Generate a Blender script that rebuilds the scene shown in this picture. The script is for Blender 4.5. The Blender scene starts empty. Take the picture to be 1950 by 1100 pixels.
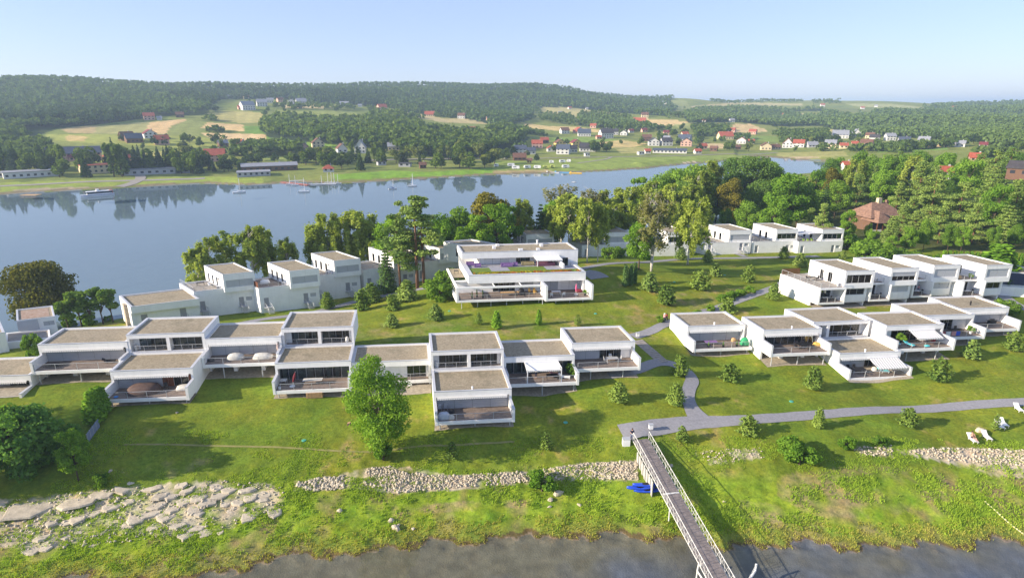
import bpy, math, random
import numpy as np
from mathutils import Vector

# ---------------------------------------------------------------- camera, sky, sun, exposure
R_ = math.radians
scene = bpy.context.scene
COL = scene.collection
F, PITCH, H = 1141.0, R_(17.0), 48.0            # focal length in photo pixels (1950 wide), tilt, height over the lake
cam_d = bpy.data.cameras.new('camera')
cam_d.sensor_width = 36.0
cam_d.lens = 36.0 * F / 1950.0
cam_d.clip_start, cam_d.clip_end = 1.0, 30000.0
cam = bpy.data.objects.new('camera', cam_d)
COL.objects.link(cam)
cam.location = (0, 0, H)
cam.rotation_euler = (R_(90) - PITCH, 0, 0)
scene.camera = cam

SUN_EL, SUN_AZ = R_(21.5), R_(195.0)            # where the sun stands, azimuth counted from +X
world = bpy.data.worlds.new('World')
scene.world = world
world.use_nodes = True
wt = world.node_tree
sky = wt.nodes.new('ShaderNodeTexSky')
sky.sky_type = 'NISHITA'
sky.sun_disc = False
sky.sun_elevation = SUN_EL
sky.sun_rotation = R_(90) - SUN_AZ
sky.air_density, sky.dust_density, sky.ozone_density, sky.altitude = 1.0, .35, 3.2, 300
bg = wt.nodes['Background']
tint = wt.nodes.new('ShaderNodeMix'); tint.data_type = 'RGBA'; tint.blend_type = 'MULTIPLY'; tint.inputs[0].default_value = 1; tint.inputs[7].default_value = (.95, .88, 1.0, 1)
wt.links.new(sky.outputs[0], tint.inputs[6]); air = wt.nodes.new('ShaderNodeMix'); air.data_type = 'RGBA'; air.inputs[0].default_value = .55; air.inputs[7].default_value = (2.2, 2.65, 3.75, 1)   # evens the gradient, as the hazy summer sky does
wt.links.new(tint.outputs[2], air.inputs[6]); wt.links.new(air.outputs[2], bg.inputs[0])
bg.inputs[1].default_value = 0.12
sun_d = bpy.data.lights.new('sun', 'SUN')
sun_d.energy, sun_d.angle, sun_d.color = 4.9, R_(0.55), (1.0, 0.87, 0.70)
sun = bpy.data.objects.new('sun', sun_d)
COL.objects.link(sun)
sdir = Vector((math.cos(SUN_AZ) * math.cos(SUN_EL), math.sin(SUN_AZ) * math.cos(SUN_EL), math.sin(SUN_EL)))
sun.rotation_euler = sdir.to_track_quat('Z', 'Y').to_euler()
sun.location = sdir * 300
vs = scene.view_settings
vs.view_transform, vs.look, vs.gamma, vs.use_curve_mapping = 'Standard', 'None', 1.0, False
vs.exposure = 1.0
cy = scene.cycles
cy.use_denoising = True
cy.max_bounces, cy.diffuse_bounces, cy.glossy_bounces, cy.transmission_bounces = 6, 3, 3, 3
cy.transparent_max_bounces, cy.volume_bounces = 12, 1
cy.caustics_reflective = cy.caustics_refractive = False

rnd = random.Random(7)
nr = np.random.default_rng(11)

# ---------------------------------------------------------------- places: photo rays meet the ground
SP, CP = math.sin(PITCH), math.cos(PITCH)
def ray(px, py):
    x, y = (px - 975) / F, (550 - py) / F
    return np.array([x, CP + y * SP, -SP + y * CP])
def at(px, py, z):
    d = ray(px, py); t = (z - H) / d[2]
    return (d[0] * t, d[1] * t, z)
def project(P):
    z = P[:, 2] - H
    dep = np.maximum(P[:, 1] * CP - z * SP, 1e-3)
    return 975 + F * P[:, 0] / dep, 550 - F * (P[:, 1] * SP + z * CP) / dep

# ---------------------------------------------------------------- terrain heights
near_pts = []
SHORE = [(-95, 47), (-75, 48.5), (-60, 50), (-46, 52), (-25, 55.5), (-10, 57.5), (1.5, 58.5), (12, 58.8), (20, 58), (34, 57.3), (45, 57), (56, 58), (75, 59), (100, 60), (130, 61)]
for x, y in SHORE:
    near_pts += [(x, y, 0), (x, y - 3, -.22), (x, y - 8, -.6), (x, y - 18, -1.7), (x, y - 34, -4), (x, y + 4, .75), (x, y + 9, 2.0), (x, y + 14, 3.4)]
near_pts += [(-80, 75, 5.6), (-60, 74, 5.0), (-40, 75, 4.8), (-20, 74.5, 4.3), (-5, 73.5, 4.1), (8, 74, 4.2), (18, 73, 4.2), (35, 75, 4.2), (56, 77, 4.2), (80, 80, 4.8), (105, 83, 5.2),
    (-85, 84, 6.8), (-67, 85, 7.0), (-53, 78, 5.9), (-43, 87, 6.6), (-30, 81, 5.7), (-19, 84, 5.3), (-5, 77, 4.7), (5, 84, 4.8), (15, 87, 6.2), (26, 88, 5.8), (36, 96, 5.0), (48, 93, 5.2), (60, 89, 3.8), (70, 95, 5.2), (80, 99, 5.5), (92, 104, 5.9), (110, 104, 6.4), (130, 106, 6.8),
    (-72, 97, 6.5), (-52, 98, 6.8), (-30, 99, 7.0), (-10, 98, 7.2), (12, 99, 7.6), (30, 106, 7.3), (45, 108, 7.2), (60, 108, 7.0), (75, 111, 7.4), (95, 116, 7.6), (115, 118, 7.8),
    (-92, 110, 4.5), (-80, 115, 3.2), (-66, 122, 3.0), (-57, 126, 2.9), (-45, 130, 3.0), (-34, 136, 3.2), (-50, 112, 5.0), (-35, 115, 5.6), (-24, 122, 6.2), (-20, 135, 6.5), (-10, 150, 7.0),
    (-10, 112, 7.5), (4, 113, 7.7), (16, 114, 7.6), (28, 116, 7.4), (42, 118, 7.4), (55, 117, 8.0), (62, 116, 8.1), (80, 119, 8.0), (100, 122, 8.0), (120, 128, 8.2), (150, 120, 8.2),
    (20, 130, 9.8), (24, 140, 10.4), (36, 140, 9.4), (48, 135, 8.6), (60, 140, 7.6), (40, 155, 7.4), (22, 155, 8.6), (72, 132, 8.2), (90, 140, 8.0), (110, 145, 8.0),
    (0, 165, 5.5), (30, 172, 5.4), (60, 172, 5.4), (80, 172, 5.6), (96, 173, 5.4), (110, 170, 6.4), (130, 160, 8),
    (20, 190, 3), (50, 200, 3.2), (80, 205, 4.5), (105, 200, 6), (140, 190, 8), (180, 180, 9), (230, 200, 9.5), (300, 220, 10),
    (150, 240, 7), (200, 260, 8), (260, 300, 8.5), (150, 300, 6), (200, 340, 6), (260, 380, 5), (180, 390, 3.5), (330, 400, 7), (420, 330, 10), (320, 455, 3), (420, 450, 8), (520, 520, 12)]
# lake side of the peninsula: waterline, then the deepening bed
for x, y in [(-120, 119), (-104, 124), (-92, 134), (-78, 146), (-62, 153), (-42, 162), (-22, 172), (-2, 184), (24, 205), (54, 222), (84, 245), (104, 280), (112, 330), (128, 390), (160, 432), (215, 448), (270, 462)]:
    near_pts += [(x, y, 0), (x - 9, y + 12, -2.5), (x + 3, y - 6, 1.1)]
near_pts += [(-150, 180, -8), (-100, 220, -8), (-40, 250, -8), (20, 300, -8), (-150, 280, -8), (-60, 340, -7), (40, 380, -7), (-220, 240, -8), (-300, 220, -8), (-200, 130, -8), (-300, 120, -8), (-160, 60, -4),
    (120, 432, -3), (160, 470, -3), (205, 490, -3), (250, 520, -3), (275, 550, -2), (-250, 310, -5), (-180, 345, -5), (100, 425, -4)]
far_px = []
FSH = [(-250, 392), (-100, 378), (0, 371), (80, 366), (160, 362), (240, 357), (320, 353), (390, 350), (440, 352), (500, 352), (560, 347), (640, 350), (700, 347), (780, 342), (850, 338), (920, 334), (1000, 331), (1080, 329), (1150, 326), (1210, 322), (1270, 316), (1330, 311), (1400, 306)]
for px, py in FSH:
    a = at(px, py, 0); r = math.hypot(a[0], a[1])
    far_px += [(px, py, r, 0.0), (px, None, r - 22, -2.2), (px, None, r + 10, 1.3), (px, None, r + 28, 3.0)]
for px, rows in {
    -320: [(345, 520), (300, 640), (262, 800), (235, 980), (195, 1250), (160, 1500), (150, 1580)],
    0: [(338, 510), (300, 620), (265, 760), (240, 920), (200, 1160), (168, 1420), (155, 1560)],
    200: [(333, 500), (300, 590), (265, 700), (243, 820), (234, 880), (205, 1080), (172, 1400), (160, 1540)],
    450: [(328, 500), (292, 590), (262, 700), (238, 850), (217, 990), (206, 1080), (190, 1260), (168, 1560)],
    700: [(328, 480), (300, 550), (268, 650), (238, 850), (217, 1050), (203, 1200), (184, 1480), (166, 1800)],
    950: [(322, 490), (300, 570), (277, 680), (256, 800), (236, 960), (216, 1200), (190, 1500), (164, 1850)],
    1080: [(316, 520), (298, 620), (280, 720), (258, 860), (238, 1020), (214, 1300), (190, 1640), (170, 1900)],
    1200: [(314, 520), (300, 600), (289, 690), (266, 810), (246, 960), (230, 1150), (212, 1450), (196, 1800), (190, 2000)],
    1330: [(303, 590), (289, 680), (272, 800), (250, 980), (230, 1220), (206, 1700), (193, 2100)],
    1450: [(300, 640), (285, 740), (266, 880), (246, 1080), (226, 1420), (207, 2000), (194.5, 2600)],
    1560: [(297, 640), (283, 760), (266, 900), (246, 1100), (226, 1450), (208, 2000), (195.5, 2700)],
    1700: [(296, 640), (278, 760), (264, 900), (246, 1150), (226, 1500), (213, 2000), (199, 2900)],
    1950: [(300, 620), (278, 740), (264, 880), (242, 1200), (221, 1700), (212, 2000), (200, 3000)],
    2300: [(300, 640), (275, 800), (255, 1100), (235, 1500), (215, 2200), (200, 3000)]}.items():
    far_px += [(px, py, r, None) for py, r in rows]
    rl = rows[-1][1]
    far_px += [(px, None, rl * 1.3, 25.0 if px > 1200 else 70.0), (px, None, rl * 2.0, 5.0), (px, None, 9000, 3.0)]
def far_pt(px, py, r, z):
    d = ray(px, 300 if py is None else py)
    k = r / math.hypot(d[0], d[1])
    return (d[0] * k, d[1] * k, H + d[2] * k if z is None else z)
CTRL = np.array(near_pts + [far_pt(*f) for f in far_px], dtype=float)
SHT = np.array([math.atan2(q[0], q[1]) for q in (at(a, b, 0) for a, b in FSH)]); SHR = np.array([math.hypot(*at(a, b, 0)[:2]) for a, b in FSH])
def warp(x, y):
    r = np.hypot(x, y)
    return np.stack([np.arctan2(x, y) * 1.0, np.log(np.maximum(r, 8))], -1)
CW = warp(CTRL[:, 0], CTRL[:, 1])
def kern(A, B):
    d2 = ((A[:, None, :] - B[None, :, :]) ** 2).sum(-1)
    return np.sqrt(d2 + 0.00004)
_n = len(CTRL)
_A = np.zeros((_n + 3, _n + 3))
_A[:_n, :_n] = kern(CW, CW) - np.eye(_n) * 0.0004
_A[:_n, _n:] = np.c_[np.ones(_n), CW]
_A[_n:, :_n] = _A[:_n, _n:].T
_SOL = np.linalg.solve(_A, np.r_[CTRL[:, 2], 0, 0, 0])
def hmap(x, y):
    x = np.asarray(x, float).ravel(); y = np.asarray(y, float).ravel()
    out = np.empty(len(x))
    for s in range(0, len(x), 20000):
        w = warp(x[s:s + 20000], y[s:s + 20000])
        out[s:s + 20000] = kern(w, CW) @ _SOL[:_n] + np.c_[np.ones(len(w)), w] @ _SOL[_n:]
    # small relief
    w = 0.10 * np.sin(x * .9 + 1.3 * np.sin(y * .43)) * np.sin(y * .8 + .9 * np.sin(x * .37)) + 0.06 * np.sin(x * 2.3 + y * 1.1) * np.sin(y * 2.0 - x * .6)
    r = np.hypot(x, y)
    out += w * np.clip((140 - r) / 60, 0, 1) * np.where((out > -.08) & (out < 3.2), 1.0, .2)
    out += np.clip((r - 750) / 500, 0, 1) * 7 * np.sin(x * .011 + 1.9 * np.sin(y * .0052 + 1)) * np.sin(y * .0085 + 1.3 * np.sin(x * .006))
    out += np.clip((r - 250) / 400, 0, 1) * (out > 2) * 1.2 * np.sin(x * .013 + 1.7 * np.sin(y * .009)) * np.sin(y * .017)
    return _lift_far(x, y, out)
def _lift_far(x, y, z):
    th = np.arctan2(x, y); r = np.hypot(x, y); rs = np.interp(th, SHT, SHR)
    return np.where((r > rs + 4) & (th < SHT[-1]) & (r > 300), np.maximum(z, np.minimum(2.2, .09 * (r - rs))), z)
def h1(x, y):
    return float(hmap([x], [y])[0])
def hits(pts):
    """where the photo's rays meet the ground: bracketing then bisection, all rays at once"""
    P = np.array([ray(a, b) for a, b in pts])
    P /= np.hypot(P[:, 0], P[:, 1])[:, None]
    ts = np.geomspace(38, 6000, 150)
    T = np.full(len(P), np.nan); lo = np.full(len(P), 38.0); done = np.zeros(len(P), bool)
    for a, b in zip(ts[:-1], ts[1:]):
        q = P * b
        below = (q[:, 2] + H < np.maximum(hmap(q[:, 0], q[:, 1]), -0.0)) & ~done
        T[below] = b; lo[below] = a; done |= below
        if done.all(): break
    T = np.where(np.isnan(T), 3000, T)
    hi = T.copy()
    for _ in range(14):
        m = (lo + hi) / 2; q = P * m[:, None]
        b = q[:, 2] + H < np.maximum(hmap(q[:, 0], q[:, 1]), 0)
        hi = np.where(b, m, hi); lo = np.where(b, lo, m)
    q = P * hi[:, None]
    return np.c_[q[:, 0], q[:, 1], np.maximum(hmap(q[:, 0], q[:, 1]), 0)]
def hit(px, py):
    return tuple(hits([(px, py)])[0])
def scale_at(p):
    """photo pixels per metre at a world point"""
    return F / (p[1] * CP - (p[2] - H) * SP)
def inpoly(x, y, poly):
    ins = np.zeros(len(x), bool); n = len(poly)
    for i in range(n):
        (x1, y1), (x2, y2) = poly[i], poly[(i + 1) % n]
        if y1 == y2: continue
        c = ((y1 > y) != (y2 > y)) & (x < (x2 - x1) * (y - y1) / (y2 - y1) + x1)
        ins ^= c
    return ins

# ---------------------------------------------------------------- materials
MATS = {}
def mat(name, col, rough=.7, var=.12, scale=3.0, bump=0.0, bscale=None, spec=.3, metal=0.0, col2=None, obj=False, hue=0.0):
    if name in MATS: return MATS[name]
    m = bpy.data.materials.new(name); m.use_nodes = True
    t = m.node_tree; n = t.nodes; l = t.links
    b = n['Principled BSDF']
    b.inputs['Roughness'].default_value = rough
    b.inputs['Specular IOR Level'].default_value = spec
    b.inputs['Metallic'].default_value = metal
    tc = n.new('ShaderNodeTexCoord'); geo = n.new('ShaderNodeNewGeometry')
    src = tc.outputs['Object'] if obj else geo.outputs['Position']
    nz = n.new('ShaderNodeTexNoise'); nz.inputs['Scale'].default_value = scale; nz.inputs['Detail'].default_value = 6
    nz.inputs['Roughness'].default_value = .65
    l.new(src, nz.inputs['Vector'])
    mx = n.new('ShaderNodeMix'); mx.data_type = 'RGBA'
    c2 = col2 or tuple(min(1, c * (1 + var * 1.6)) for c in col)
    c1 = col if col2 else tuple(c * (1 - var * 1.6) for c in col)
    mx.inputs[6].default_value = (*c1, 1); mx.inputs[7].default_value = (*c2, 1)
    rp = n.new('ShaderNodeMapRange'); rp.inputs[1].default_value = .3; rp.inputs[2].default_value = .7
    l.new(nz.outputs['Fac'], rp.inputs[0]); l.new(rp.outputs[0], mx.inputs[0])
    l.new(mx.outputs[2], b.inputs['Base Color'])
    if bump:
        n2 = n.new('ShaderNodeTexNoise'); n2.inputs['Scale'].default_value = bscale or scale * 4; n2.inputs['Detail'].default_value = 4
        l.new(src, n2.inputs['Vector'])
        bp = n.new('ShaderNodeBump'); bp.inputs['Strength'].default_value = 1; bp.inputs['Distance'].default_value = bump
        l.new(n2.outputs['Fac'], bp.inputs['Height']); l.new(bp.outputs[0], b.inputs['Normal'])
    MATS[name] = m
    return m
def leafmat(name, c1, c2, trans=.35, tcol=None, nsc=.55):
    if name in MATS: return MATS[name]
    m = bpy.data.materials.new(name); m.use_nodes = True
    t = m.node_tree; n = t.nodes; l = t.links
    n.remove(n['Principled BSDF'])
    out = n['Material Output']
    geo = n.new('ShaderNodeNewGeometry'); oi = n.new('ShaderNodeObjectInfo')
    nz = n.new('ShaderNodeTexNoise'); nz.inputs['Scale'].default_value = nsc; nz.inputs['Detail'].default_value = 3
    l.new(geo.outputs['Position'], nz.inputs['Vector'])
    a = n.new('ShaderNodeMath'); a.operation = 'MULTIPLY_ADD'; a.inputs[1].default_value = .5; 
    l.new(geo.outputs['Random Per Island'], a.inputs[0]); 
    a2 = n.new('ShaderNodeMath'); a2.operation = 'MULTIPLY_ADD'; a2.inputs[1].default_value = 1.2; a2.inputs[2].default_value = -.5
    l.new(nz.outputs['Fac'], a2.inputs[0]); l.new(a2.outputs[0], a.inputs[2])
    a3 = n.new('ShaderNodeMath'); a3.operation = 'MULTIPLY_ADD'; a3.inputs[1].default_value = .5; a3.use_clamp = True
    l.new(oi.outputs['Random'], a3.inputs[0]); l.new(a.outputs[0], a3.inputs[2])
    mx = n.new('ShaderNodeMix'); mx.data_type = 'RGBA'
    mx.inputs[6].default_value = (*c1, 1); mx.inputs[7].default_value = (*c2, 1)
    l.new(a3.outputs[0], mx.inputs[0])
    d = n.new('ShaderNodeBsdfDiffuse'); tr = n.new('ShaderNodeBsdfTranslucent')
    l.new(mx.outputs[2], d.inputs[0])
    tm = n.new('ShaderNodeMix'); tm.data_type = 'RGBA'; tm.blend_type = 'MULTIPLY'; tm.inputs[0].default_value = 1
    tm.inputs[7].default_value = (*(tcol or (1.5, 1.5, .5)), 1)
    l.new(mx.outputs[2], tm.inputs[6]); l.new(tm.outputs[2], tr.inputs[0])
    ms = n.new('ShaderNodeMixShader'); ms.inputs[0].default_value = trans
    l.new(d.outputs[0], ms.inputs[1]); l.new(tr.outputs[0], ms.inputs[2])
    l.new(ms.outputs[0], out.inputs[0])
    MATS[name] = m
    return m

def streaks(m, amt, sc=(2.2, 2.2, .16), col=(.42, .38, .32)):
    n = m.node_tree.nodes; l = m.node_tree.links; b = n['Principled BSDF']; src = b.inputs['Base Color'].links[0].from_socket
    g = n.new('ShaderNodeNewGeometry'); mp = n.new('ShaderNodeMapping'); mp.inputs['Scale'].default_value = sc; z = n.new('ShaderNodeTexNoise'); z.inputs['Scale'].default_value = 1; z.inputs['Detail'].default_value = 5
    l.new(g.outputs['Position'], mp.inputs[0]); l.new(mp.outputs[0], z.inputs['Vector'])
    r = n.new('ShaderNodeMapRange'); r.inputs[1].default_value = .52; r.inputs[2].default_value = .8; r.inputs[4].default_value = amt; l.new(z.outputs['Fac'], r.inputs[0])
    x = n.new('ShaderNodeMix'); x.data_type = 'RGBA'; x.inputs[7].default_value = (*col, 1); l.new(r.outputs[0], x.inputs[0]); l.new(src, x.inputs[6]); l.new(x.outputs[2], b.inputs['Base Color'])
WHITE = mat('white_render', (.85, .84, .815), .8, .035, .6, .004, 30)
streaks(WHITE, .16)
COPING = mat('coping_metal', (.50, .51, .54), .45, .05, 1.2)
GRAVEL = mat('roof_gravel', (.19, .155, .10), .95, .25, 3.2, .04, 14, col2=(.40, .335, .235))
streaks(GRAVEL, .75, (.35, .35, .35), (.15, .135, .085))
streaks(GRAVEL, .5, (1.3, 1.3, 1.3), (.46, .40, .29))
DECK = mat('deck_boards', (.20, .155, .125), .8, .18, 2.0, .004, 40)
SHUT = mat('grey_shutter', (.47, .48, .50), .6, .03, 1.0)
FRAME = mat('window_frame', (.30, .31, .32), .5, .05)
STEEL = mat('galvanised_steel', (.46, .47, .48), .45, .06, 3, metal=.2)
CURT = mat('curtain', (.55, .53, .47), .9, .15, 2.5)
BROWNW = mat('brown_wood', (.16, .06, .03), .6, .2, 3)
WOOD = mat('pale_wood', (.48, .31, .15), .7, .15, 3)
CONC = mat('concrete', (.30, .27, .235), .9, .15, 2, .01, 14)
DARK = mat('dark_fabric', (.02, .02, .024), .8, .2, 4)
BLACK = mat('black_metal', (.015, .015, .017), .5, .1)
DOORG = mat('grey_door', (.33, .33, .35), .6, .05)
PLAST = mat('white_plastic', (.75, .75, .76), .5, .03)
CANVAS = mat('white_canvas', (.78, .77, .74), .85, .04, 4)
def glassmat():
    m = bpy.data.materials.new('window_glass'); m.use_nodes = True
    n = m.node_tree.nodes; l = m.node_tree.links; n.remove(n['Principled BSDF'])
    fr = n.new('ShaderNodeFresnel'); fr.inputs[0].default_value = 1.6
    tr = n.new('ShaderNodeBsdfTransparent'); tr.inputs[0].default_value = (.62, .68, .70, 1)
    g = n.new('ShaderNodeBsdfGlossy'); g.inputs['Roughness'].default_value = .02
    ms = n.new('ShaderNodeMixShader')
    l.new(fr.outputs[0], ms.inputs[0]); l.new(tr.outputs[0], ms.inputs[1]); l.new(g.outputs[0], ms.inputs[2])
    l.new(ms.outputs[0], n['Material Output'].inputs[0])
    return m
GLASS = glassmat()
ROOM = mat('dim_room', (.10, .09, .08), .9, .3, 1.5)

# ---------------------------------------------------------------- mesh and object helpers
BOXF = [(0, 3, 2, 1), (4, 5, 6, 7), (0, 1, 5, 4), (1, 2, 6, 5), (2, 3, 7, 6), (3, 0, 4, 7)]
class Fr:
    """a local frame: u to the right along the front, v to the back, w up"""
    def __init__(s, o, azu=0.0, azv=None):
        s.o = tuple(float(c) for c in o); azv = azu + 90 if azv is None else azv
        s.eu = (math.cos(R_(azu)), math.sin(R_(azu))); s.ev = (math.cos(R_(azv)), math.sin(R_(azv)))
        s.azu = azu
    def p(s, u, v, w): return (u * s.eu[0] + v * s.ev[0], u * s.eu[1] + v * s.ev[1], w)
    def W(s, u, v, w): q = s.p(u, v, w); return (q[0] + s.o[0], q[1] + s.o[1], q[2] + s.o[2])
    def ground(s, u, v): q = s.W(u, v, 0); return h1(q[0], q[1]) - s.o[2]
ID = Fr((0, 0, 0))
class MB:
    def __init__(s, fr=ID): s.v = []; s.f = []; s.fr = fr
    def add(s, vs, fs):
        k = len(s.v); s.v += vs; s.f += [tuple(i + k for i in f) for f in fs]; return s
    def box(s, u0, u1, v0, v1, w0, w1):
        p = s.fr.p
        return s.add([p(u0, v0, w0), p(u1, v0, w0), p(u1, v1, w0), p(u0, v1, w0), p(u0, v0, w1), p(u1, v0, w1), p(u1, v1, w1), p(u0, v1, w1)], BOXF)
    def hexa(s, pts):
        return s.add([s.fr.p(*q) for q in pts], BOXF)
    def tube(s, a, b, r0, r1=None, n=6, cap=True):
        r1 = r0 if r1 is None else r1
        a = Vector(s.fr.p(*a)); b = Vector(s.fr.p(*b)); d = (b - a)
        if d.length < 1e-6: return s
        d.normalize(); e = d.orthogonal().normalized(); g = d.cross(e)
        vs = []
        for c, r in ((a, r0), (b, r1)):
            for i in range(n):
                t = 2 * math.pi * i / n; vs.append(tuple(c + e * (r * math.cos(t)) + g * (r * math.sin(t))))
        fs = [(i, (i + 1) % n, n + (i + 1) % n, n + i) for i in range(n)]
        if cap: fs += [tuple(range(n))[::-1], tuple(range(n, 2 * n))]
        return s.add(vs, fs)
    def path(s, pts, rad, n=6):
        for i in range(len(pts) - 1): s.tube(pts[i], pts[i + 1], rad[i] if not isinstance(rad, float) else rad, rad[i + 1] if not isinstance(rad, float) else rad, n)
        return s
    def lathe(s, c, prof, n=12, sx=1.0, sy=1.0):
        """prof: (radius, height) list; c: base centre in frame coordinates"""
        vs = []; fs = []
        for r, z in prof:
            for i in range(n):
                t = 2 * math.pi * i / n; vs.append(s.fr.p(c[0] + r * sx * math.cos(t), c[1] + r * sy * math.sin(t), c[2] + z))
        for j in range(len(prof) - 1):
            fs += [(j * n + i, j * n + (i + 1) % n, (j + 1) * n + (i + 1) % n, (j + 1) * n + i) for i in range(n)]
        fs += [tuple(range(n))[::-1], tuple(range((len(prof) - 1) * n, len(prof) * n))]
        return s.add(vs, fs)
    def wall(s, a0, a1, w0, w1, t0, t1, holes=(), axis='u'):
        """a wall between a0 and a1 (along u or v), t0..t1 thick, with rectangular holes (a0, a1, w0, w1)"""
        xs = sorted({a0, a1, *[c for q in holes for c in q[:2]]})
        for x0, x1 in zip(xs[:-1], xs[1:]):
            m = (x0 + x1) / 2; z = w0
            for q in sorted([q for q in holes if q[0] < m < q[1]], key=lambda q: q[2]) + [(0, 0, w1, w1)]:
                if q[2] - z > 1e-4:
                    s.box(x0, x1, t0, t1, z, q[2]) if axis == 'u' else s.box(t0, t1, x0, x1, z, q[2])
                z = q[3]
        return s
    def build(s, name, m, parent=None, smooth=False, **props):
        me = bpy.data.meshes.new(name)
        me.from_pydata(s.v, [], s.f)
        if smooth:
            me.polygons.foreach_set('use_smooth', [True] * len(me.polygons))
        me.materials.append(m)
        me.update()
        o = bpy.data.objects.new(name, me); COL.objects.link(o)
        if parent: o.parent = parent
        for k, v in props.items(): o[k] = v
        return o
def tag(o, label, cat, group=None):
    o['label'] = label; o['category'] = cat
    if group: o['group'] = group
    return o
def thing(name, loc, label, cat, group=None, rz=0.0):
    o = bpy.data.objects.new(name, None); COL.objects.link(o)
    o.empty_display_size = .5; o.location = loc; o.rotation_euler = (0, 0, rz)
    return tag(o, label, cat, group)
def child(name, me, parent, loc=(0, 0, 0), rot=(0, 0, 0)):
    o = bpy.data.objects.new(name, me); COL.objects.link(o); o.parent = parent; o.location = loc; o.rotation_euler = rot
    return o
def structure(o): o['kind'] = 'structure'; return o
def stuff(o): o['kind'] = 'stuff'; return o
def kids(o): return [c for c in bpy.data.objects if c.parent == o]
def npmesh(name, V, Fc, m, smooth=False, col=None):
    """numpy verts and equal-sided faces to a mesh"""
    me = bpy.data.meshes.new(name)
    nv, nf, k = len(V), len(Fc), Fc.shape[1]
    me.vertices.add(nv); me.vertices.foreach_set('co', np.asarray(V, np.float32).ravel())
    me.loops.add(nf * k); me.loops.foreach_set('vertex_index', np.asarray(Fc, np.int32).ravel())
    me.polygons.add(nf); me.polygons.foreach_set('loop_start', np.arange(0, nf * k, k, dtype=np.int32))
    me.polygons.foreach_set('loop_total', np.full(nf, k, np.int32))
    if smooth: me.polygons.foreach_set('use_smooth', np.ones(nf, bool))
    me.update(calc_edges=True)
    if col is not None:
        a = me.color_attributes.new('Col', 'FLOAT_COLOR', 'POINT')
        a.data.foreach_set('color', np.c_[col, np.ones(nv)].astype(np.float32).ravel())
    me.materials.append(m)
    return me
def mesh_obj(name, me, parent=None):
    o = bpy.data.objects.new(name, me); COL.objects.link(o)
    if parent: o.parent = parent
    return o
# ---------------------------------------------------------------- ground sheet
def zpoly(x0, y0, s, pts): return [(x0 + a / s, y0 + b / s) for a, b in pts]
rr = np.concatenate([np.arange(30, 47, 1.2), np.arange(47, 74, .28), np.arange(74, 112, .5), np.arange(112, 160, .8), np.arange(160, 340, 3), np.arange(340, 520, 3.2), np.arange(520, 1000, 5.5), np.arange(1000, 3200, 20), np.geomspace(3200, 9000, 16)])
aa = np.radians(np.concatenate([np.linspace(-82, -46, 26)[:-1], np.linspace(-46, 46, 560), np.linspace(46, 82, 26)[1:]]))
GR, GA = np.meshgrid(rr, aa, indexing='ij')
GX, GY = (GR * np.sin(GA)).ravel(), (GR * np.cos(GA)).ravel()
GZ = hmap(GX, GY)
NR, NA = GR.shape
ii = (np.arange(NR - 1)[:, None] * NA + np.arange(NA - 1)[None, :]).ravel()
GF = np.stack([ii, ii + 1, ii + 1 + NA, ii + NA], 1)[:, ::-1]
GV = np.stack([GX, GY, GZ], 1)
px_, py_ = project(GV)
gr_ = np.hypot(GX, GY)
_LAT = np.random.default_rng(4).uniform(-1, 1, (256, 256))
def vnoise(x, y, s, seed=0):
    o = 0
    for k, am in ((1.0, .7), (2.1, .4)):
        a = np.asarray(x) / s * k + seed * 37.3 + 1000; b = np.asarray(y) / s * k + seed * 19.7 + 1000
        i, j = np.floor(a).astype(int), np.floor(b).astype(int); u, v = a - i, b - j; u = u * u * (3 - 2 * u); v = v * v * (3 - 2 * v)
        q = lambda m, n: _LAT[m & 255, n & 255]
        o = o + am * (q(i, j) * (1 - u) * (1 - v) + q(i + 1, j) * u * (1 - v) + q(i, j + 1) * (1 - u) * v + q(i + 1, j + 1) * u * v)
    return o * 1.25
C = np.zeros((len(GX), 3))
n1, n2, n3 = vnoise(GX, GY, 7, 1), vnoise(GX, GY, 2.3, 2), vnoise(GX, GY, .9, 3)
def blend(mask, col, a=1.0):
    w = np.clip(mask * a, 0, 1)[:, None]
    C[:] = C * (1 - w) + np.array(col) * w
LAWN, LAWN_Y, DRY = (.108, .176, .018), (.205, .230, .024), (.30, .24, .09)
C[:] = LAWN
blend(.5 + .5 * n1, LAWN_Y, .8)
blend((n1 * .5 + n2 * .6 + n3 * .35) - .52, DRY, 1.5)
far = gr_ > 330
land = GZ > .1
# lake edge strip of the peninsula
shore = (gr_ < 120) & (GZ < 2.6) & (GY < 90)
bank = np.where(shore, np.clip((2.6 - GZ) / .8, 0, 1), 0)
blend(bank, (.20, .29, .024), .8)
blend(bank * np.clip(n2 * .9 + n1 * .6 - .02, 0, 1), (.25, .21, .09), 1.0)
blend(bank * np.clip(-n2 * 1.2 + n3 * .4 - .35, 0, 1), (.12, .215, .016), 1.0)
blend(np.where(shore & (GZ < .5), np.clip((.5 - GZ) / .5, 0, 1), 0), (.175, .16, .06), .6)
blend(np.where(shore & (GZ < .10), 1, 0), (.11, .075, .04), .85)
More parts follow.
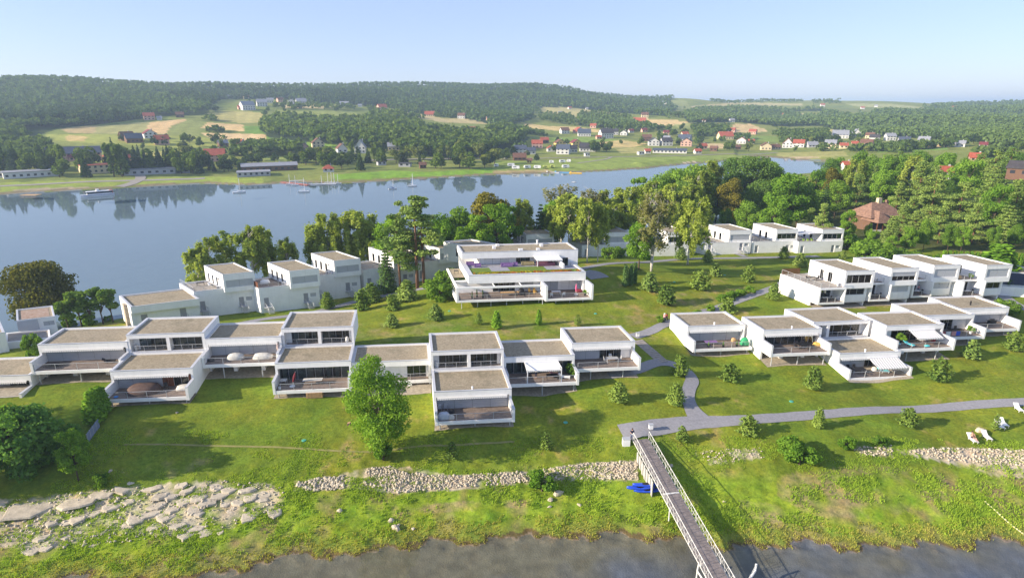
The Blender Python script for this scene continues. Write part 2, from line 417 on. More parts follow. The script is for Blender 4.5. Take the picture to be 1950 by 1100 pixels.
# bed of the lake: pale silt at the edge, water's light absorption painted in by depth
dep = np.clip(-GZ, 0, 9)
bed = GZ < .02
shallow = np.array((.215, .178, .125)); deep = np.array((.085, .120, .240))  # deep tone holds painted sky reflection and blue scatter
wd = np.clip((dep - .52 + np.clip(GX / 38, -.2, .75) + .30 * n1 + .15 * n2) / 1.2, 0, 1)  # painted water blue starts nearer the shore towards the right
bc = shallow[None] * (1 - wd[:, None]) + deep[None] * wd[:, None]
bc *= (1 + .10 * n3 + .06 * n2)[:, None]
C[bed & (gr_ < 130)] = bc[bed & (gr_ < 130)]
C[bed & (gr_ >= 130)] = (.195, .245, .305)  # far bed painted pale for silvery sky reflection and scatter in murky water
# bare rock, stones and sand bands on the bank
def paint(poly, col, a=1.0, soft=.6, cond=None):
    m = inpoly(px_, py_, poly) & (land if cond is None else cond)
    w = np.where(m, np.clip(soft + .8 * n2 + .5 * n3, 0, 1) if soft < 1 else 1.0, 0)
    blend(w, col, a)
ROCKC = (.44, .385, .29)
for poly, a, s in [
    ([(-60, 955), (120, 940), (260, 925), (330, 918), (420, 915), (520, 920), (545, 955), (440, 1005), (340, 1020), (200, 1020), (60, 1050), (-60, 1030)], .9, .45),
    ([(-60, 958), (160, 940), (175, 965), (60, 978), (-60, 980)], 1, .95),
    ([(560, 915), (640, 905), (700, 890), (780, 888), (860, 905), (1000, 898), (1110, 882), (1215, 876), (1215, 915), (1080, 915), (900, 930), (760, 940), (690, 930), (560, 935)], 1, .8),
    ([(1700, 858), (1800, 852), (1990, 858), (1990, 912), (1890, 905), (1800, 880)], 1, .85), ([(1320, 860), (1440, 855), (1450, 870), (1350, 885)], .9, .35),
    ([(1620, 850), (1700, 850), (1700, 868), (1640, 868)], .8, .4)]:
    paint(poly, ROCKC, a, s)
for poly, a in [([(700, 965), (880, 955), (1030, 950), (1030, 962), (860, 975), (700, 985)], .8), ([(1480, 905), (1640, 885), (1780, 890), (1820, 930), (1700, 985), (1560, 985), (1480, 945)], .55), ([(1400, 950), (1480, 960), (1540, 1000), (1420, 1010)], .5),
                ([(200, 900), (300, 880), (420, 870), (330, 910)], .5), ([(560, 620), (1220, 600), (1250, 650), (950, 650), (690, 650)], .35), ([(1170, 640), (1290, 560), (1420, 545), (1480, 560), (1300, 600), (1230, 640)], .45)]:
    paint(poly, (.28, .225, .115), a, .35)
# the lawn behind the houses gets more sun-yellowed patches; wood floor on the right
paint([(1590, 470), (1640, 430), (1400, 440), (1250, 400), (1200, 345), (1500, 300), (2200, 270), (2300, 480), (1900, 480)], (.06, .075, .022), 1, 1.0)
# other side of the lake
fl = far & land
C[fl] = (.165, .215, .048)
blend(np.where(fl, .5 + .5 * vnoise(GX, GY, 60, 5), 0), (.23, .245, .065), .7)
blend(np.where(fl, np.clip(vnoise(GX, GY, 22, 6) - .3, 0, 1), 0), (.06, .10, .025), 1)
FIELDS = [
 (0, 130, 3.9, [(450, 450), (560, 430), (830, 420), (1100, 395), (1130, 400), (1080, 490), (700, 485), (500, 480)], (.27, .27, .10)),
 (0, 130, 3.9, [(450, 450), (640, 430), (720, 428), (700, 484), (500, 480)], (.34, .27, .13)),
 (0, 130, 3.9, [(1110, 402), (1370, 378), (1390, 385), (1270, 430), (1230, 490), (1070, 490)], (.50, .36, .17)),
 (0, 130, 3.9, [(1390, 385), (1540, 400), (1490, 440), (1480, 500), (1230, 495), (1270, 430)], (.19, .22, .06)),
 (0, 130, 3.9, [(1540, 402), (1800, 420), (1810, 468), (1490, 445)], (.50, .37, .17)),
 (0, 130, 3.9, [(1490, 480), (1750, 485), (2010, 492), (1985, 545), (1560, 520)], (.52, .39, .20)),
 (0, 130, 3.9, [(340, 490), (900, 490), (1200, 500), (1480, 505), (1560, 525), (1950, 548), (1950, 590), (1650, 580), (1300, 590), (880, 560), (700, 560), (350, 530)], (.24, .27, .06)),
 (0, 130, 3.9, [(480, 515), (520, 495), (660, 510), (620, 540), (500, 540)], (.42, .33, .13)),
 (0, 130, 3.9, [(1530, 335), (1700, 318), (1950, 330), (1950, 405), (1700, 400), (1530, 370)], (.31, .29, .10)),
 (0, 130, 3.9, [(1000, 640), (1330, 600), (1400, 650), (1330, 720), (1150, 690)], (.28, .27, .08)),
 (450, 130, 3.9, [(0, 330), (200, 330), (160, 405), (0, 410)], (.36, .33, .12)),
 (450, 130, 3.9, [(0, 415), (48, 418), (50, 470), (0, 466)], (.50, .37, .17)),
 (450, 130, 3.9, [(60, 428), (190, 430), (240, 490), (60, 487)], (.12, .22, .035)),
 (450, 130, 3.9, [(215, 498), (620, 520), (745, 560), (750, 610), (640, 600), (400, 572), (215, 560)], (.15, .25, .035)),
 (450, 130, 3.9, [(320, 272), (560, 263), (740, 275), (640, 300), (330, 295)], (.48, .40, .20)),
 (450, 130, 3.9, [(300, 308), (450, 318), (530, 315), (850, 318), (915, 345), (880, 372), (640, 365), (520, 342), (300, 335)], (.21, .25, .06)),
 (450, 130, 3.9, [(1250, 322), (1400, 338), (1500, 368), (1935, 385), (1920, 418), (1530, 402), (1270, 352)], (.36, .31, .15)),
 (450, 130, 3.9, [(100, 670), (460, 655), (700, 690), (460, 690), (120, 695)], (.20, .25, .06)),
 (900, 130, 3.9, [(460, 292), (600, 283), (900, 308), (1030, 330), (1000, 352), (840, 372), (640, 352), (500, 315)], (.34, .31, .13)),
 (900, 130, 3.9, [(375, 408), (560, 430), (760, 435), (990, 463), (930, 478), (600, 462), (400, 442)], (.44, .35, .15)),
 (900, 130, 3.9, [(1160, 368), (1450, 383), (1640, 400), (1500, 425), (1400, 445), (1300, 420)], (.50, .38, .18)),
 (900, 130, 3.9, [(1500, 420), (1640, 400), (1720, 410), (1680, 442), (1520, 447)], (.25, .27, .09)),
 (900, 130, 3.9, [(1690, 432), (1890, 408), (1885, 440)], (.50, .38, .19)),
 (900, 130, 3.9, [(490, 520), (800, 510), (1100, 530), (900, 562), (600, 548)], (.16, .24, .045)),
 (900, 130, 3.9, [(880, 556), (1100, 533), (1300, 560), (1200, 587), (1000, 592)], (.42, .34, .14)),
 (900, 130, 3.9, [(1060, 598), (1280, 585), (1300, 630), (1100, 632)], (.30, .29, .10)),
 (900, 130, 3.9, [(1460, 238), (1580, 238), (1630, 300), (1500, 300)], (.22, .25, .08)),
 (900, 130, 3.9, [(1620, 283), (1950, 252), (1950, 300), (1640, 300)], (.38, .33, .15)),
 (900, 130, 3.9, [(1690, 555), (1880, 560), (1880, 600), (1700, 590)], (.42, .34, .17)),
 (900, 130, 3.9, [(150, 690), (560, 690), (1000, 662), (1950, 645), (2200, 640), (2100, 690), (1600, 700), (1400, 722), (1100, 745), (700, 765), (150, 795)], (.19, .25, .055)),
 (900, 130, 3.9, [(150, 762), (560, 752), (620, 772), (150, 800)], (.30, .25, .12)),
 (900, 130, 3.9, [(1560, 700), (1650, 690), (1770, 705), (1760, 740), (1600, 722)], (.46, .40, .28)),
 (1400, 130, 3.545, [(-20, 235), (110, 232), (460, 240), (460, 252), (-20, 255)], (.36, .33, .15)),
 (1400, 130, 3.545, [(740, 238), (1050, 240), (1290, 265), (1180, 300), (1000, 270), (800, 255)], (.27, .29, .13)),
 (1400, 130, 3.545, [(400, 305), (560, 305), (580, 318), (420, 320)], (.40, .35, .16)),
 (1400, 130, 3.545, [(-20, 378), (100, 375), (230, 425), (120, 435), (-20, 435)], (.48, .37, .18)),
 (1400, 130, 3.545, [(640, 412), (800, 440), (700, 450), (640, 445)], (.38, .34, .13)),
 (1400, 130, 3.545, [(80, 462), (240, 455), (360, 470), (350, 500), (100, 490)], (.16, .23, .05)),
 (1400, 130, 3.545, [(950, 540), (1100, 512), (1230, 520), (1440, 528), (1440, 550), (1200, 560), (960, 570)], (.15, .25, .05)),
 (1400, 130, 3.545, [(1250, 522), (1440, 512), (1440, 530), (1280, 538)], (.52, .38, .18)),
 (1400, 130, 3.545, [(270, 570), (740, 560), (760, 590), (590, 600), (360, 630), (290, 600)], (.27, .27, .09)),
 (1400, 130, 3.545, [(290, 600), (500, 595), (590, 598), (360, 632)], (.36, .30, .18)),
 (450, 130, 3.9, [(720, 790), (1160, 760), (1420, 770), (1900, 740), (1900, 790), (1380, 805), (740, 830)], (.15, .27, .03)),
 (0, 130, 3.9, [(0, 850), (600, 830), (1000, 820), (1400, 800), (1950, 815), (1950, 870), (1500, 870), (700, 900), (0, 935)], (.21, .27, .05)),
 (0, 130, 3.9, [(150, 895), (600, 880), (850, 890), (520, 915), (0, 945), (0, 930)], (.30, .26, .17)),
]
for x0, y0, s, pts, col in FIELDS:
    m = inpoly(px_, py_, zpoly(x0, y0, s, pts)) & far & land
    C[m] = 1.14 * np.array(col)[None] * (1 + .10 * vnoise(GX[m], GY[m], 9, 4) + .06 * np.sin(GX[m] * .35 + GY[m] * .12))[:, None]
C[far & land & (GZ < .7)] = (.20, .17, .10)
# colours under the far woods
WOODS = {
 'hill': [(-330, 275), (0, 264), (50, 268), (110, 245), (200, 236), (300, 222), (395, 218), (405, 200), (420, 189), (520, 187), (600, 196), (735, 204), (780, 216), (870, 222), (960, 243), (1012, 228), (1020, 205), (1080, 204), (1165, 214), (1270, 222), (1290, 208), (1272, 193), (1290, 185), (1345, 184), (1358, 199), (1330, 150), (1300, 130), (700, 90), (300, 90), (-330, 70)],
 'copse': [(495, 240), (520, 222), (590, 229), (690, 233), (720, 216), (770, 222), (800, 245), (900, 259), (960, 243), (1010, 262), (990, 280), (940, 288), (900, 300), (860, 300), (800, 300), (745, 287), (640, 276), (560, 268), (510, 262)],
 'ridge': [(1300, 217), (1340, 207), (1400, 204), (1500, 210), (1560, 207), (1620, 226), (1700, 207), (1760, 203), (1850, 197), (1950, 194), (2300, 194), (2300, 292), (1960, 285), (1900, 284), (1860, 270), (1760, 264), (1640, 259), (1560, 240), (1480, 241), (1400, 232), (1310, 235)],
 'slope': [(1100, 222), (1200, 226), (1215, 243), (1140, 244), (1100, 238)]}
for k, poly in WOODS.items():
    m = inpoly(px_, py_, poly) & far & land
    if k == 'ridge':
        for q in ([(1510, 212), (1570, 212), (1560, 222), (1515, 222)], zpoly(1400, 130, 3.545, [(640, 412), (800, 440), (700, 450), (640, 445)]), zpoly(1400, 130, 3.545, [(740, 238), (1050, 240), (1290, 265), (1180, 300), (1000, 270), (800, 255)])):
            m &= ~inpoly(px_, py_, q)
    C[m] = (.035, .06, .02)
C *= (1 + .10 * n3 * (gr_ < 150))[:, None]
gm = bpy.data.materials.new('ground'); gm.use_nodes = True
_n_ = gm.node_tree.nodes; _l = gm.node_tree.links
_b = _n_['Principled BSDF']; _b.inputs['Roughness'].default_value = .95; _b.inputs['Specular IOR Level'].default_value = .08
_at = _n_.new('ShaderNodeAttribute'); _at.attribute_name = 'Col'
_geo = _n_.new('ShaderNodeNewGeometry')
def _noise(sc, det=5, rough=.6):
    q = _n_.new('ShaderNodeTexNoise'); q.inputs['Scale'].default_value = sc; q.inputs['Detail'].default_value = det; q.inputs['Roughness'].default_value = rough
    _l.new(_geo.outputs['Position'], q.inputs['Vector']); return q
def _hsv(src, fac_node, lo, hi):
    rp = _n_.new('ShaderNodeMapRange'); rp.inputs[1].default_value = .3; rp.inputs[2].default_value = .7; rp.inputs[3].default_value = lo; rp.inputs[4].default_value = hi
    _l.new(fac_node.outputs['Fac'], rp.inputs[0])
    hs = _n_.new('ShaderNodeHueSaturation'); _l.new(rp.outputs[0], hs.inputs['Value']); _l.new(src, hs.inputs['Color']); return hs.outputs[0]
_c = _hsv(_at.outputs['Color'], _noise(2.2, 8, .75), .62, 1.38)
_c = _hsv(_c, _noise(.22, 4), .80, 1.2)
_mx = _n_.new('ShaderNodeMix'); _mx.data_type = 'RGBA'; _mx.blend_type = 'MULTIPLY'; _mx.inputs[7].default_value = (1.28, 1.06, .9, 1)
_rp = _n_.new('ShaderNodeMapRange'); _rp.inputs[1].default_value = .45; _rp.inputs[2].default_value = .7
_l.new(_noise(.55, 6, .7).outputs['Fac'], _rp.inputs[0]); _l.new(_rp.outputs[0], _mx.inputs[0]); _l.new(_c, _mx.inputs[6])
_sz = _n_.new('ShaderNodeSeparateXYZ'); _l.new(_geo.outputs['Position'], _sz.inputs[0]); _wz = _n_.new('ShaderNodeMapRange'); _wz.inputs[1].default_value = -.12; _wz.inputs[2].default_value = .03; _wz.inputs[3].default_value = .75; _wz.inputs[4].default_value = 0; _l.new(_sz.outputs[2], _wz.inputs[0])
_m2 = _n_.new('ShaderNodeMix'); _m2.data_type = 'RGBA'; _l.new(_wz.outputs[0], _m2.inputs[0]); _l.new(_mx.outputs[2], _m2.inputs[6]); _l.new(_at.outputs['Color'], _m2.inputs[7])
_l.new(_m2.outputs[2], _b.inputs['Base Color'])
_bp = _n_.new('ShaderNodeBump'); _bp.inputs['Distance'].default_value = .10; _bp.inputs['Strength'].default_value = .8
_l.new(_noise(5.0, 5, .7).outputs['Fac'], _bp.inputs['Height']); _l.new(_bp.outputs[0], _b.inputs['Normal'])
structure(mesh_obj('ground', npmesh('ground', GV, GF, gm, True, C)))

# ---------------------------------------------------------------- water
wm = bpy.data.materials.new('lake_water'); wm.use_nodes = True
_n_ = wm.node_tree.nodes; _l = wm.node_tree.links; _n_.remove(_n_['Principled BSDF'])
_fr = _n_.new('ShaderNodeFresnel'); _fr.inputs[0].default_value = 1.34
_tr = _n_.new('ShaderNodeBsdfTransparent'); _tr.inputs[0].default_value = (.80, .86, .84, 1)
_gl = _n_.new('ShaderNodeBsdfGlossy'); _gl.inputs['Roughness'].default_value = .035
_geo = _n_.new('ShaderNodeNewGeometry')
_bp = _n_.new('ShaderNodeBump'); _bp.inputs['Distance'].default_value = .012; _bp.inputs['Strength'].default_value = .3
_l.new(_noise(.9, 4, .55).outputs['Fac'], _bp.inputs['Height'])
for q in (_fr, _gl): _l.new(_bp.outputs[0], q.inputs['Normal'])
_ms = _n_.new('ShaderNodeMixShader')
_fb = _n_.new('ShaderNodeMix'); _fb.inputs[3].default_value = .05
_l.new(_geo.outputs['Backfacing'], _fb.inputs[0]); _l.new(_fr.outputs[0], _fb.inputs[2])
_l.new(_fb.outputs[0], _ms.inputs[0]); _l.new(_tr.outputs[0], _ms.inputs[1]); _l.new(_gl.outputs[0], _ms.inputs[2])
_l.new(_ms.outputs[0], _n_['Material Output'].inputs[0])
xs = np.linspace(-900, 1100, 21); ys = np.linspace(-60, 700, 9)
wx, wy = np.meshgrid(xs, ys, indexing='ij')
wi = (np.arange(20)[:, None] * 9 + np.arange(8)[None, :]).ravel()
structure(mesh_obj('lake_water', npmesh('lake_water', np.c_[wx.ravel(), wy.ravel(), np.zeros(wx.size)], np.stack([wi, wi + 9, wi + 10, wi + 1], 1), wm)))

# ---------------------------------------------------------------- air
hz = bpy.data.materials.new('haze'); hz.use_nodes = True
_n_ = hz.node_tree.nodes; _n_.remove(_n_['Principled BSDF'])
_v = _n_.new('ShaderNodeVolumePrincipled'); _v.inputs['Color'].default_value = (.60, .77, 1.0, 1); _v.inputs['Density'].default_value = .00018
_v.inputs['Anisotropy'].default_value = .2
hz.node_tree.links.new(_v.outputs[0], _n_['Material Output'].inputs['Volume'])
ztop = float(GZ.max()) + 30
_hb = MB().box(-9800, 9800, -120, 9800, float(GZ.min()) - 1.5, max(ztop, 70)).build('haze', hz)
stuff(_hb)

# ---------------------------------------------------------------- paths
ASPH = mat('asphalt_path', (.255, .25, .262), .95, .10, 2.5, .004, 40)
APRON = mat('earth_apron', (.33, .285, .215), .95, .2, 2.2, .02, 9)
def ribbon(name, pts, width, m, lift=.05, closed_ends=True, world=False):
    P = np.array(pts) if world else hits(pts)[:, :2]
    # Catmull-Rom through the points
    Q = [];
    for i in range(len(P) - 1):
        p0, p1, p2, p3 = P[max(i - 1, 0)], P[i], P[i + 1], P[min(i + 2, len(P) - 1)]
        k = max(4, int(np.hypot(*(p2 - p1)) / .6))
        for t in np.arange(k) / k:
            Q.append(.5 * ((2 * p1) + (-p0 + p2) * t + (2 * p0 - 5 * p1 + 4 * p2 - p3) * t * t + (-p0 + 3 * p1 - 3 * p2 + p3) * t ** 3))
    Q.append(P[-1]); Q = np.array(Q)
    T = np.gradient(Q, axis=0); T /= np.hypot(T[:, 0], T[:, 1])[:, None] + 1e-9
    N = np.c_[-T[:, 1], T[:, 0]]
    w = np.interp(np.linspace(0, 1, len(Q)), np.linspace(0, 1, len(width)), width) if hasattr(width, '__len__') else np.full(len(Q), width)
    w = w * (1 + .03 * np.sin(np.arange(len(Q)) * .9))
    K = 7; V = []
    for j in range(K):
        s = (j / (K - 1) - .5)
        X = Q + N * (w * s)[:, None]
        V.append(np.c_[X, hmap(X[:, 0], X[:, 1]) + lift])
    V = np.stack(V, 1).reshape(-1, 3)
    i = (np.arange(len(Q) - 1)[:, None] * K + np.arange(K - 1)[None, :]).ravel()
    return mesh_obj(name, npmesh(name, V, np.stack([i, i + 1, i + 1 + K, i + K], 1)[:, ::-1], m, True))
structure(ribbon('path', [(1183, 824), (1215, 817), (1270, 810), (1330, 804), (1420, 799), (1560, 789), (1700, 780), (1850, 771), (1990, 763), (2200, 748)], [3.4, 2.9, 2.2, 2.2, 2.2, 2.2, 2.2, 2.2, 2.2, 2.2], ASPH, .05))
structure(ribbon('path', [(1334, 800), (1319, 780), (1309, 758), (1313, 738), (1318, 722), (1306, 706), (1283, 694), (1255, 690), (1230, 697), (1205, 707), (1160, 716)], [3.4, 2.3, 2.1, 2.1, 2.1, 2.1, 2.2, 2.4, 2.2, 2.0, 1.8], ASPH, .07))
structure(ribbon('path', [(1205, 641), (1240, 630), (1268, 617), (1330, 597), (1390, 578), (1440, 560), (1480, 545), (1500, 533)], 2.3, ASPH, .06))
structure(ribbon('path', [(1085, 514), (1120, 509), (1200, 500), (1280, 495), (1350, 492), (1440, 491), (1520, 489), (1560, 488)], 2.6, ASPH, .06))
structure(ribbon('path', [(430, 622), (500, 608), (580, 598), (640, 584), (700, 569), (770, 556), (830, 546)], 3.0, ASPH, .06))
structure(ribbon('path', [(1866, 542), (1890, 548), (1908, 562), (1935, 580), (1975, 596)], 2.6, ASPH, .06))
structure(ribbon('path', [(1420, 489), (1400, 482), (1385, 473)], 1.8, ASPH, .08))
structure(ribbon('path', [(1112, 517), (1130, 522), (1143, 530)], [3.5, 4.5, 4.5], ASPH, .08))
structure(ribbon('worn_track', [(235, 846), (330, 846), (480, 850), (560, 853), (640, 858), (715, 860), (800, 849), (900, 845), (980, 840)], .32, mat('worn_grass', (.19, .20, .05), .95, .3, 1.2, col2=(.29, .25, .10)), .035))
structure(ribbon('promenade', [(-60, 357), (60, 352), (150, 347), (250, 344), (390, 340)], 4.0, CONC, .15))
structure(ribbon('road', [(700, 306), (860, 303), (960, 304), (1060, 301), (1180, 299), (1290, 297), (1400, 293), (1480, 291)], 4.5, CONC, .25))
structure(ribbon('road', [(1100, 311), (1150, 304), (1165, 299)], 3.0, CONC, .2))
structure(ribbon('slipway', [(228, 356), (255, 348), (268, 338), (256, 328)], 6.0, CONC, .2))
structure(ribbon('path', [(1600, 470), (1650, 475), (1720, 486), (1800, 496)], 2.6, CONC, .06))
# ---------------------------------------------------------------- white terrace houses
def ring(mb, u0, u1, v0, v1, w0, w1, tu, tv, tvb=None):
    tvb = tv if tvb is None else tvb
    mb.box(u0, u0 + tu, v0, v1, w0, w1); mb.box(u1 - tu, u1, v0, v1, w0, w1)
    mb.box(u0 + tu, u1 - tu, v0, v0 + tv, w0, w1); mb.box(u0 + tu, u1 - tu, v1 - tvb, v1, w0, w1)
    return mb
def window(fr, root, u0, u1, w0, w1, v, axis='u', mull=2, curtain=True, seed=0, sgn=1, name='window'):
    """framed glazing standing at depth v: frame > panes, curtains behind"""
    rg = random.Random(seed + int(u0 * 97) + int(w0 * 31))
    def bx(mb, a, b, t0, t1, c, d):
        t0, t1 = sorted((v + t0 * sgn, v + t1 * sgn))
        return mb.box(a, b, t0, t1, c, d) if axis == 'u' else mb.box(t0, t1, a, b, c, d)
    f = MB(fr); t = .06
    bx(f, u0, u1, 0, .08, w0, w0 + t); bx(f, u0, u1, 0, .08, w1 - t, w1)
    xs = np.linspace(u0, u1, mull + 1)
    for i, x in enumerate(xs):
        a, b = (x, x + t) if i == 0 else ((x - t, x) if i == mull else (x - t / 2, x + t / 2))
        bx(f, a, b, 0, .08, w0 + t, w1 - t)
    fo = f.build(name, FRAME, root)
    for i in range(mull):
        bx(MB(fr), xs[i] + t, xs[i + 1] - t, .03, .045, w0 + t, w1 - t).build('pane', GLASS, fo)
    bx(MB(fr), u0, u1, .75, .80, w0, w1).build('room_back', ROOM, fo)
    if curtain:
        c = MB(fr); n = 0
        for i in range(mull):
            if rg.random() < .8:
                a = xs[i] + (xs[i + 1] - xs[i]) * rg.choice([0, 0, .3]); b = xs[i + 1] - (xs[i + 1] - xs[i]) * rg.choice([0, .2, .5])
                k = max(3, int((b - a) / .16)); e = np.linspace(a, b, k + 1)
                for j in range(k):
                    o_ = .16 + .07 * (j % 2)
                    bx(c, e[j], e[j + 1], o_, o_ + .02, w0 + .02, w1 - .08); n += 1
        if n: c.build('curtain', CURT, fo)
    return fo
def shutters(fr, root, u0, u1, w0, w1, v, n, axis='u', m=None, sgn=1):
    xs = np.linspace(u0, u1, n + 1)
    for i in range(n):
        a, b = xs[i] + .035, xs[i + 1] - .035; k = 7 if w1 - w0 > 2 else 4
        hh = np.linspace(w0, w1, k + 1); mb = MB(fr)
        for j in range(k):
            t0, t1 = sorted((v - .03 * sgn, v + .02 * sgn))
            mb.box(a, b, t0, t1, hh[j], hh[j + 1] - .03) if axis == 'u' else mb.box(t0, t1, a, b, hh[j], hh[j + 1] - .03)
        o = mb.build('shutter', m or SHUT, root)
    bk = MB(fr); t0, t1 = sorted((v + .02 * sgn, v + .06 * sgn))
    bk.box(u0, u1, t0, t1, w0, w1) if axis == 'u' else bk.box(t0, t1, u0, u1, w0, w1)
    bk.build('shutter_frame', FRAME, root)
def railing(fr, root, pts, hgt=1.05, step=2.6, w=0.0, m=None):
    """posts, a handrail and three thin wires along a polyline of (u, v)"""
    r = MB(fr); posts = []
    for (a, b) in zip(pts[:-1], pts[1:]):
        L = math.hypot(b[0] - a[0], b[1] - a[1]); n = max(1, round(L / step))
        r.tube((a[0], a[1], w + hgt), (b[0], b[1], w + hgt), .035, n=6)
        for q in (.28, .52, .76): r.tube((a[0], a[1], w + hgt * q), (b[0], b[1], w + hgt * q), .008, n=3)
        for i in range(n + 1):
            p = (a[0] + (b[0] - a[0]) * i / n, a[1] + (b[1] - a[1]) * i / n)
            if p not in posts: posts.append(p)
    o = r.build('railing', m or STEEL, root)
    for p in posts:
        MB(fr).box(p[0] - .03, p[0] + .03, p[1] - .03, p[1] + .03, w, w + hgt - .03).build('railing_post', m or STEEL, o)
    return o
def awning_folded(fr, root, u0, u1, v, w):
    mb = MB(fr); mb.box(u0, u1, v - .16, v, w - .14, w)
    n = max(4, int((u1 - u0) / .32)); e = np.linspace(u0, u1, n + 1)
    for i in range(n):
        a, b = e[i] + .015, e[i + 1] - .015; c = (a + b) / 2
        mb.add([fr.p(a, v - .17, w - .13), fr.p(b, v - .17, w - .13), fr.p(b, v - .18, w - .28), fr.p(c, v - .19, w - .36), fr.p(a, v - .18, w - .28)], [(0, 4, 3, 2, 1)])
    mb.build('folded_awning', CANVAS, root)
def roof_top(fr, root, u0, u1, v0, v1, top, tu=.42, tv=.22, drop=.28):
    MB(fr).box(u0 + .03, u1 - .03, v0 + .03, v1 - .03, top - .62, top - drop).build('gravel_roof', GRAVEL, root)
    c = MB(fr); ring(c, u0 - .03, u1 + .03, v0 - .04, v1 + .03, top - .07, top, tu, tv, .25)
    k = max(2, int((u1 - u0) / 3))
    cap = c.build('parapet_coping', COPING, root)
    s = MB(fr)
    for i in range(1, k):
        x = u0 + (u1 - u0) * i / k; s.box(x - .03, x + .03, v0 - .045, v0 + tv - .03, top, top + .012)
    for i in range(1, 3):
        y = v0 + (v1 - v0) * i / 3
        for x in (u0 - .035, u1 + .035 - tu): s.box(x, x + tu, y - .03, y + .03, top, top + .012)
    stuff(s.build('coping_joint', STEEL, cap))
STRIPE = None
def striped():
    global STRIPE
    if STRIPE: return STRIPE
    m = bpy.data.materials.new('striped_canvas'); m.use_nodes = True; n = m.node_tree.nodes; l = m.node_tree.links
    b = n['Principled BSDF']; b.inputs['Roughness'].default_value = .9
    g = n.new('ShaderNodeTexCoord'); sx = n.new('ShaderNodeSeparateXYZ'); l.new(g.outputs['Object'], sx.inputs[0])
    w = n.new('ShaderNodeMath'); w.operation = 'MULTIPLY'; w.inputs[1].default_value = 2.2; l.new(sx.outputs[0], w.inputs[0])
    f = n.new('ShaderNodeMath'); f.operation = 'FRACT'; l.new(w.outputs[0], f.inputs[0])
    c = n.new('ShaderNodeMath'); c.operation = 'GREATER_THAN'; c.inputs[1].default_value = .68; l.new(f.outputs[0], c.inputs[0])
    mx = n.new('ShaderNodeMix'); mx.data_type = 'RGBA'; mx.inputs[6].default_value = (.78, .77, .74, 1); mx.inputs[7].default_value = (.33, .31, .30, 1)
    l.new(c.outputs[0], mx.inputs[0]); l.new(mx.outputs[2], b.inputs['Base Color']); STRIPE = m
    return m
def awning_open(fr, root, u0, u1, v, w, out=2.6, drop=.75, m=None, poles=None):
    mb = MB(fr); k = 8
    for i in range(k):
        t0, t1 = i / k, (i + 1) / k
        s0, s1 = .10 * math.sin(math.pi * t0), .10 * math.sin(math.pi * t1)
        a, b = u0 + .02, u1 - .02
        mb.add([fr.p(a, v - out * t0, w - drop * t0 - s0 * .5), fr.p(b, v - out * t0, w - drop * t0 - s0 * .5), fr.p(b, v - out * t1, w - drop * t1 - s1 * .5), fr.p(a, v - out * t1, w - drop * t1 - s1 * .5),
                fr.p(a, v - out * t0, w - drop * t0 - s0 * .5 - .02), fr.p(b, v - out * t0, w - drop * t0 - s0 * .5 - .02), fr.p(b, v - out * t1, w - drop * t1 - s1 * .5 - .02), fr.p(a, v - out * t1, w - drop * t1 - s1 * .5 - .02)], BOXF)
    o = mb.build('awning', m or striped(), root)
    n = max(4, int((u1 - u0) / .3)); e = np.linspace(u0, u1, n + 1); va = MB(fr)
    for i in range(n):
        a, b = e[i] + .01, e[i + 1] - .01
        va.add([fr.p(a, v - out, w - drop), fr.p(b, v - out, w - drop), fr.p(b, v - out - .02, w - drop - .2), fr.p((a + b) / 2, v - out - .02, w - drop - .27), fr.p(a, v - out - .02, w - drop - .2)], [(0, 4, 3, 2, 1)])
    va.build('valance', m or striped(), o)
    MB(fr).tube((u0, v - out, w - drop - .01), (u1, v - out, w - drop - .01), .035).build('front_bar', PLAST, o)
    MB(fr).box(u0, u1, v - .2, v - .0, w - .06, w + .12).build('cassette', PLAST, o)
    ar = MB(fr)
    for x in (u0 + .3, u1 - .3): ar.tube((x, v - .1, w - .1), (x + .4, v - out * .5, w - drop * .5 - .28), .03).tube((x + .4, v - out * .5, w - drop * .5 - .28), (x, v - out, w - drop - .03), .03)
    ar.build('arm', PLAST, o)
    return o
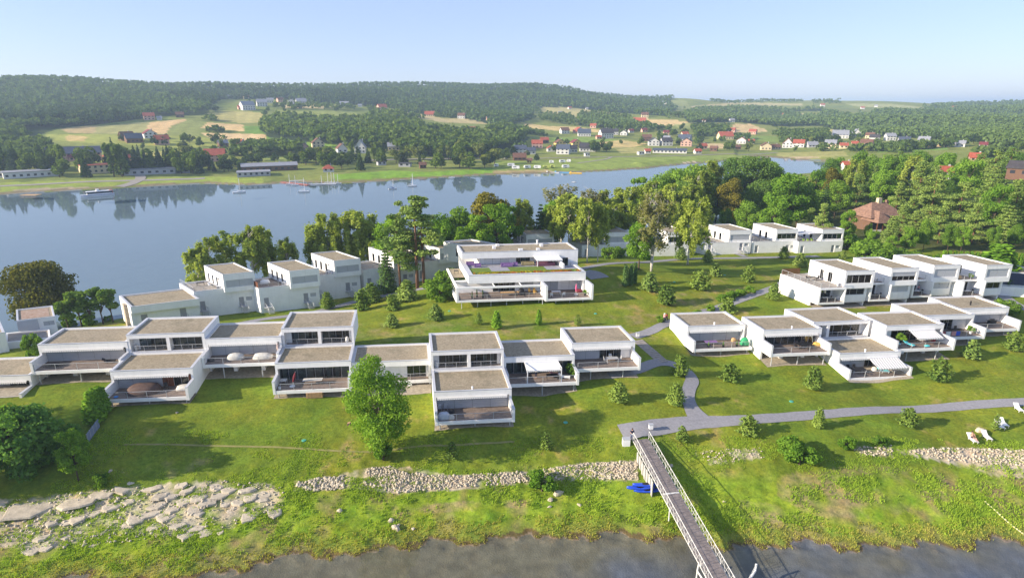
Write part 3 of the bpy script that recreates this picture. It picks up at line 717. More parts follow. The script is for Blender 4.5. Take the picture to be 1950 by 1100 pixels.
def terrace_unit(root, fr, W, D, glaz, wings='LR', P=2.85, fold=True, stilts=3, under=True, skipL=False, skipR=False, base_v=2.2):
    """one flat: roof, walls, glazed front behind a projecting deck with wing walls; the frame's origin is the left front corner of its roof"""
    th, fas, dk, db = .36, .95, -3.3, -3.82
    gf = min(fr.ground(0, D), fr.ground(W, D), fr.ground(0, 0), fr.ground(W, 0)) - .6
    for s, u0 in ((0, 0), (1, W - th)):
        MB(fr).box(u0, u0 + th, 0, D, (gf if under else db), -.07).build('side_wall', WHITE, root)
    MB(fr).box(th, W - th, D - .3, D, gf if under else db, -.07).build('back_wall', WHITE, root)
    MB(fr).box(th, W - th, 0, .3, -fas, -.07).build('fascia', WHITE, root)
    MB(fr).box(th, W - th, .3, D - .3, -fas, -.63).build('ceiling_slab', WHITE, root)
    roof_top(fr, root, 0, W, 0, D, 0)
    MB(fr).box(th, W - th, -P, D - .3, db, dk).build('deck_slab', WHITE, root)
    nb = max(3, int(P / .9)); e = np.linspace(-P + .16, 1.0, nb + 1)
    mb = MB(fr)
    for i in range(nb * 4):
        a = -P + .16 + (1.0 + P - .16) * i / (nb * 4); b = -P + .16 + (1.0 + P - .16) * (i + 1) / (nb * 4) - .012
        mb.box(th, W - th, a, b, dk + .005, dk + .035)
    mb.build('deck_boards', DECK, root)
    wc = None
    for s, u0 in (('L', 0), ('R', W - th)):
        if s in wings:
            w_ = MB(fr).box(u0, u0 + th, -P - .03, -.003, db - .05, dk + 1.46).build('wing_wall', WHITE, root)
            MB(fr).box(u0 - .03, u0 + th + .03, -P - .06, -.01, dk + 1.46, dk + 1.53).build('wing_coping', COPING, w_)
        else:
            MB(fr).box(u0, u0 + th, -P, -.003, db, dk).build('deck_end', WHITE, root)
    railing(fr, root, [(th + .06, -P + .10), (W - th - .06, -P + .10)], 1.05, 2.9, dk)
    v = .95; wl, wh = dk + .02, -fas
    u = th + .02
    for kind, wd in glaz:
        u1 = min(u + wd, W - th - .02)
        n = max(1, round((u1 - u) / 2.4))
        if kind == 'S': shutters(fr, root, u, u1, wl, wh, v, n)
        elif kind == 'G': window(fr, root, u, u1, wl, wh, v, mull=max(2, round((u1 - u) / 1.3)), seed=int(abs(fr.o[0]) * 10))
        elif kind == 'D':
            window(fr, root, u, u1, wl, wh, v, mull=max(2, round((u1 - u) / 1.0)), curtain=False)
        elif kind == 'W':
            MB(fr).box(u, u1, v, v + .2, wl, wh).build('front_wall', WHITE, root)
        elif kind == 'B':
            nn = max(1, round((u1 - u) / 1.0)); ee = np.linspace(u, u1, nn + 1)
            for j in range(nn): MB(fr).box(ee[j] + .02, ee[j + 1] - .02, v - .02, v + .05, wl, wh).build('brown_door_leaf', BROWNW, root)
        u = u1
    if fold: awning_folded(fr, root, th + .12, W - th - .3, -.01, -fas - .02)
    if under:
        MB(fr).box(th, W - th, base_v, base_v + .3, gf, db).build('base_wall', WHITE, root)
        for x in (.35, .72): MB(fr).box(W * x - .3, W * x + .3, -.2, .9, gf, db).build('pier', WHITE, root)
        for i in range(stilts):
            x = W * (i + .5) / stilts if stilts < 3 else th + .3 + (W - 2 * th - .6) * i / (stilts - 1)
            y = -P + .5; g = fr.ground(x, y)
            if g < db - .1: MB(fr).tube((x, y, g - .4), (x, y, db), .085, n=8).build('stilt', STEEL, root)
    # earth strip under the overhang
def apron(fr, W, v0, v1, u0=0.0):
    a = fr.W(u0, (v0 + v1) / 2, 0); b = fr.W(W, (v0 + v1) / 2, 0)
    structure(ribbon('earth_apron', [a[:2], ((a[0] + b[0]) / 2, (a[1] + b[1]) / 2), b[:2]], v1 - v0, APRON, .045, world=True))
def loggia_unit(root, fr, W, D, Hh=3.1, split=.52, glazed=('G', 'G')):
    """the upper flat set back over the lower roof"""
    th = .36; dk = -Hh + .12
    for u0 in (0, W - th):
        MB(fr).box(u0, u0 + th, 0, D, -Hh, -.07).build('side_wall', WHITE, root)
    MB(fr).box(th, W - th, D - .3, D, -Hh - 1.5, -.07).build('back_wall', WHITE, root)
    MB(fr).box(th, W - th, 0, .3, -.72, -.07).build('fascia', WHITE, root)
    MB(fr).box(th, W - th, .3, D - .3, -.72, -.63).build('ceiling_slab', WHITE, root)
    roof_top(fr, root, 0, W, 0, D, 0)
    MB(fr).box(th, W - th, .26, D - .3, -Hh, dk).build('floor_slab', DECK, root)
    MB(fr).box(th, W - th, -.03, .26, -Hh + .02, dk + .12).build('sill', COPING, root)
    pu = W * split
    MB(fr).box(pu - .25, pu + .25, .02, 1.25, dk, -.72).build('pillar', WHITE, root)
    window(fr, root, th + .9, pu - .25, dk + .02, -.72, 1.2, mull=4, seed=5 + int(abs(fr.o[0])))
    MB(fr).box(th, th + .9, 1.2, 1.4, dk, -.72).build('front_wall', WHITE, root)
    window(fr, root, pu + .25, W - th - .5, dk + .02, -.72, 1.2, mull=4, seed=9 + int(abs(fr.o[0])))
    MB(fr).box(W - th - .5, W - th, 1.2, 1.4, dk, -.72).build('front_wall', WHITE, root)
    railing(fr, root, [(th + .2, .1), (pu - .3, .1)], .85, 1.8, dk + .12)
    railing(fr, root, [(pu + .3, .1), (W - th - .1, .1)], .85, 1.8, dk + .12)

AZ, AV = 5.5, 99.5
UNITS = {}
G_LEFT = 'white terrace houses along the near bank'
def house(label, o, grp=None):
    return thing('terrace_house', o, label, 'house', grp)
def unit_frame(x, y, z, azu=AZ, azv=AV): return Fr((x, y, z), azu, azv)
BX = [-86, -73.6, -60.2, -48.3, -36.4, -24.8, -12.5, -1.1, 10.3, 21]      # party walls of the near row, along the row at y = 85
def bx_(k, y): return BX[k] - .1673 * (y - 85) + .02
def simple(key, k, y, z, D, glaz, label, **kw):
    fr = unit_frame(bx_(k, y), y, z); W = (BX[k + 1] - BX[k] - .05) / 1.011
    r = house(label, fr.o); UNITS[key] = (fr, W)
    terrace_unit(r, fr, W, D, glaz, **kw); apron(fr, W, -2.6, 1.4)
    return r, fr, W
def double(key, k, yl, zl, yu, zu, Du, glaz, label, **kw):
    fr = unit_frame(bx_(k, yl), yl, zl); W = (BX[k + 1] - BX[k] - .05) / 1.011
    r = house(label, fr.o); UNITS[key] = (fr, W)
    D = (yu - yl) / math.sin(R_(AV)) - .02
    terrace_unit(r, fr, W, D, glaz, **kw); apron(fr, W, -2.6, 1.0)
    base = Fr(fr.o, AZ, AV)
    up = Fr(fr.o, AZ, AV)
    up.p = lambda u, v, w, q=base: q.p(u, v + D + .02, w + zu - zl)
    loggia_unit(r, up, W, Du, zu - zl + .02)
    UNITS[key + 'u'] = (up, W)
    return r, fr, W
simple('U0', 0, 82.2, 8.9, 7.3, [('S', 8), ('G', 6)], 'white flat-roofed house cut by the left photo edge, lowest of the near row', skipL=True)
simple('U1', 1, 86.6, 12.5, 7.3, [('S', 11.8)], 'single-storey white house left of the stepped house with brown doors, all shutters down')
double('U2', 2, 81.2, 10.5, 87.9, 13.6, 8.0, [('S', 6.4), ('B', 1.6), ('D', 2.2), ('B', 2)], 'stepped two-storey white house with brown doors beside the thuja hedge')
simple('U3', 3, 89.0, 12.5, 7.2, [('S', 11.8)], 'white house with two cocoon loungers wrapped in pale covers on its deck', stilts=2)
double('U4', 4, 84.0, 10.5, 90.7, 13.6, 8.3, [('G', 11.8)], 'stepped two-storey white house with closed maroon parasol and pallet pile', fold=False)
simple('U5', 5, 85.4, 10.0, 7.0, [('W', 8.0), ('D', 3.0), ('W', 1)], 'white house mostly hidden behind the tall maple on the lawn', wings='', P=.25, fold=False, stilts=2)
double('U6', 6, 77.5, 9.0, 84.8, 12.1, 7.8, [('S', 11.8)], 'stepped two-storey white house right of the maple with grey tarpaulin bundle on deck')
_r, _f, _w = simple('U7', 7, 86.2, 10.5, 7.0, [('G', 11.8)], 'white house with plain white awning out between two poles', fold=False, stilts=3)
a_ = awning_open(_f, _r, 3.2, 8.6, -.02, -.98, 1.9, .55, CANVAS)
for x in (3.25, 8.5): MB(_f).box(x - .06, x + .06, -2.7, -2.58, -3.3, -.9).box(x - .05, x + .05, -2.58, -.02, -1.0, -.9).build('awning_pole', PLAST, _r)
simple('U8', 8, 89.6, 11.5, 7.2, [('S', 4.6), ('G', 3.6), ('W', 4)], 'white end house beside the garden steps, glass table on its deck', wings='R', stilts=2)

# the right-hand terrace
AZ, AV = 6.8, 104.5
def rsimple(key, x, y, z, W, D, glaz, label, **kw):
    W = (W - x - .05) / 1.0236; x -= .2586 * (y - 100)
    fr = unit_frame(x, y, z); r = house(label, fr.o); UNITS[key] = (fr, W)
    terrace_unit(r, fr, W, D, glaz, **kw); apron(fr, W, -2.7, 1.6)
    return r, fr, W
rsimple('V1', 31.4, 100.3, 10.4, 42.5, 7.2, [('S', 11)], 'white end house with a sunlit left wall and green grill cover on its deck', wings='L', stilts=3)
rsimple('V2', 42.55, 96.8, 11.0, 53.6, 7.0, [('G', 11)], 'white house of the right row with dark table set and yellow crate on its deck', stilts=3)
# V3 is the stepped pair in the middle of the row
fr = unit_frame(53.65 + .2586 * 6.4, 93.6, 8.0); r = house('stepped two-storey white house of the right row under a wide striped awning', fr.o); UNITS['L3'] = (fr, 11.2)
terrace_unit(r, fr, 11.2, 6.75, [('S', 5.2), ('D', 1.6), ('S', 4.2)], stilts=3); apron(fr, 11.3, -3.6, 1.0)
up = Fr(fr.o, AZ, AV); _q = Fr(fr.o, AZ, AV)
up.p = lambda u, v, w: _q.p(u, v + 6.77, w + 3.2)
loggia_unit(r, up, 11.0, 7.6, 3.22, .28); UNITS['L3u'] = (up, 11.0)
awning_open(fr, r, 5.3, 10.6, -.03, -1.0, 2.7, .8)
r, fr, W = rsimple('V4', 65.3, 98.6, 11.1, 76.6, 7.1, [('W', 1.6), ('G', 5), ('D', 2.2), ('W', 2)], 'white house of the right row with two turquoise loungers on its deck', fold=False, stilts=2)
awning_open(fr, r, 4.4, 9.2, -.03, -1.0, 2.2, .7)
r, fr, W = rsimple('V5', 76.65, 104.2, 11.0, 87.6, 7.3, [('S', 4.4), ('D', 2.6), ('S', 4)], 'white house of the right row with towels drying over the railing', fold=False, stilts=2, wings='R')
awning_open(fr, r, .6, 3.6, -.03, -1.0, 1.3, .35, CANVAS)
r, fr, W = rsimple('V6', 87.65, 108.2, 11.0, 98.2, 7.4, [('S', 10)], 'white house at the far right end of the right row, black barbecue on deck', wings='R', stilts=2)
MB(fr).tube((4.6, 2.6, -.3), (4.6, 2.6, .55), .14, n=10).build('vent_pipe', BLACK, r)
for key, u, v in (('V1', 5.2, .5), ('V2', 5.4, .4), ('L3', 5.0, .5), ('U6', 5.6, .35)):
    fr, W = UNITS[key]
    o = MB(fr).lathe((u, v, -.3), [(.11, 0), (.11, .5), (.16, .52), (.16, .66), (.02, .72)], 8)
    o.build('roof_vent', PLAST, next(q for q in COL.objects if q.get('category') == 'house' and (q.location - Vector(fr.o)).length < .01))

def boxwall(fr, root, u0, u1, v0, v1, w0, w1, front=(), left=(), right=(), t=.3, name='wall'):
    MB(fr).wall(u0, u1, w0, w1, v0, v0 + t, front).build(name, WHITE, root)
    MB(fr).wall(v0 + t, v1, w0, w1, u0, u0 + t, left, 'v').build(name, WHITE, root)
    MB(fr).wall(v0 + t, v1, w0, w1, u1 - t, u1, right, 'v').build(name, WHITE, root)
    MB(fr).box(u0 + t, u1 - t, v1 - t, v1, w0, w1).build(name, WHITE, root)
def door(fr, root, u0, u1, w0, w1, v):
    d = MB(fr).box(u0, u1, v + .12, v + .18, w0, w1).build('door', DOORG, root)
    MB(fr).box(u1 - .16, u1 - .08, v + .06, v + .12, w0 + 1.0, w0 + 1.12).build('handle', STEEL, d)
def steps(fr, root, u, v, top, bot, wd=1.1, dirv=-1, dx=0.0):
    n = max(3, int((top - bot) / .2)); mb = MB(fr); run = .27
    for i in range(n):
        z = top - (i + 1) * (top - bot) / n
        mb.box(u + dx * i * run, u + wd + dx * i * run, v - 1.0 - run * (i + 1), v - 1.0 - run * i, z - .05, z)
    s = mb.build('steps', STEEL, root)
    l = MB(fr).box(u - .2, u + wd + .2, v - 1.0, v, top - .1, top).build('landing', STEEL, s)
    rl = MB(fr)
    for x in (u - .02, u + wd + .02):
        a, b = (x, v - 1.0, top + .95), (x + dx * n * run, v - 1.0 - run * n, bot + .95)
        rl.tube(a, b, .03); rl.tube((x, v - .05, top + .95), a, .03); rl.tube(a, (x, v - 1.0, top), .025); rl.tube(b, (b[0], b[1], bot), .025)
        rl.tube((x, v - 1.0, top + .5), (b[0], b[1], bot + .5), .015); rl.tube((x, v - .05, top + .95), (x, v - .05, top), .025)
        rl.tube((a[0], a[1], bot + .1), (a[0], a[1], top), .04)
    rl.build('handrail', STEEL, s)
# ---- row on the lake side: doors to the path below, a box-shaped storey and a roof terrace above
def tower_house(root, fr, tw, bw, Dl, gz, bl=-.85, bt=3.4, bproj=.75, Db=11.5, win='S', doors=True, stair=True, mirror=False, fence=False, sidewin=3, seed=0, rail=True, shade=False):
    W = tw + bw; hol = []
    dz = gz + 1.1 if stair else gz + .12
    if doors: hol = [(.9, 1.95, dz, dz + 2.15), (W - 3.6, W - 2.55, dz, dz + 2.15), (W - 2.1, W - .8, dz + 1.15, dz + 2.05)]
    boxwall(fr, root, 0, W, 0, Dl, gz - .8, -.06, hol)
    ring(MB(fr), 0 - .03, tw, -.03, Dl + .03, -.06, 0, .38, .3).build('parapet_coping', COPING, root)
    MB(fr).box(.3, W - .3, .3, Dl - .3, -.75, -.32).build('terrace_floor', DECK if fence else CONC, root)
    if doors:
        for q in hol[:2]: door(fr, root, *q[:2], dz, dz + 2.15, 0)
        shutters(fr, root, hol[2][0], hol[2][1], hol[2][2], hol[2][3], .15, 1)
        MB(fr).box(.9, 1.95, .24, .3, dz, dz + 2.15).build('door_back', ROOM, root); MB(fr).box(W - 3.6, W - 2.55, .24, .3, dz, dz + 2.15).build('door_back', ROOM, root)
        if stair:
            steps(fr, root, .85, 0, dz, gz + .05); steps(fr, root, W - 3.65, 0, dz, gz + .05)
    if rail: railing(fr, root, [(.2, Dl - .3), (.2, .2), (tw - .1, .2)], 1.0, 2.2, -.06)
    if fence:
        f = MB(fr)
        for i in range(14): f.box(.12 + .0, .2, .35 + i * .42, .70 + i * .42, -.06, 1.25)
        f.build('deck_screen', BROWNW, root)
    u0, u1, v0, v1 = tw, W + .05, -bproj, -bproj + Db
    fh = [(u0 + .45, u1 - .45, bl + 1.1, bl + 2.75)]
    sh = []
    if sidewin: sh = [(v0 + 3.6 + 2.6 * i, v0 + 4.7 + 2.6 * i, -.28, 2.0) for i in range(sidewin)]
    boxwall(fr, root, u0, u1, v0, v1, bl, bt - .07, fh, sh, name='box_wall')
    MB(fr).box(u0 + .3, u1 - .3, v0 + .3, v1 - .3, bl, bl + .2).build('box_floor', WHITE, root)
    roof_top(fr, root, u0, u1, v0, v1, bt, .3, .25, .2)
    a = fh[0]
    if win == 'S': shutters(fr, root, a[0], a[1], a[2], a[3], v0 + .16, 2)
    elif win == 'H':
        shutters(fr, root, a[0], a[1], a[2] + .8, a[3], v0 + .12, 2); window(fr, root, a[0], a[1], a[2], a[2] + .8, v0 + .16, mull=4, seed=seed)
    else: window(fr, root, a[0], a[1], a[2], a[3], v0 + .15, mull=4, seed=seed)
    for q in sh: window(fr, root, q[0], q[1], q[2], q[3], u0 + .12, 'v', 1, seed=seed)
    if sidewin:
        MB(fr).lathe((u0 - .12, v0 + 2.6, 1.9), [(.12, -.12), (.16, 0), (.12, .12)], 8).build('wall_lamp', BLACK, root)
    if shade:
        s = MB(fr).hexa([(.4, 1.2, 2.0), (tw, .2, 2.35), (tw, 4.6, 2.4), (.4, 4.4, 2.0), (.4, 1.2, 2.04), (tw, .2, 2.39), (tw, 4.6, 2.44), (.4, 4.4, 2.04)])
        s.build('sun_sail', SHUT, root)
AW, VW = 24.0, 135.0
# W1: the single-storey end house
fr = Fr((-79.4, 118.1, 8.0), 26.0, 133.0); W = 12.8
r = thing('terrace_house', fr.o, 'low single-storey white house nearest the lake, at the left end of its row', 'house')
g = -5.0
hol = [(1.7, 2.9, g + .6, g + 2.75), (9.0, 10.2, g + .9, g + 3.05)]
boxwall(fr, r, 0, W, .9, 10.6, g - .8, -1.55, [(a, b, c, d) for a, b, c, d in hol])
MB(fr).box(0, W, 0, .3, -1.55, -.07).box(0, .3, .3, 10.6, -1.55, -.07).box(W - .3, W, .3, 10.6, -1.55, -.07).box(.3, W - .3, 10.3, 10.6, -1.55, -.07).build('parapet_wall', WHITE, r)
MB(fr).box(.3, W - .3, .3, .9, -1.5, -1.2).build('soffit', WHITE, r)
roof_top(fr, r, 0, W, 0, 10.6, 0, .5, .3)
for q in hol: door(fr, r, *q, .9); MB(fr).box(q[0], q[1], 1.14, 1.2, q[2], q[3]).build('door_back', ROOM, r)
steps(fr, r, 9.1, .9, g + .9, g + .1)
MB(fr).box(-.6, -.02, 3.2, 5.0, g - 1, -.3).build('chimney_breast', mat('rough_stone', (.42, .35, .27), .95, .3, 3, .04, 8), r)
for nm, x, y, tw, bw, lab, kw in [
    ('W2', -70.6, 126.8, 6.0, 6.5, 'white house with bare roof terrace, second from the left end on the lake side', dict(gz=-5.7, stair=True)),
    ('W3', -57.3, 129.4, 6.6, 6.5, 'white house with brown-screened roof terrace and covered garden table on the lake side', dict(gz=-5.7, fence=True)),
    ('W4', -48.9, 139.3, 5.6, 6.3, 'white lake-side house with a wide shuttered box front behind a young pine', dict(gz=-5.9)),
    ('W5', -37.4, 145.2, 7.4, 6.3, 'white lake-side house half hidden by the tall pines', dict(gz=-5.6)),
    ('W6', -25.2, 152.5, 6.0, 6.3, 'white lake-side house glimpsed behind the pine trunks', dict(gz=-4.6, stair=False)),
    ('W7', -2.0, 172.0, 6.0, 8.2, 'white house with grey roof rising behind the pavilion', dict(gz=-3.4, doors=False, stair=False))]:
    fr = Fr((x, y, 8.6), AW if nm != 'W7' else 8.0, VW if nm != 'W7' else 108.0); UNITS[nm] = (fr, tw + bw)
    r = thing('terrace_house', fr.o, lab, 'house', None)
    tower_house(r, fr, tw, bw, 9.6, **kw)
# ---- row behind on the right, before the wood
for nm, x, y, win, lab, kw in [
    ('B4', 20.5, 171.5, 'S', 'white house behind the leaning trunks right of the pavilion', {}),
    ('B3', 38.5, 171.5, 'G', 'white house screened by hanging birch branches in the back row', {}),
    ('B0', 57.6, 174.5, 'S', 'white house of the back row with an open outside stair, third from the wood', dict(stair=True)),
    ('B1', 72.3, 176.2, 'G', 'white house of the back row with long window band, second from the wood', {}),
    ('B2', 86.0, 176.0, 'G', 'white house of the back row nearest the wood, grey sun sail over its terrace', dict(shade=True))]:
    fr = Fr((x, y, 9.0), 6.0, 109.0); UNITS[nm] = (fr, 14)
    r = thing('terrace_house', fr.o, lab, 'house', None)
    kw.setdefault('stair', False)
    tower_house(r, fr, 7.4, 6.9, 9.5, gz=-3.6, win=win, bproj=-.35, Db=10.2, bl=-.6, bt=3.5, sidewin=2, seed=len(nm) + int(x), **kw)

# ---- second row on the right: two storeys of loggias and cantilevered boxes
def loggia_tower(root, fr, lw, bw, first=False, win='S', lowwin='S', seed=0, open_top=True):
    """u=0 left edge, w=0 at the terrace level between the storeys; ground near w=-4.1"""
    W = lw + bw; D = 9.3; g = -4.1; t = .32
    MB(fr).wall(-2.2, D, g - .9, (0 if first else 0) - .06, 0, t, [(-2.2, -.0, g - .9, g + .55)], 'v').build('side_wall', WHITE, root)
    MB(fr).box(t, lw, -2.2, 1.2, g + .55, g + .95).build('deck_slab', WHITE, root)
    MB(fr).box(t, lw, -2.1, 1.2, g + .96, g + .99).build('deck_boards', DECK, root)
    MB(fr).box(t, lw, -2.2 if first else -.6, D, -.45, -.06).build('terrace_slab', WHITE, root)
    MB(fr).box(t, lw, (-2.2 if first else -.6) + .25, D - .3, -.06, -.02).build('terrace_floor', CONC if first else DECK, root)
    window(fr, root, t + .3, lw - .3, g + 1.0, -.5, 1.1, mull=3, seed=seed)
    MB(fr).wall(t, lw, g + .55, -.45, 1.05, 1.3, [(t + .3, lw - .3, g + 1.0, -.5)]).build('front_wall', WHITE, root)
    railing(fr, root, [(t + .05, -2.1), (lw - .1, -2.1)], 1.0, 2.0, g + .98)
    MB(fr).box(lw, lw + .25, -2.2, 1.3, g + .55, -.06).build('party_wall', WHITE, root)
    # lower right part
    h2 = [(lw + .7, W - .5, g + 2.05, g + 3.35)]
    MB(fr).wall(lw + .25, W, g + .55, -.06, -1.0, -.7, h2).build('lower_wall', WHITE, root)
    MB(fr).box(lw + .25, W, -.7, 1.0, g + .3, g + .55).build('soffit', WHITE, root)
    MB(fr).box(W - .3, W, -.7, D, g - .9, -.06).build('side_wall', WHITE, root)
    MB(fr).box(lw + .3, W - .3, 1.0, 1.3, g - .9, g + .55).build('base_wall', WHITE, root)
    MB(fr).box(t, W - .3, D - .3, D, g - .9, -.06).build('back_wall', WHITE, root)
    MB(fr).box(t, lw, 1.5, 1.8, g - .9, g + .55).build('base_wall', WHITE, root)
    (shutters(fr, root, h2[0][0], h2[0][1], h2[0][2], h2[0][3], -.86, 2) if lowwin == 'S' else window(fr, root, h2[0][0], h2[0][1], h2[0][2], h2[0][3], -.86, mull=3, seed=seed + 3))
    # box above
    u0, u1, v0, v1, bl, bt = lw - .1, W + .45, -1.75, 8.0, -.40, 3.35
    fh = [(u0 + .45, u1 - .55, bl + 1.05, bl + 2.85)]
    sh = [(v0 + 3.2, v0 + 4.4, 0, 2.1), (v0 + 5.6, v0 + 6.6, 0, 2.1)] if first else [(v0 + 5.0, v0 + 6.4, 0, 2.1)]
    boxwall(fr, root, u0, u1, v0, v1, bl, bt - .07, fh, sh, name='box_wall')
    MB(fr).box(u0 + .3, u1 - .3, v0 + .3, v1 - .3, bl, bl + .2).build('box_floor', WHITE, root)
    roof_top(fr, root, u0, u1, v0, v1, bt, .3, .25, .2)
    a = fh[0]
    if win == 'S': shutters(fr, root, *a, v0 + .16, 2)
    elif win == 'H':
        shutters(fr, root, a[0], a[1], a[2] + .95, a[3], v0 + .12, 2); window(fr, root, a[0], a[1], a[2], a[2] + .95, v0 + .16, mull=4, seed=seed)
    else: window(fr, root, *a, v0 + .15, mull=4, seed=seed)
    for q in sh: window(fr, root, q[0], q[1], q[2], q[3], u0 + .1, 'v', 2, seed=seed)
    railing(fr, root, [(t, -.5 if not first else -2.1), (lw - .2, -.5 if not first else -2.1)], 1.0, 1.6, -.03)
    if first:
        railing(fr, root, [(.15, -2.1), (.15, D - .2)], 1.0, 1.8, -.03)
        f = MB(fr)
        for i in range(16): f.box(.1 + .26 * i, .24 + .26 * i, D - .4, D - .34, -.03, 1.2)
        f.build('slat_screen', BROWNW, root)
for nm, x, y, lw, bw, first, win, lw2, lab in [
    ('R1', 61.9, 118.4, 5.5, 5.9, True, 'G', 'G', 'two-storey white house at the left end of its row, railed corner terrace on top'),
    ('R2', 73.5, 120.5, 4.4, 5.7, False, 'H', 'S', 'two-storey white house with half-lowered grey shutters, second in the upper right row'),
    ('R3', 83.9, 123.0, 4.4, 5.6, False, 'S', 'S', 'two-storey white house with closed grey shutters, third in the upper right row'),
    ('R4', 94.4, 123.0, 5.0, 5.5, False, 'S', 'G', 'two-storey white house at the hedge end of the upper right row, wood on balcony')]:
    fr = Fr((x, y, 12.6), 6.0, 107.0); UNITS[nm] = (fr, lw + bw)
    r = thing('terrace_house', fr.o, lab, 'house'); loggia_tower(r, fr, lw, bw, first, win, lw2, seed=int(x)); apron(fr, lw + bw, -2.2, 1.5)

# ---- the pavilion on the crest
fr = Fr((-9.1, 120.2, 14.2), 6.6, 103.0); UNITS['P'] = (fr, 25)
pv = thing('pavilion', fr.o, 'wide white pavilion with planted roof terrace on thin stilts, centre of the lawn', 'pavilion')
g = -4.6; W = 25.0
# main lower storey
MB(fr).box(0, W, 0, .3, -1.85, -.07).build('front_parapet', WHITE, pv)
MB(fr).box(0, 1.0, .3, 13.5, -1.85, -.07).build('side_parapet', WHITE, pv)
MB(fr).box(W - .6, W, .3, 9, -4.6, -.07).build('side_wall', WHITE, pv)
MB(fr).box(-.03, W + .03, -.04, .55, -.07, 0).box(-.03, 1.05, .55, 13.5, -.07, 0).box(W - .6, W + .03, .55, 9, -.07, 0).build('parapet_coping', COPING, pv)
MB(fr).box(1.0, W - .6, .3, 16, -1.85, -1.2).build('roof_slab', WHITE, pv)
MB(fr).wall(-2.2, W - .6, -4.6, -1.85, 2.6, 2.9, [(5.6, 10.4, -4.55, -1.9), (11.2, 14.4, -4.55, -1.9), (16.5, 19.8, -4.55, -1.9), (20.4, W - .8, -4.55, -1.9)]).build('front_wall', WHITE, pv)
window(fr, pv, 5.6, 10.4, -4.55, -1.9, 2.68, mull=4, seed=3); shutters(fr, pv, 11.2, 14.4, -4.55, -1.9, 2.7, 2)
shutters(fr, pv, 16.5, 19.8, -4.55, -1.9, 2.7, 2); shutters(fr, pv, 20.4, W - .8, -4.55, -1.9, 2.7, 2, m=CANVAS)
MB(fr).box(1, W - .6, 12, 12.3, -6, -1.85).build('back_wall', WHITE, pv)
# deck frame
MB(fr).box(-2.6, 15.3, -2.7, 2.6, -5.05, -4.62).build('deck_slab', WHITE, pv)
MB(fr).box(15.3, W + .4, -3.7, 2.6, -5.05, -4.62).build('deck_slab', WHITE, pv)
MB(fr).box(-2.3, 15.2, -2.4, 2.6, -4.618, -4.59).box(15.8, W - .1, -3.4, 2.6, -4.618, -4.59).build('deck_boards', DECK, pv)
MB(fr).box(-3.0, -2.6, -2.7, 13, -5.05, -4.3).build('deck_edge', WHITE, pv)
MB(fr).box(-3.0, 15.3, -2.72, -2.35, -2.15, -1.8).box(-3.0, -2.55, -2.35, 13, -2.15, -1.8).box(-3.0, -2.5, -2.72, -2.2, -4.3, -2.15).box(-2.55, 0, 2.4, 2.8, -2.15, -1.86).box(5.0, 5.15, -2.35, 0, -2.05, -1.9).box(10.6, 10.75, -2.35, 0, -2.05, -1.9).build('pergola_frame', WHITE, pv)
MB(fr).box(-2.55, -.1, 5.5, 12.9, -2.0, -1.9).build('side_roof', GRAVEL, pv)
for u0 in (15.3, W - .05):
    MB(fr).box(u0, u0 + .48, -3.72, -.01, -5.1, -1.86).build('wing_wall', WHITE, pv); MB(fr).box(u0 - .02, u0 + .5, -3.74, -.02, -1.86, -1.8).build('wing_coping', COPING, pv)
railing(fr, pv, [(-2.4, -2.45), (15.1, -2.45)], 1.05, 2.9, -4.6); railing(fr, pv, [(15.9, -3.5), (W - .2, -3.5)], 1.05, 2.9, -4.6); railing(fr, pv, [(-2.8, -2.3), (-2.8, 12.5)], 1.05, 2.5, -4.3)
for x in (-1.8, 1.5, 4.3, 7.6, 11.0, 14.4): MB(fr).tube((x, -1.9, fr.ground(x, -1.9) - .4), (x, -1.9, -5.05), .09, n=8).build('stilt', STEEL, pv)
for x in (15.0, 17.8, 20.8, 23.6): MB(fr).tube((x, -2.7, fr.ground(x, -2.7) - .4), (x, -2.7, -5.05), .09, n=8).build('stilt', STEEL, pv)
MB(fr).box(3, W - 1, 3.5, 3.8, g - 3.5, -5.05).build('base_wall', WHITE, pv)
# roof garden
GRASSR = mat('roof_lawn', (.10, .17, .02), .95, .3, 3, .05, 12, col2=(.16, .21, .03))
MB(fr).box(1.0, W - .6, .3, 3.2, -1.2, -.14).build('roof_lawn', GRASSR, pv)
MB(fr).box(5.5, 9.5, 3.2, 6.2, -1.2, -.13).box(17.5, W - .6, 3.2, 6.2, -1.2, -.13).build('roof_paving', mat('grey_paving', (.28, .28, .31), .9, .15, 2), pv)
MB(fr).box(9.5, 17.5, 3.2, 6.2, -1.2, -.14).box(1.0, 5.5, 3.2, 6.2, -1.2, -.14).build('roof_lawn', GRASSR, pv)
# upper storey
MB(fr).box(0, 26.2, 8.9, 9.2, 1.3, 2.73).build('upper_fascia', WHITE, pv)
MB(fr).box(0, .3, 9.2, 16.5, 1.3, 2.73).box(25.9, 26.2, 9.2, 16.5, -2.2, 2.73).box(.3, 25.9, 16.2, 16.5, -2.2, 2.73).build('upper_wall', WHITE, pv)
MB(fr).box(.3, 25.9, 9.2, 16.2, 1.3, 2.2).build('upper_ceiling', WHITE, pv)
roof_top(fr, pv, 0, 26.2, 8.9, 16.5, 2.8, .4, .3, .25)
hs = [(5.2, 10.8, -.36, 1.28), (12.4, 15.6, -.36, 1.28), (17.0, 19.8, -.36, 1.28), (22.6, 24.0, -1.6, 1.0)]
MB(fr).wall(4.2, 21.6, -2.0, 1.3, 10.3, 10.6, hs[:3]).build('upper_front_wall', WHITE, pv)
MB(fr).wall(21.6, 26.2, -2.2, 1.3, 8.9, 9.2, hs[3:]).build('upper_front_wall', WHITE, pv)
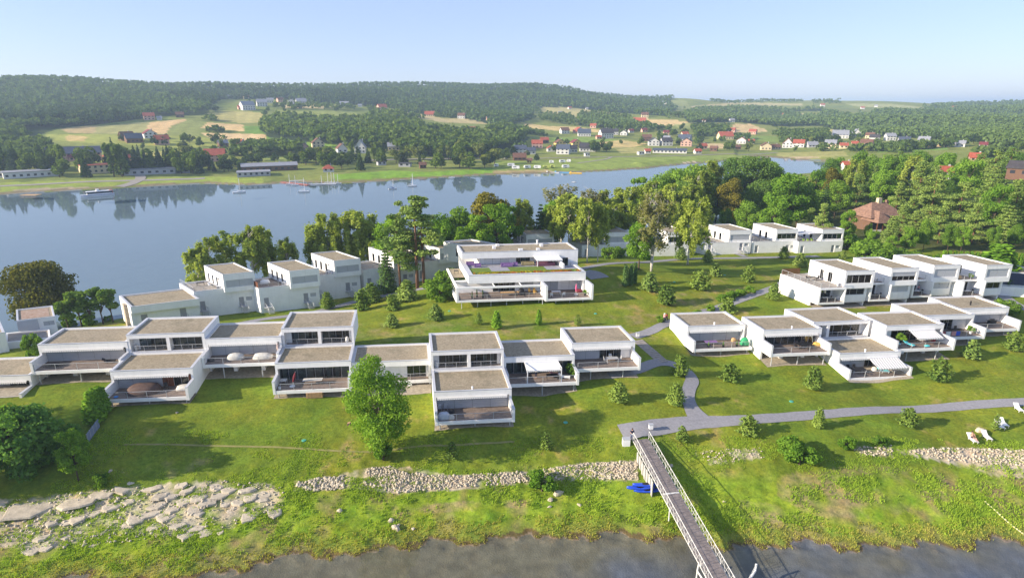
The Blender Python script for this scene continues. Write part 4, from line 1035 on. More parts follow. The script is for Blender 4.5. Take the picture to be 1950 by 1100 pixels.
MB(fr).box(21.6, 21.9, 9.2, 10.6, -2.2, 1.3).build('upper_side_wall', WHITE, pv)
MB(fr).box(4.2, 4.5, 10.6, 16.2, -2, 1.3).build('upper_side_wall', WHITE, pv)
shutters(fr, pv, *hs[0], 10.42, 3, m=CANVAS); window(fr, pv, *hs[1], 10.4, mull=3, seed=8); shutters(fr, pv, *hs[2], 10.42, 1, m=CANVAS); window(fr, pv, *hs[3], 9.0, mull=1, seed=2)
awning_folded(fr, pv, 4.4, 15.8, 10.28, 1.3)
MB(fr).box(1.0, 21.6, 6.2, 10.3, -1.2, -.38).build('roof_paving', MATS['grey_paving'], pv)
MB(fr).box(21.2, 21.6, 4.0, 8.9, -1.2, .8).build('low_wall', WHITE, pv)
a_ = awning_open(fr, pv, 15.9, 21.8, 8.85, 1.55, 2.9, .25, CANVAS)
for x in (16.2, ): MB(fr).box(x - .07, x + .07, 5.9, 6.04, -.4, 1.3).build('awning_pole', PLAST, pv)
for x, y, a, b in ((8, 13, .7, .5), (13.5, 10.4, .9, .35), (17.5, 10.6, .7, .3), (9.3, 15.6, .7, .4), (19.2, 14.0, .6, .5)):
    MB(fr).box(x - a / 2, x + a / 2, y - .4, y + .4, 2.5, 2.6 + b).build('roof_unit', PLAST, pv)
MB(fr).lathe((18.7, 15.8, 2.6), [(.2, 0), (.2, .9), (.28, .95), (.28, 1.1)], 8).build('roof_vent', PLAST, pv)
# side annex of the pavilion, turned off the axis
fa = Fr((-10.6, 142.0, 15.4), 22, 141)
an = thing('annex', fa.o, 'low white annex with gravel roof behind the left end of the pavilion', 'building')
boxwall(fa, an, 0, 7.5, 0, 8.6, -4.6, -.07, (), [(2.0, 3.0, -3.2, -1.2), (3.6, 4.4, -3.2, -1.2)])
roof_top(fa, an, 0, 7.5, 0, 8.6, 0)
for q in ((2.0, 3.0), (3.6, 4.4)): window(fa, an, q[0], q[1], -3.2, -1.2, .12, 'v', 1)
# ---- grey-white house at the left edge of the photo and the cream wall at the far right
fr = Fr((-94.8, 107.9, 8.7), 25, 129)
def beside(f, o, azu, azv):
    k = Fr(f.o, azu, azv); q = Fr(o, azu, azv); d = [o[i] - f.o[i] for i in range(3)]
    k.p = lambda u, v, w: tuple(a + b for a, b in zip(q.p(u, v, w), d)); return k
r = thing('terrace_house', fr.o, 'older white house with brown-stained roof beneath the round dark tree', 'house')
boxwall(fr, r, 0, 6, 0, 8.4, -7, -.07, [(4.0, 5.7, -1.75, -.85)]); roof_top(fr, r, 0, 6, 0, 8.4, 0, .3, .25, .2)
shutters(fr, r, 4.0, 5.7, -1.75, -.85, .15, 2)
MB(fr).box(.7, 5.2, 1.2, 7.4, -.26, -.17).build('rust_patch', mat('rusty_sheet', (.26, .15, .09), .8, .3, 1.5, col2=(.42, .33, .27)), r)
MB(fr).box(-.1, 3.2, -.12, -.03, -2.2, -.2).build('screen_wall', SHUT, r)
fl = beside(fr, (-93.1, 102.4, 6.5), 19, 128)
boxwall(fl, r, 0, 7.0, 0, 6.0, -6, -.07, [(3.2, 6.7, -6, -1.3)]); MB(fl).box(.3, 6.7, .3, 5.7, -.6, -.25).build('flat_roof', CONC, r)
MB(fl).box(3.2, 6.7, 1.4, 1.7, -6, -1.3).build('recess_back', BLACK, r)
fl = beside(fr, (-101.8, 96.2, 9.0), 25, 134)
boxwall(fl, r, 0, 11.4, 0, 8, -7, -.07); roof_top(fl, r, 0, 11.4, 0, 8, 0)
fr = Fr((105.5, 131.0, 12.4), -14, 98)
r = thing('storage_building', fr.o, 'dark blue-grey flat building at the right photo edge behind a white wall', 'building')
boxwall(fr, r, 0, 14, 0, 12, -4.4, -.07); roof_top(fr, r, 0, 14, 0, 12, 0, .25, .2)
MB(fr).box(-.05, 14.05, -.06, -.02, -2.9, -.2).build('dark_cladding', mat('blue_cladding', (.045, .055, .095), .6, .1, 1), r)
fr = Fr((104.0, 126.6, 10.2), -16, 98)
MB(fr).box(0, 16, 0, .3, -2.6, -.06).build('garden_wall', WHITE, None)
o = bpy.data.objects['garden_wall']; tag(o, 'low white garden wall in front of the dark building at the right', 'wall')
o.location = fr.o
# ---------------------------------------------------------------- trees
L_BROAD = leafmat('leaf_broad', (0.0569, 0.1378, 0.0214), (0.2277, 0.3617, 0.047))
L_BRIGHT = leafmat('leaf_bright', (0.0739, 0.1797, 0.0186), (0.2463, 0.3954, 0.0483))
L_BIRCH = leafmat('leaf_birch', (0.145, 0.2167, 0.0356), (0.4217, 0.4876, 0.0957))
L_DARK = leafmat('leaf_dark', (0.0494, 0.1235, 0.0324), (0.1909, 0.292, 0.0602))
L_OLIVE = leafmat('leaf_olive', (.075, .085, .012), (.25, .225, .04))
L_PINE = leafmat('needle_pine', (0.0757, 0.1622, 0.0398), (0.3245, 0.4219, 0.097), .15)
L_SPRUCE = leafmat('needle_spruce', (0.0421, 0.1052, 0.0391), (0.1626, 0.268, 0.0666), .12)
L_YOUNG = leafmat('needle_young', (0.0556, 0.1229, 0.0245), (0.2698, 0.3686, 0.072), .2)
L_THUJA = leafmat('needle_thuja', (0.0832, 0.1997, 0.0206), (0.2662, 0.4493, 0.0446), .2)
BARK = mat('bark_brown', (.085, .06, .042), .95, .3, 3, .02, 12)
BARKP = mat('bark_pine', (.16, .085, .05), .95, .3, 3, .02, 12)
BIRCHB = mat('bark_birch', (.52, .49, .44), .85, .25, 4, .01, 10)

def leaf_quads(P, N, S, g, asp=1.0):
    """one bent leaf cluster (two triangles) per point, facing roughly along N"""
    n = len(P)
    N = N + g.normal(0, .55, (n, 3)); N /= np.linalg.norm(N, axis=1)[:, None] + 1e-9
    A = np.cross(N, g.normal(0, 1, (n, 3))); A /= np.linalg.norm(A, axis=1)[:, None] + 1e-9
    B = np.cross(N, A)
    a = A * (S * .5)[:, None]; b = B * (S * .5 * asp)[:, None]
    k = N * (S * .18)[:, None]
    V = np.stack([P - a * g.uniform(.7, 1.2, (n, 1)) - k, P - b, P + a * g.uniform(.7, 1.2, (n, 1)) - k, P + b], 1).reshape(-1, 3)
    Fc = np.arange(n * 4).reshape(n, 4)
    return V, Fc
def clump_points(cl, n, g, shell=.55):
    """points through a set of ellipsoid clumps (x, y, z, rx, ry, rz)"""
    cl = np.array(cl); w = (cl[:, 3] * cl[:, 4] * cl[:, 5]) ** (2 / 3); k = g.choice(len(cl), n, p=w / w.sum())
    d = g.normal(0, 1, (n, 3)); d /= np.linalg.norm(d, axis=1)[:, None]
    r = g.uniform(shell, 1.08, n) ** .8
    c = cl[k]
    P = c[:, :3] + d * c[:, 3:] * r[:, None]
    N = d / c[:, 3:]; N /= np.linalg.norm(N, axis=1)[:, None]
    return P, N
def limbs(mb, base, tips, r0, g, n=5):
    for t in tips:
        b = np.array(base); t = np.array(t); m = (b + t) / 2 + g.normal(0, .12, 3) * np.linalg.norm(t - b) * .5; m[2] += .06 * np.linalg.norm(t - b)
        mb.path([tuple(b), tuple(m), tuple(t)], [r0, r0 * .6, r0 * .2], n)
PROTO = {}
def proto(kind, crown_parts, trunk_mb, leaf, bark):
    V = np.concatenate([c[0] for c in crown_parts]); off = 0; fs = []
    for c in crown_parts: fs.append(c[1] + off); off += len(c[0])
    me = npmesh(kind + '_crown', V, np.concatenate(fs), leaf)
    tm = bpy.data.meshes.new(kind + '_trunk'); tm.from_pydata(trunk_mb.v, [], trunk_mb.f); tm.materials.append(bark); tm.update()
    tm.polygons.foreach_set('use_smooth', [True] * len(tm.polygons))
    z = V[:, 2].max(); PROTO[kind] = (me, tm, float(z), float(np.hypot(V[:, 0], V[:, 1]).max()))
def mk_broad(kind, seed, h=14.0, cr=5.0, cz=.56, squash=.42, n=5200, leaf=L_BROAD, size=.55, nb=22, trunk_h=.28, bark=None, multi=1):
    g = np.random.default_rng(seed); cl = []; tb = MB()
    for i in range(nb):
        t = g.uniform(0, 2 * math.pi); zz = g.uniform(-1, 1); q = math.sqrt(max(0, 1 - zz * zz * .8)) * g.uniform(.35, .85)
        s = g.uniform(.24, .42) * cr
        cl.append((cr * q * math.cos(t), cr * q * math.sin(t), h * cz + zz * h * squash * .78, s, s, s * g.uniform(.6, .9)))
    P, N = clump_points(cl, n, g); P[:, 2] = np.minimum(np.maximum(P[:, 2], h * trunk_h * .8), h)
    q = leaf_quads(P, N, g.uniform(.6, 1.3, n) * size, g)
    for m in range(multi):
        o = (0, 0) if multi == 1 else (g.uniform(-.5, .5), g.uniform(-.5, .5))
        tb.path([(o[0], o[1], -.6), (o[0] * 1.2, o[1] * 1.2, h * .2), (o[0] * 2 + g.normal(0, .2), o[1] * 2 + g.normal(0, .2), h * .5), (o[0] * 2.5, o[1] * 2.5, h * .85)], [cr * .045 + .04, cr * .035 + .03, cr * .02 + .015, .015], 7)
    limbs(tb, (0, 0, h * .32), [c[:3] for c in cl[::2]], cr * .022 + .02, g)
    proto(kind, [q], tb, leaf, bark or BARK)
mk_broad('oak', 1, 18, 8, n=9000, nb=34, size=.62, leaf=L_BROAD)
mk_broad('oak_dark', 2, 20, 9.5, n=11000, nb=42, size=.62, leaf=L_DARK, squash=.46)
mk_broad('ash', 3, 16, 5.2, n=7000, nb=26, leaf=L_BRIGHT, squash=.48, cz=.54, size=.5)
mk_broad('ash_tall', 4, 18, 4.2, n=7000, nb=26, leaf=L_BRIGHT, squash=.5, cz=.53, size=.5)
mk_broad('linden', 5, 17, 6.0, n=8000, nb=28, leaf=L_OLIVE, squash=.46)
mk_broad('round_maple', 6, 12, 7.0, n=13000, nb=46, leaf=leafmat('leaf_bronze', (0.0499, 0.0699, 0.0206), (0.233, 0.2163, 0.0446)), cz=.60, squash=.42, size=.46, trunk_h=.22)
mk_broad('thin_tree', 7, 7.5, 2.3, n=1900, nb=14, leaf=L_DARK, cz=.72, squash=.26, size=.42, trunk_h=.45)
mk_broad('lawn_maple', 8, 16, 4.9, n=19000, nb=60, leaf=L_BRIGHT, cz=.55, squash=.50, size=.29, trunk_h=.14, bark=mat('bark_light', (.26, .21, .15), .9, .25, 3))
mk_broad('bush', 9, 3, 2.1, n=2600, nb=16, leaf=L_BROAD, cz=.5, squash=.5, size=.30, trunk_h=.02)
mk_broad('bright_bush', 10, 3, 2.0, n=2600, nb=16, leaf=L_BRIGHT, cz=.5, squash=.5, size=.28, trunk_h=.02)
mk_broad('big_bush', 12, 7, 3.9, n=9000, nb=34, leaf=leafmat('leaf_shade', (0.0499, 0.1331, 0.034), (0.183, 0.3328, 0.0662)), cz=.5, squash=.5, size=.34, trunk_h=.02)
def mk_birch(kind, seed, h=16, cr=3.8, n=5200, leaf=L_BIRCH, bare=0.0, lean=0.0, lift=.28):
    g = np.random.default_rng(seed); tb = MB(); P = []; N = []
    tops = [(lean * h * .5, 0)] if not bare else [(lean, 0), (-1.6, .8), (1.7, -.6), (.6, 1.5)]
    for tx, ty in tops:
        tb.path([(0, 0, -.5), (tx * .15, ty * .15, h * .25), (tx * .6, ty * .6, h * .6), (tx, ty, h * .97)], [.26, .2, .12, .02], 7)
    br = []
    for i in range(34 if not bare else 60):
        z = h * g.uniform(lift, .95); t = g.uniform(0, 2 * math.pi); q = cr * (1 - .55 * abs((z / h - .5) * 1.5)) * g.uniform(.5, 1)
        tx, ty = tops[i % len(tops)]; k = z / h
        b = (tx * k, ty * k, z); m = (b[0] + q * .55 * math.cos(t), b[1] + q * .55 * math.sin(t), z + q * .55); e = (b[0] + q * math.cos(t), b[1] + q * math.sin(t), z + q * .55)
        tb.path([b, m, e], [.06 if not bare else .085, .04 if not bare else .05, .012], 4); br.append((m, e))
        if bare:
            for _ in range(3):
                e2 = (m[0] + g.normal(0, .9), m[1] + g.normal(0, .9), m[2] + g.uniform(.2, 1.5)); tb.tube(m, e2, .035, .012, 3)
    per = int(n / len(br))
    for m, e in br:
        a = np.array(m); b = np.array(e); t = g.uniform(.1, 1.08, per)
        pts = a[None] * (1 - t[:, None]) + b[None] * t[:, None] + g.normal(0, .32, (per, 3))
        hang = g.random(per) ** 1.6 * (1.2 + 2.2 * t) * (.75 if not bare else .5)
        pts[:, 2] -= hang - .3; P.append(pts); d = pts - np.array([0, 0, h * .55]); N.append(d / (np.linalg.norm(d, axis=1)[:, None] + 1e-6))
    P = np.concatenate(P); N = np.concatenate(N)
    proto(kind, [leaf_quads(P, N, g.uniform(.25, .55, len(P)), g, 1.5)], tb, leaf, BIRCHB)
mk_birch('birch', 21, 16, 4.4, 7500); mk_birch('birch_wide', 22, 17, 6.4, 11000, lift=.2); mk_birch('birch_bare', 23, 17, 4.6, 3000, leafmat('leaf_thin', (0.1306, 0.1414, 0.0424), (0.2829, 0.2829, 0.104)), 1.0, .6)
mk_birch('birch_hang', 24, 15, 5.2, 8500, lean=.1, lift=.2)
def mk_scots(kind, seed, h=17, cr=3.6, n=4600, clear=.42, leaf=L_PINE):
    g = np.random.default_rng(seed); tb = MB(); cl = []
    bend = g.normal(0, .4, 2)
    tb.path([(0, 0, -.5), (bend[0] * .4, bend[1] * .4, h * .4), (bend[0], bend[1], h * .75), (bend[0] * .8, bend[1] * .8, h * .97)], [.30, .22, .13, .03], 7)
    for i in range(24):
        k = clear + (1 - clear) * (i + g.uniform(0, 1)) / 24; t = g.uniform(0, 2 * math.pi)
        q = cr * (1.05 - ((k - clear) / (1 - clear)) ** 1.5 * .85) * g.uniform(.35, 1); s = cr * g.uniform(.26, .42) * (1.1 - .5 * (k - clear) / (1 - clear))
        c = (bend[0] + q * math.cos(t), bend[1] + q * math.sin(t), h * k); cl.append((*c, s * 1.25, s * 1.25, s * .5))
        tb.path([(bend[0] * k, bend[1] * k, h * k - .5), c], [.075, .02], 4)
    P, N = clump_points(cl, n, g, .3)
    proto(kind, [leaf_quads(P, N * [.6, .6, 1] + [0, 0, .4], g.uniform(.3, .6, n), g, .7)], tb, leaf, BARKP)
mk_scots('scots_pine', 31); mk_scots('scots_pine_b', 32, 18, 4.2, 5200, .35); mk_scots('pine_low', 33, 15, 5.4, 10500, .10)
def mk_cone(kind, seed, h=12, cr=3, n=5000, leaf=L_SPRUCE, power=.9, tiers=11, droop=.35, size=.42, base=.06, frac=.15, bark=None, jit=.72):
    g = np.random.default_rng(seed); tb = MB(); P = []; N = []
    tb.path([(0, 0, -.3), (0, 0, h * .96)], [cr * .05 + .03, .015], 6)
    for i in range(tiers):
        k = (i + .2) / tiers; z = h * (base + (1 - base) * k); R = cr * (1 - k) ** power + cr * .05; nbr = max(5, int(12 * (1 - k) + 4))
        ph = g.uniform(0, 6.3)
        for j in range(nbr):
            t = ph + 2 * math.pi * j / nbr + g.normal(0, .12); rl = R * g.uniform(jit, 1.8 - jit)
            tb.tube((0, 0, z), (rl * .8 * math.cos(t), rl * .8 * math.sin(t), z + rl * .1), .03, .01, 3)
            m = max(4, int(n / (tiers * nbr) * (.4 + 1.2 * (1 - k)))); s = g.uniform(frac, 1, m) ** .8
            wd = .20 * rl + .12
            x = rl * s; y = g.normal(0, wd * .55, m) * (1 - .5 * s); dz = rl * .16 * s - droop * rl * s ** 2 * .5 + g.normal(0, .10 * rl ** .5, m)
            P.append(np.c_[x * math.cos(t) - y * math.sin(t), x * math.sin(t) + y * math.cos(t), z + dz]); N.append(np.tile([math.cos(t) * .6, math.sin(t) * .6, .75], (m, 1)))
    P = np.concatenate(P); N = np.concatenate(N)
    proto(kind, [leaf_quads(P, N, g.uniform(.6, 1.3, len(P)) * size, g, .7)], tb, leaf, bark or BARK)
mk_cone('spruce', 41, 16, 3.6, 6000, tiers=15); mk_cone('larch', 42, 17, 4.2, 6500, L_PINE, .7, 14, .5, .5)
mk_cone('white_pine', 43, 17, 6.0, 9500, L_PINE, .42, 12, .15, .5, .08, jit=.55)
mk_cone('young_pine', 44, 3, 1.15, 1700, L_YOUNG, .62, 7, -.55, .24, .05, .2); mk_cone('young_pine_dark', 45, 3, 1.15, 1700, L_PINE, .62, 7, -.4, .24, .05, .2)
mk_cone('young_pine_b', 51, 3, 1.25, 2000, L_YOUNG, .5, 6, -.35, .26, .03, .2, jit=.5)
mk_cone('young_sapling', 46, 3, .85, 700, L_YOUNG, .6, 6, -.5, .22, .12, .25); mk_cone('thuja', 47, 4, .72, 2200, L_THUJA, .45, 12, -1.2, .26, .02, .3)
mk_cone('thuja_column', 48, 5, .6, 2200, L_SPRUCE, .28, 13, -1.2, .26, .02, .3)
TREES = []
KN = {'oak': 'oak_tree', 'oak_dark': 'oak_tree', 'ash': 'ash_tree', 'ash_tall': 'ash_tree', 'linden': 'linden_tree', 'round_maple': 'maple_tree', 'lawn_maple': 'maple_tree', 'thin_tree': 'thin_tree', 'birch': 'birch_tree', 'birch_wide': 'birch_tree', 'birch_bare': 'birch_tree', 'birch_hang': 'birch_tree', 'scots_pine': 'pine_tree', 'scots_pine_b': 'pine_tree', 'white_pine': 'pine_tree', 'spruce': 'spruce_tree', 'thuja': 'thuja'}
def plant(kind, p, h, label, name='tree', cat='tree', group=None, wide=1.0, rz=None):
    cm, tm, ph, pr = PROTO[kind]; s = h / ph
    if name == 'tree': name = KN.get(kind, 'tree')
    r = thing(name, (p[0], p[1], p[2] - .05), label, cat, group, rnd.uniform(0, 6.28) if rz is None else rz)
    r.scale = (s * wide, s * wide, s)
    child('trunk', tm, r); child('crown', cm, r)
    TREES.append((p[0], p[1], h)); return r
def tree_base(kind, px, py, hpx, label, **kw):
    """base at a photo point on the ground, height in photo pixels"""
    p = hit(px, py); d = p
    dep = p[1] * CP - (p[2] - H) * SP
    # height of a vertical stick that spans hpx pixels
    hh = hpx / (F / dep); 
    for _ in range(4):
        q = np.array([[p[0], p[1], p[2] + hh]]); hh *= hpx / max(1, (py - project(q)[1][0]))
    return plant(kind, p, hh, label, **kw)
def tree_top(kind, px, pytop, Y, label, **kw):
    """top at a photo point, standing Y metres out"""
    d = ray(px, pytop); t = Y / d[1]; x = d[0] * t; zt = H + d[2] * t; z = h1(x, Y)
    return plant(kind, (x, Y, z), max(2.0, zt - z), label, **kw)

ORD2 = 'first second third fourth fifth sixth seventh eighth ninth tenth eleventh twelfth thirteenth fourteenth fifteenth sixteenth seventeenth'.split()
ORD = ['nearest', 'second nearest', 'third nearest', 'fourth nearest', 'fifth nearest', 'sixth nearest', 'seventh nearest', 'eighth nearest', 'ninth nearest', 'tenth nearest', 'eleventh nearest', 'twelfth nearest']
def label_by_landmark(items, marks):
    """items: (object, short description, point); gives each a label of its own from the closest landmark and its rank there"""
    q = project(np.array([i[2] for i in items])); B = {}
    for (o, t, p), a, b in zip(items, *q):
        m = min(marks, key=lambda m: (m[0] - a) ** 2 + ((m[1] - b) * 1.6) ** 2)
        dx, dy = a - m[0], b - m[1]; side = ('right of' if dx > 0 else 'left of') if abs(dx) > abs(dy) * 1.1 else ('below' if dy > 0 else 'above')
        B.setdefault((t, m[2], side), []).append((dx * dx + dy * dy, o))
    for (t, m, side), L in B.items():
        for k, (_, o) in enumerate(sorted(L, key=lambda x: x[0])):
            o['label'] = f'{t} {side} the {m}' + ('' if len(L) == 1 else f', {ORD[min(k, 11)]} to it')
# the solitary tree on the near lawn and what stands at the left edge
tree_base('lawn_maple', 728, 872, 192, 'tall bright green maple standing alone on the near lawn', wide=.95, rz=.6)
tree_base('bright_bush', 731, 876, 40, 'low bright shoots round the foot of the lone maple', name='bush', cat='bush', wide=.62)
tree_base('big_bush', 38, 905, 132, 'big round dark bush at the left photo edge', name='bush', cat='bush', wide=.95)
tree_base('big_bush', 112, 870, 62, 'low shaded bush joining the big round bush on its right', name='bush', cat='bush', wide=1.1)
tree_base('ash', 150, 915, 100, 'slender leafy sapling left of the slanted blue-grey panel', wide=.75)
tree_base('bush', 196, 925, 26, 'small round bush on the bank above the bare rock', name='bush', cat='bush', wide=.8)
for i, (px, py, h) in enumerate(((181, 806, 62), (188, 798, 60), (194, 790, 55), (200, 783, 48))):
    tree_base('thuja', px, py, h, ['frontmost', 'second', 'third', 'rearmost'][i] + ' bright green thuja of the short hedge beside the brown-door house', name='thuja', cat='hedge plant', group='thujas of the short hedge by the stepped house', wide=1.5)
tree_top('round_maple', 62, 500, 131, 'round bronze-green maple by the lake at the left edge', wide=.9)
for i, (px, pt, Y, lab) in enumerate([(118, 572, 124, 'thin-stemmed dark tree on the shore, leftmost of the little clump'), (140, 552, 126, 'thin-stemmed dark tree, second of the little shore clump'), (160, 549, 127, 'thin-stemmed dark tree in the middle of the little shore clump'), (182, 547, 127, 'thin-stemmed dark tree, second from the low house on the shore'), (202, 548, 128, 'thin-stemmed dark tree on the shore next to the low lake house')]):
    tree_top('thin_tree', px, pt, Y, lab, wide=1.15)
for px, py, h, lab in ((842, 572, 44, 'dark round shrub at the left front corner of the pavilion'), (856, 548, 40, 'dark round shrub at the left side of the pavilion'), (1082, 492, 22, 'low shrub before the long white wall, left of the leaning birch'), (1160, 492, 24, 'low shrub before the long white wall, right of the thin birch'), (1182, 490, 22, 'low shrub before the long white wall, next to the leafy maple'), (132, 622, 24, 'dark rounded bush under the thin shore trees, left'), (168, 620, 26, 'dark rounded bush under the thin shore trees, right'), (205, 612, 12, 'low bush at the corner of the lake house')):
    tree_base('bush', px, py, h, lab, name='bush', cat='bush')
tree_base('thuja', 263, 620, 34, 'narrow thuja in front of the low lake house', name='thuja', cat='tree', wide=1.0)
tree_base('bush', 66, 682, 46, 'upright bush in the recess of the older house at the left edge', name='bush', cat='bush', wide=.6)
# trees on the bank just left of the photo, whose long shade lies over the near lawn
for x, y, h, lab in ((-79, 61.5, 15, 'tall tree on the bank outside the left photo edge, nearer the water'), (-86, 66, 17, 'tall tree on the bank outside the left photo edge, farther from the water'), (-72, 66.5, 12, 'smaller tree on the bank outside the left photo edge')):
    plant('oak', (x, y, h1(x, y)), h, lab, wide=.8)
# lake-side trees behind the left row
for k, px, pt, Y, lab, w in [
    ('birch_wide', 392, 447, 146, 'pale green birch at the left end of the lake-side trees', .9), ('birch_hang', 372, 475, 143, 'low hanging birch at the far left of the lake-side group', .9),
    ('scots_pine', 421, 438, 152, 'dark pine top between two lake-side birches', .8), ('birch_wide', 470, 429, 150, 'widest birch of the left lake-side group, yellow-green', 1.0),
    ('birch_hang', 500, 432, 154, 'drooping birch right of the widest lake-side birch', .8), ('birch', 542, 450, 152, 'small birch alone behind the second box house', 1.0),
    ('birch_wide', 618, 402, 160, 'birch at the left of the middle lake-side group', .85), ('birch_wide', 655, 398, 163, 'tall birch in the middle of the lake-side group', .9),
    ('birch_hang', 688, 396, 164, 'drooping birch at the right of the middle lake-side group', 1.0), ('birch', 712, 420, 166, 'thin birch behind the first tall pine', .9),
    ('birch', 600, 425, 158, 'short birch at the edge of the middle lake-side group', .9)]:
    tree_top(k, px, pt, Y, lab, wide=w)
tree_base('scots_pine_b', 763, 553, 148, 'tall pine with low dark boughs left of the pavilion', wide=1.05)
tree_base('scots_pine', 795, 549, 178, 'tallest pine beside the pavilion, bare reddish trunk', wide=1.15)
tree_base('scots_pine', 808, 545, 172, 'leaning tall pine next to the pavilion', wide=1.1)
tree_base('spruce', 738, 557, 92, 'dark low conifer in front of the tall pines', wide=1.1)
tree_base('young_pine_dark', 776, 572, 40, 'spreading small pine under the tall pines', name='young_pine', cat='pine', wide=1.5)
for k, px, pt, Y, lab, w in [
    ('ash', 741, 413, 158, 'bright green tree rising behind the tall pines', .9), ('scots_pine_b', 768, 380, 160, 'pine at the back of the tall pine group', .9),
    ('oak', 862, 390, 168, 'dense tree left of the bronze chestnut', .75), ('ash', 842, 415, 160, 'green tree just right of the tall pines', .75),
    ('linden', 937, 362, 176, 'bronze-topped chestnut behind the pavilion', .95), ('ash_tall', 908, 405, 160, 'bright poplar-like tree behind the annex', 1.0),
    ('ash', 944, 385, 164, 'bright green tree under the bronze chestnut', .8), ('ash_tall', 970, 386, 168, 'narrow bright tree behind the pavilion roof', .95),
    ('birch', 996, 372, 182, 'slim birch between bright green trees by the lake', .8), ('spruce', 1030, 388, 182, 'dark conifer behind the small grey roof', 1.1),
    ('ash', 1050, 380, 186, 'dark leafy tree right of the small grey roof', .7), ('ash', 880, 430, 158, 'bushy green tree at the back of the annex', .7),
    ('birch_bare', 1070, 350, 205, 'half-bare birch with pale twigs over the lake', .9), ('birch_bare', 1124, 358, 200, 'second half-bare birch by the lake', .8),
    ('birch_wide', 1100, 368, 178, 'broad birch right of the pavilion', .95), ('birch', 1150, 395, 182, 'birch filling the gap behind the back row', 1.1),
    ('birch_hang', 1190, 350, 205, 'tall birch by the water, right of the half-bare pair', .8), ('ash', 1165, 400, 195, 'green tree behind the left houses of the back row', .9),
    ('ash_tall', 1217, 336, 235, 'dark-topped tree at the water behind the white birch', .8), ('birch_wide', 1250, 345, 215, 'wide birch behind the white multi-stemmed birch', .85),
    ('birch_wide', 1285, 350, 210, 'wide birch at the left end of the wood', .8), ('birch', 1320, 345, 215, 'light birch against the dark oak', .9)]:
    tree_top(k, px, pt, Y, lab, wide=w * (1.25 if px > 1060 and 'birch' in k else 1.05))
for k, px, pt, Y, lab, w in [('birch_wide', 1085, 374, 172, 'full birch between the pavilion and the leaning birch', 1.1), ('birch', 1135, 382, 176, 'feathery birch behind the thin birch by the pavilion', 1.3), ('birch_wide', 1172, 388, 184, 'round feathery birch left of the white multi-stemmed one', 1.0), ('birch_hang', 1205, 378, 186, 'feathery birch just left behind the white multi-stemmed one', 1.1), ('birch_wide', 1268, 384, 192, 'feathery birch just right behind the white multi-stemmed one', 1.0), ('birch_hang', 1338, 392, 188, 'feathery birch right of the long hanging branches', 1.1), ('birch_wide', 1160, 362, 204, 'pale birch at the water behind the back row', 1.1), ('birch_wide', 1056, 388, 182, 'pale birch beside the small grey roof', .9)]:
    tree_top(k, px, pt, Y, lab, wide=w)
tree_base('birch_wide', 1118, 500, 125, 'birch with leaning trunk at the right corner of the pavilion', wide=.8)
tree_base('birch', 1138, 499, 118, 'thin birch next to the leaning birch by the pavilion', wide=.8)
tree_base('birch_bare', 1240, 517, 150, 'white multi-stemmed birch with bare upper branches on the lawn', wide=1.0)
tree_base('ash', 1216, 513, 90, 'bright leafy maple under the white multi-stemmed birch', wide=1.05)
tree_base('birch_hang', 1309, 504, 132, 'birch with long hanging branches beside the path', wide=1.0)
# the wood on the right
WOODT = [('oak', 1285, 318, 250, .9), ('birch_wide', 1330, 322, 240, 1), ('linden', 1392, 338, 235, .9), ('oak_dark', 1440, 296, 275, 1.0), ('oak_dark', 1405, 300, 285, .9), ('oak', 1475, 305, 290, .9), ('oak_dark', 1455, 345, 240, .9),
    ('ash', 1508, 330, 215, 1.1), ('ash', 1478, 372, 200, 1.1), ('oak', 1430, 380, 205, .8), ('birch', 1560, 322, 270, 1.2), ('linden', 1592, 318, 250, .7), ('birch_wide', 1635, 302, 265, .9), ('oak', 1648, 285, 300, .7),
    ('white_pine', 1548, 395, 205, 1.0), ('spruce', 1575, 350, 225, 1.2), ('ash', 1690, 322, 240, .9), ('oak', 1720, 290, 290, .9), ('birch', 1745, 292, 270, 1.1), ('white_pine', 1760, 305, 240, .9), ('oak', 1600, 340, 235, .8),
    ('ash', 1620, 398, 190, .8), ('bright_bush', 1618, 440, 180, 1.2), ('ash', 1850, 302, 245, 1.1), ('ash', 1810, 290, 300, 1), ('scots_pine', 1900, 285, 280, 1.2), ('scots_pine_b', 1935, 280, 270, 1.2), ('scots_pine', 1875, 290, 290, 1.2),
    ('white_pine', 1788, 330, 215, 1.0), ('white_pine', 1840, 345, 200, 1.0), ('white_pine', 1895, 330, 205, 1.05), ('white_pine', 1945, 340, 195, 1.0), ('white_pine', 1745, 372, 195, 1.0), ('white_pine', 1702, 410, 182, .9),
    ('white_pine', 1800, 395, 180, .95), ('white_pine', 1868, 385, 178, 1.0), ('white_pine', 1925, 390, 176, 1.0), ('oak', 1770, 415, 172, .55), ('ash', 1735, 430, 170, .8), ('ash', 1840, 430, 168, .8), ('oak', 1815, 425, 170, .55), ('oak', 1900, 428, 168, .6),
    ('ash', 1665, 438, 172, .9), ('ash', 1700, 447, 168, .9), ('oak', 1940, 425, 170, .6), ('white_pine', 1985, 330, 200, 1), ('white_pine', 2010, 380, 175, 1), ('oak', 1560, 360, 240, .8), ('oak_dark', 1370, 350, 260, .8), ('oak', 1350, 310, 300, .8), ('oak', 1530, 340, 255, .8),
    ('oak', 1590, 300, 330, .9), ('ash', 1675, 300, 320, 1), ('oak', 1760, 285, 340, 1), ('oak_dark', 1300, 345, 230, .7), ('birch', 1265, 372, 215, 1), ('white_pine', 1640, 330, 250, .9), ('oak', 1500, 400, 215, .7), ('white_pine', 1715, 345, 225, .9), ('oak_dark', 1340, 400, 218, .6), ('oak', 1385, 395, 220, .6)]
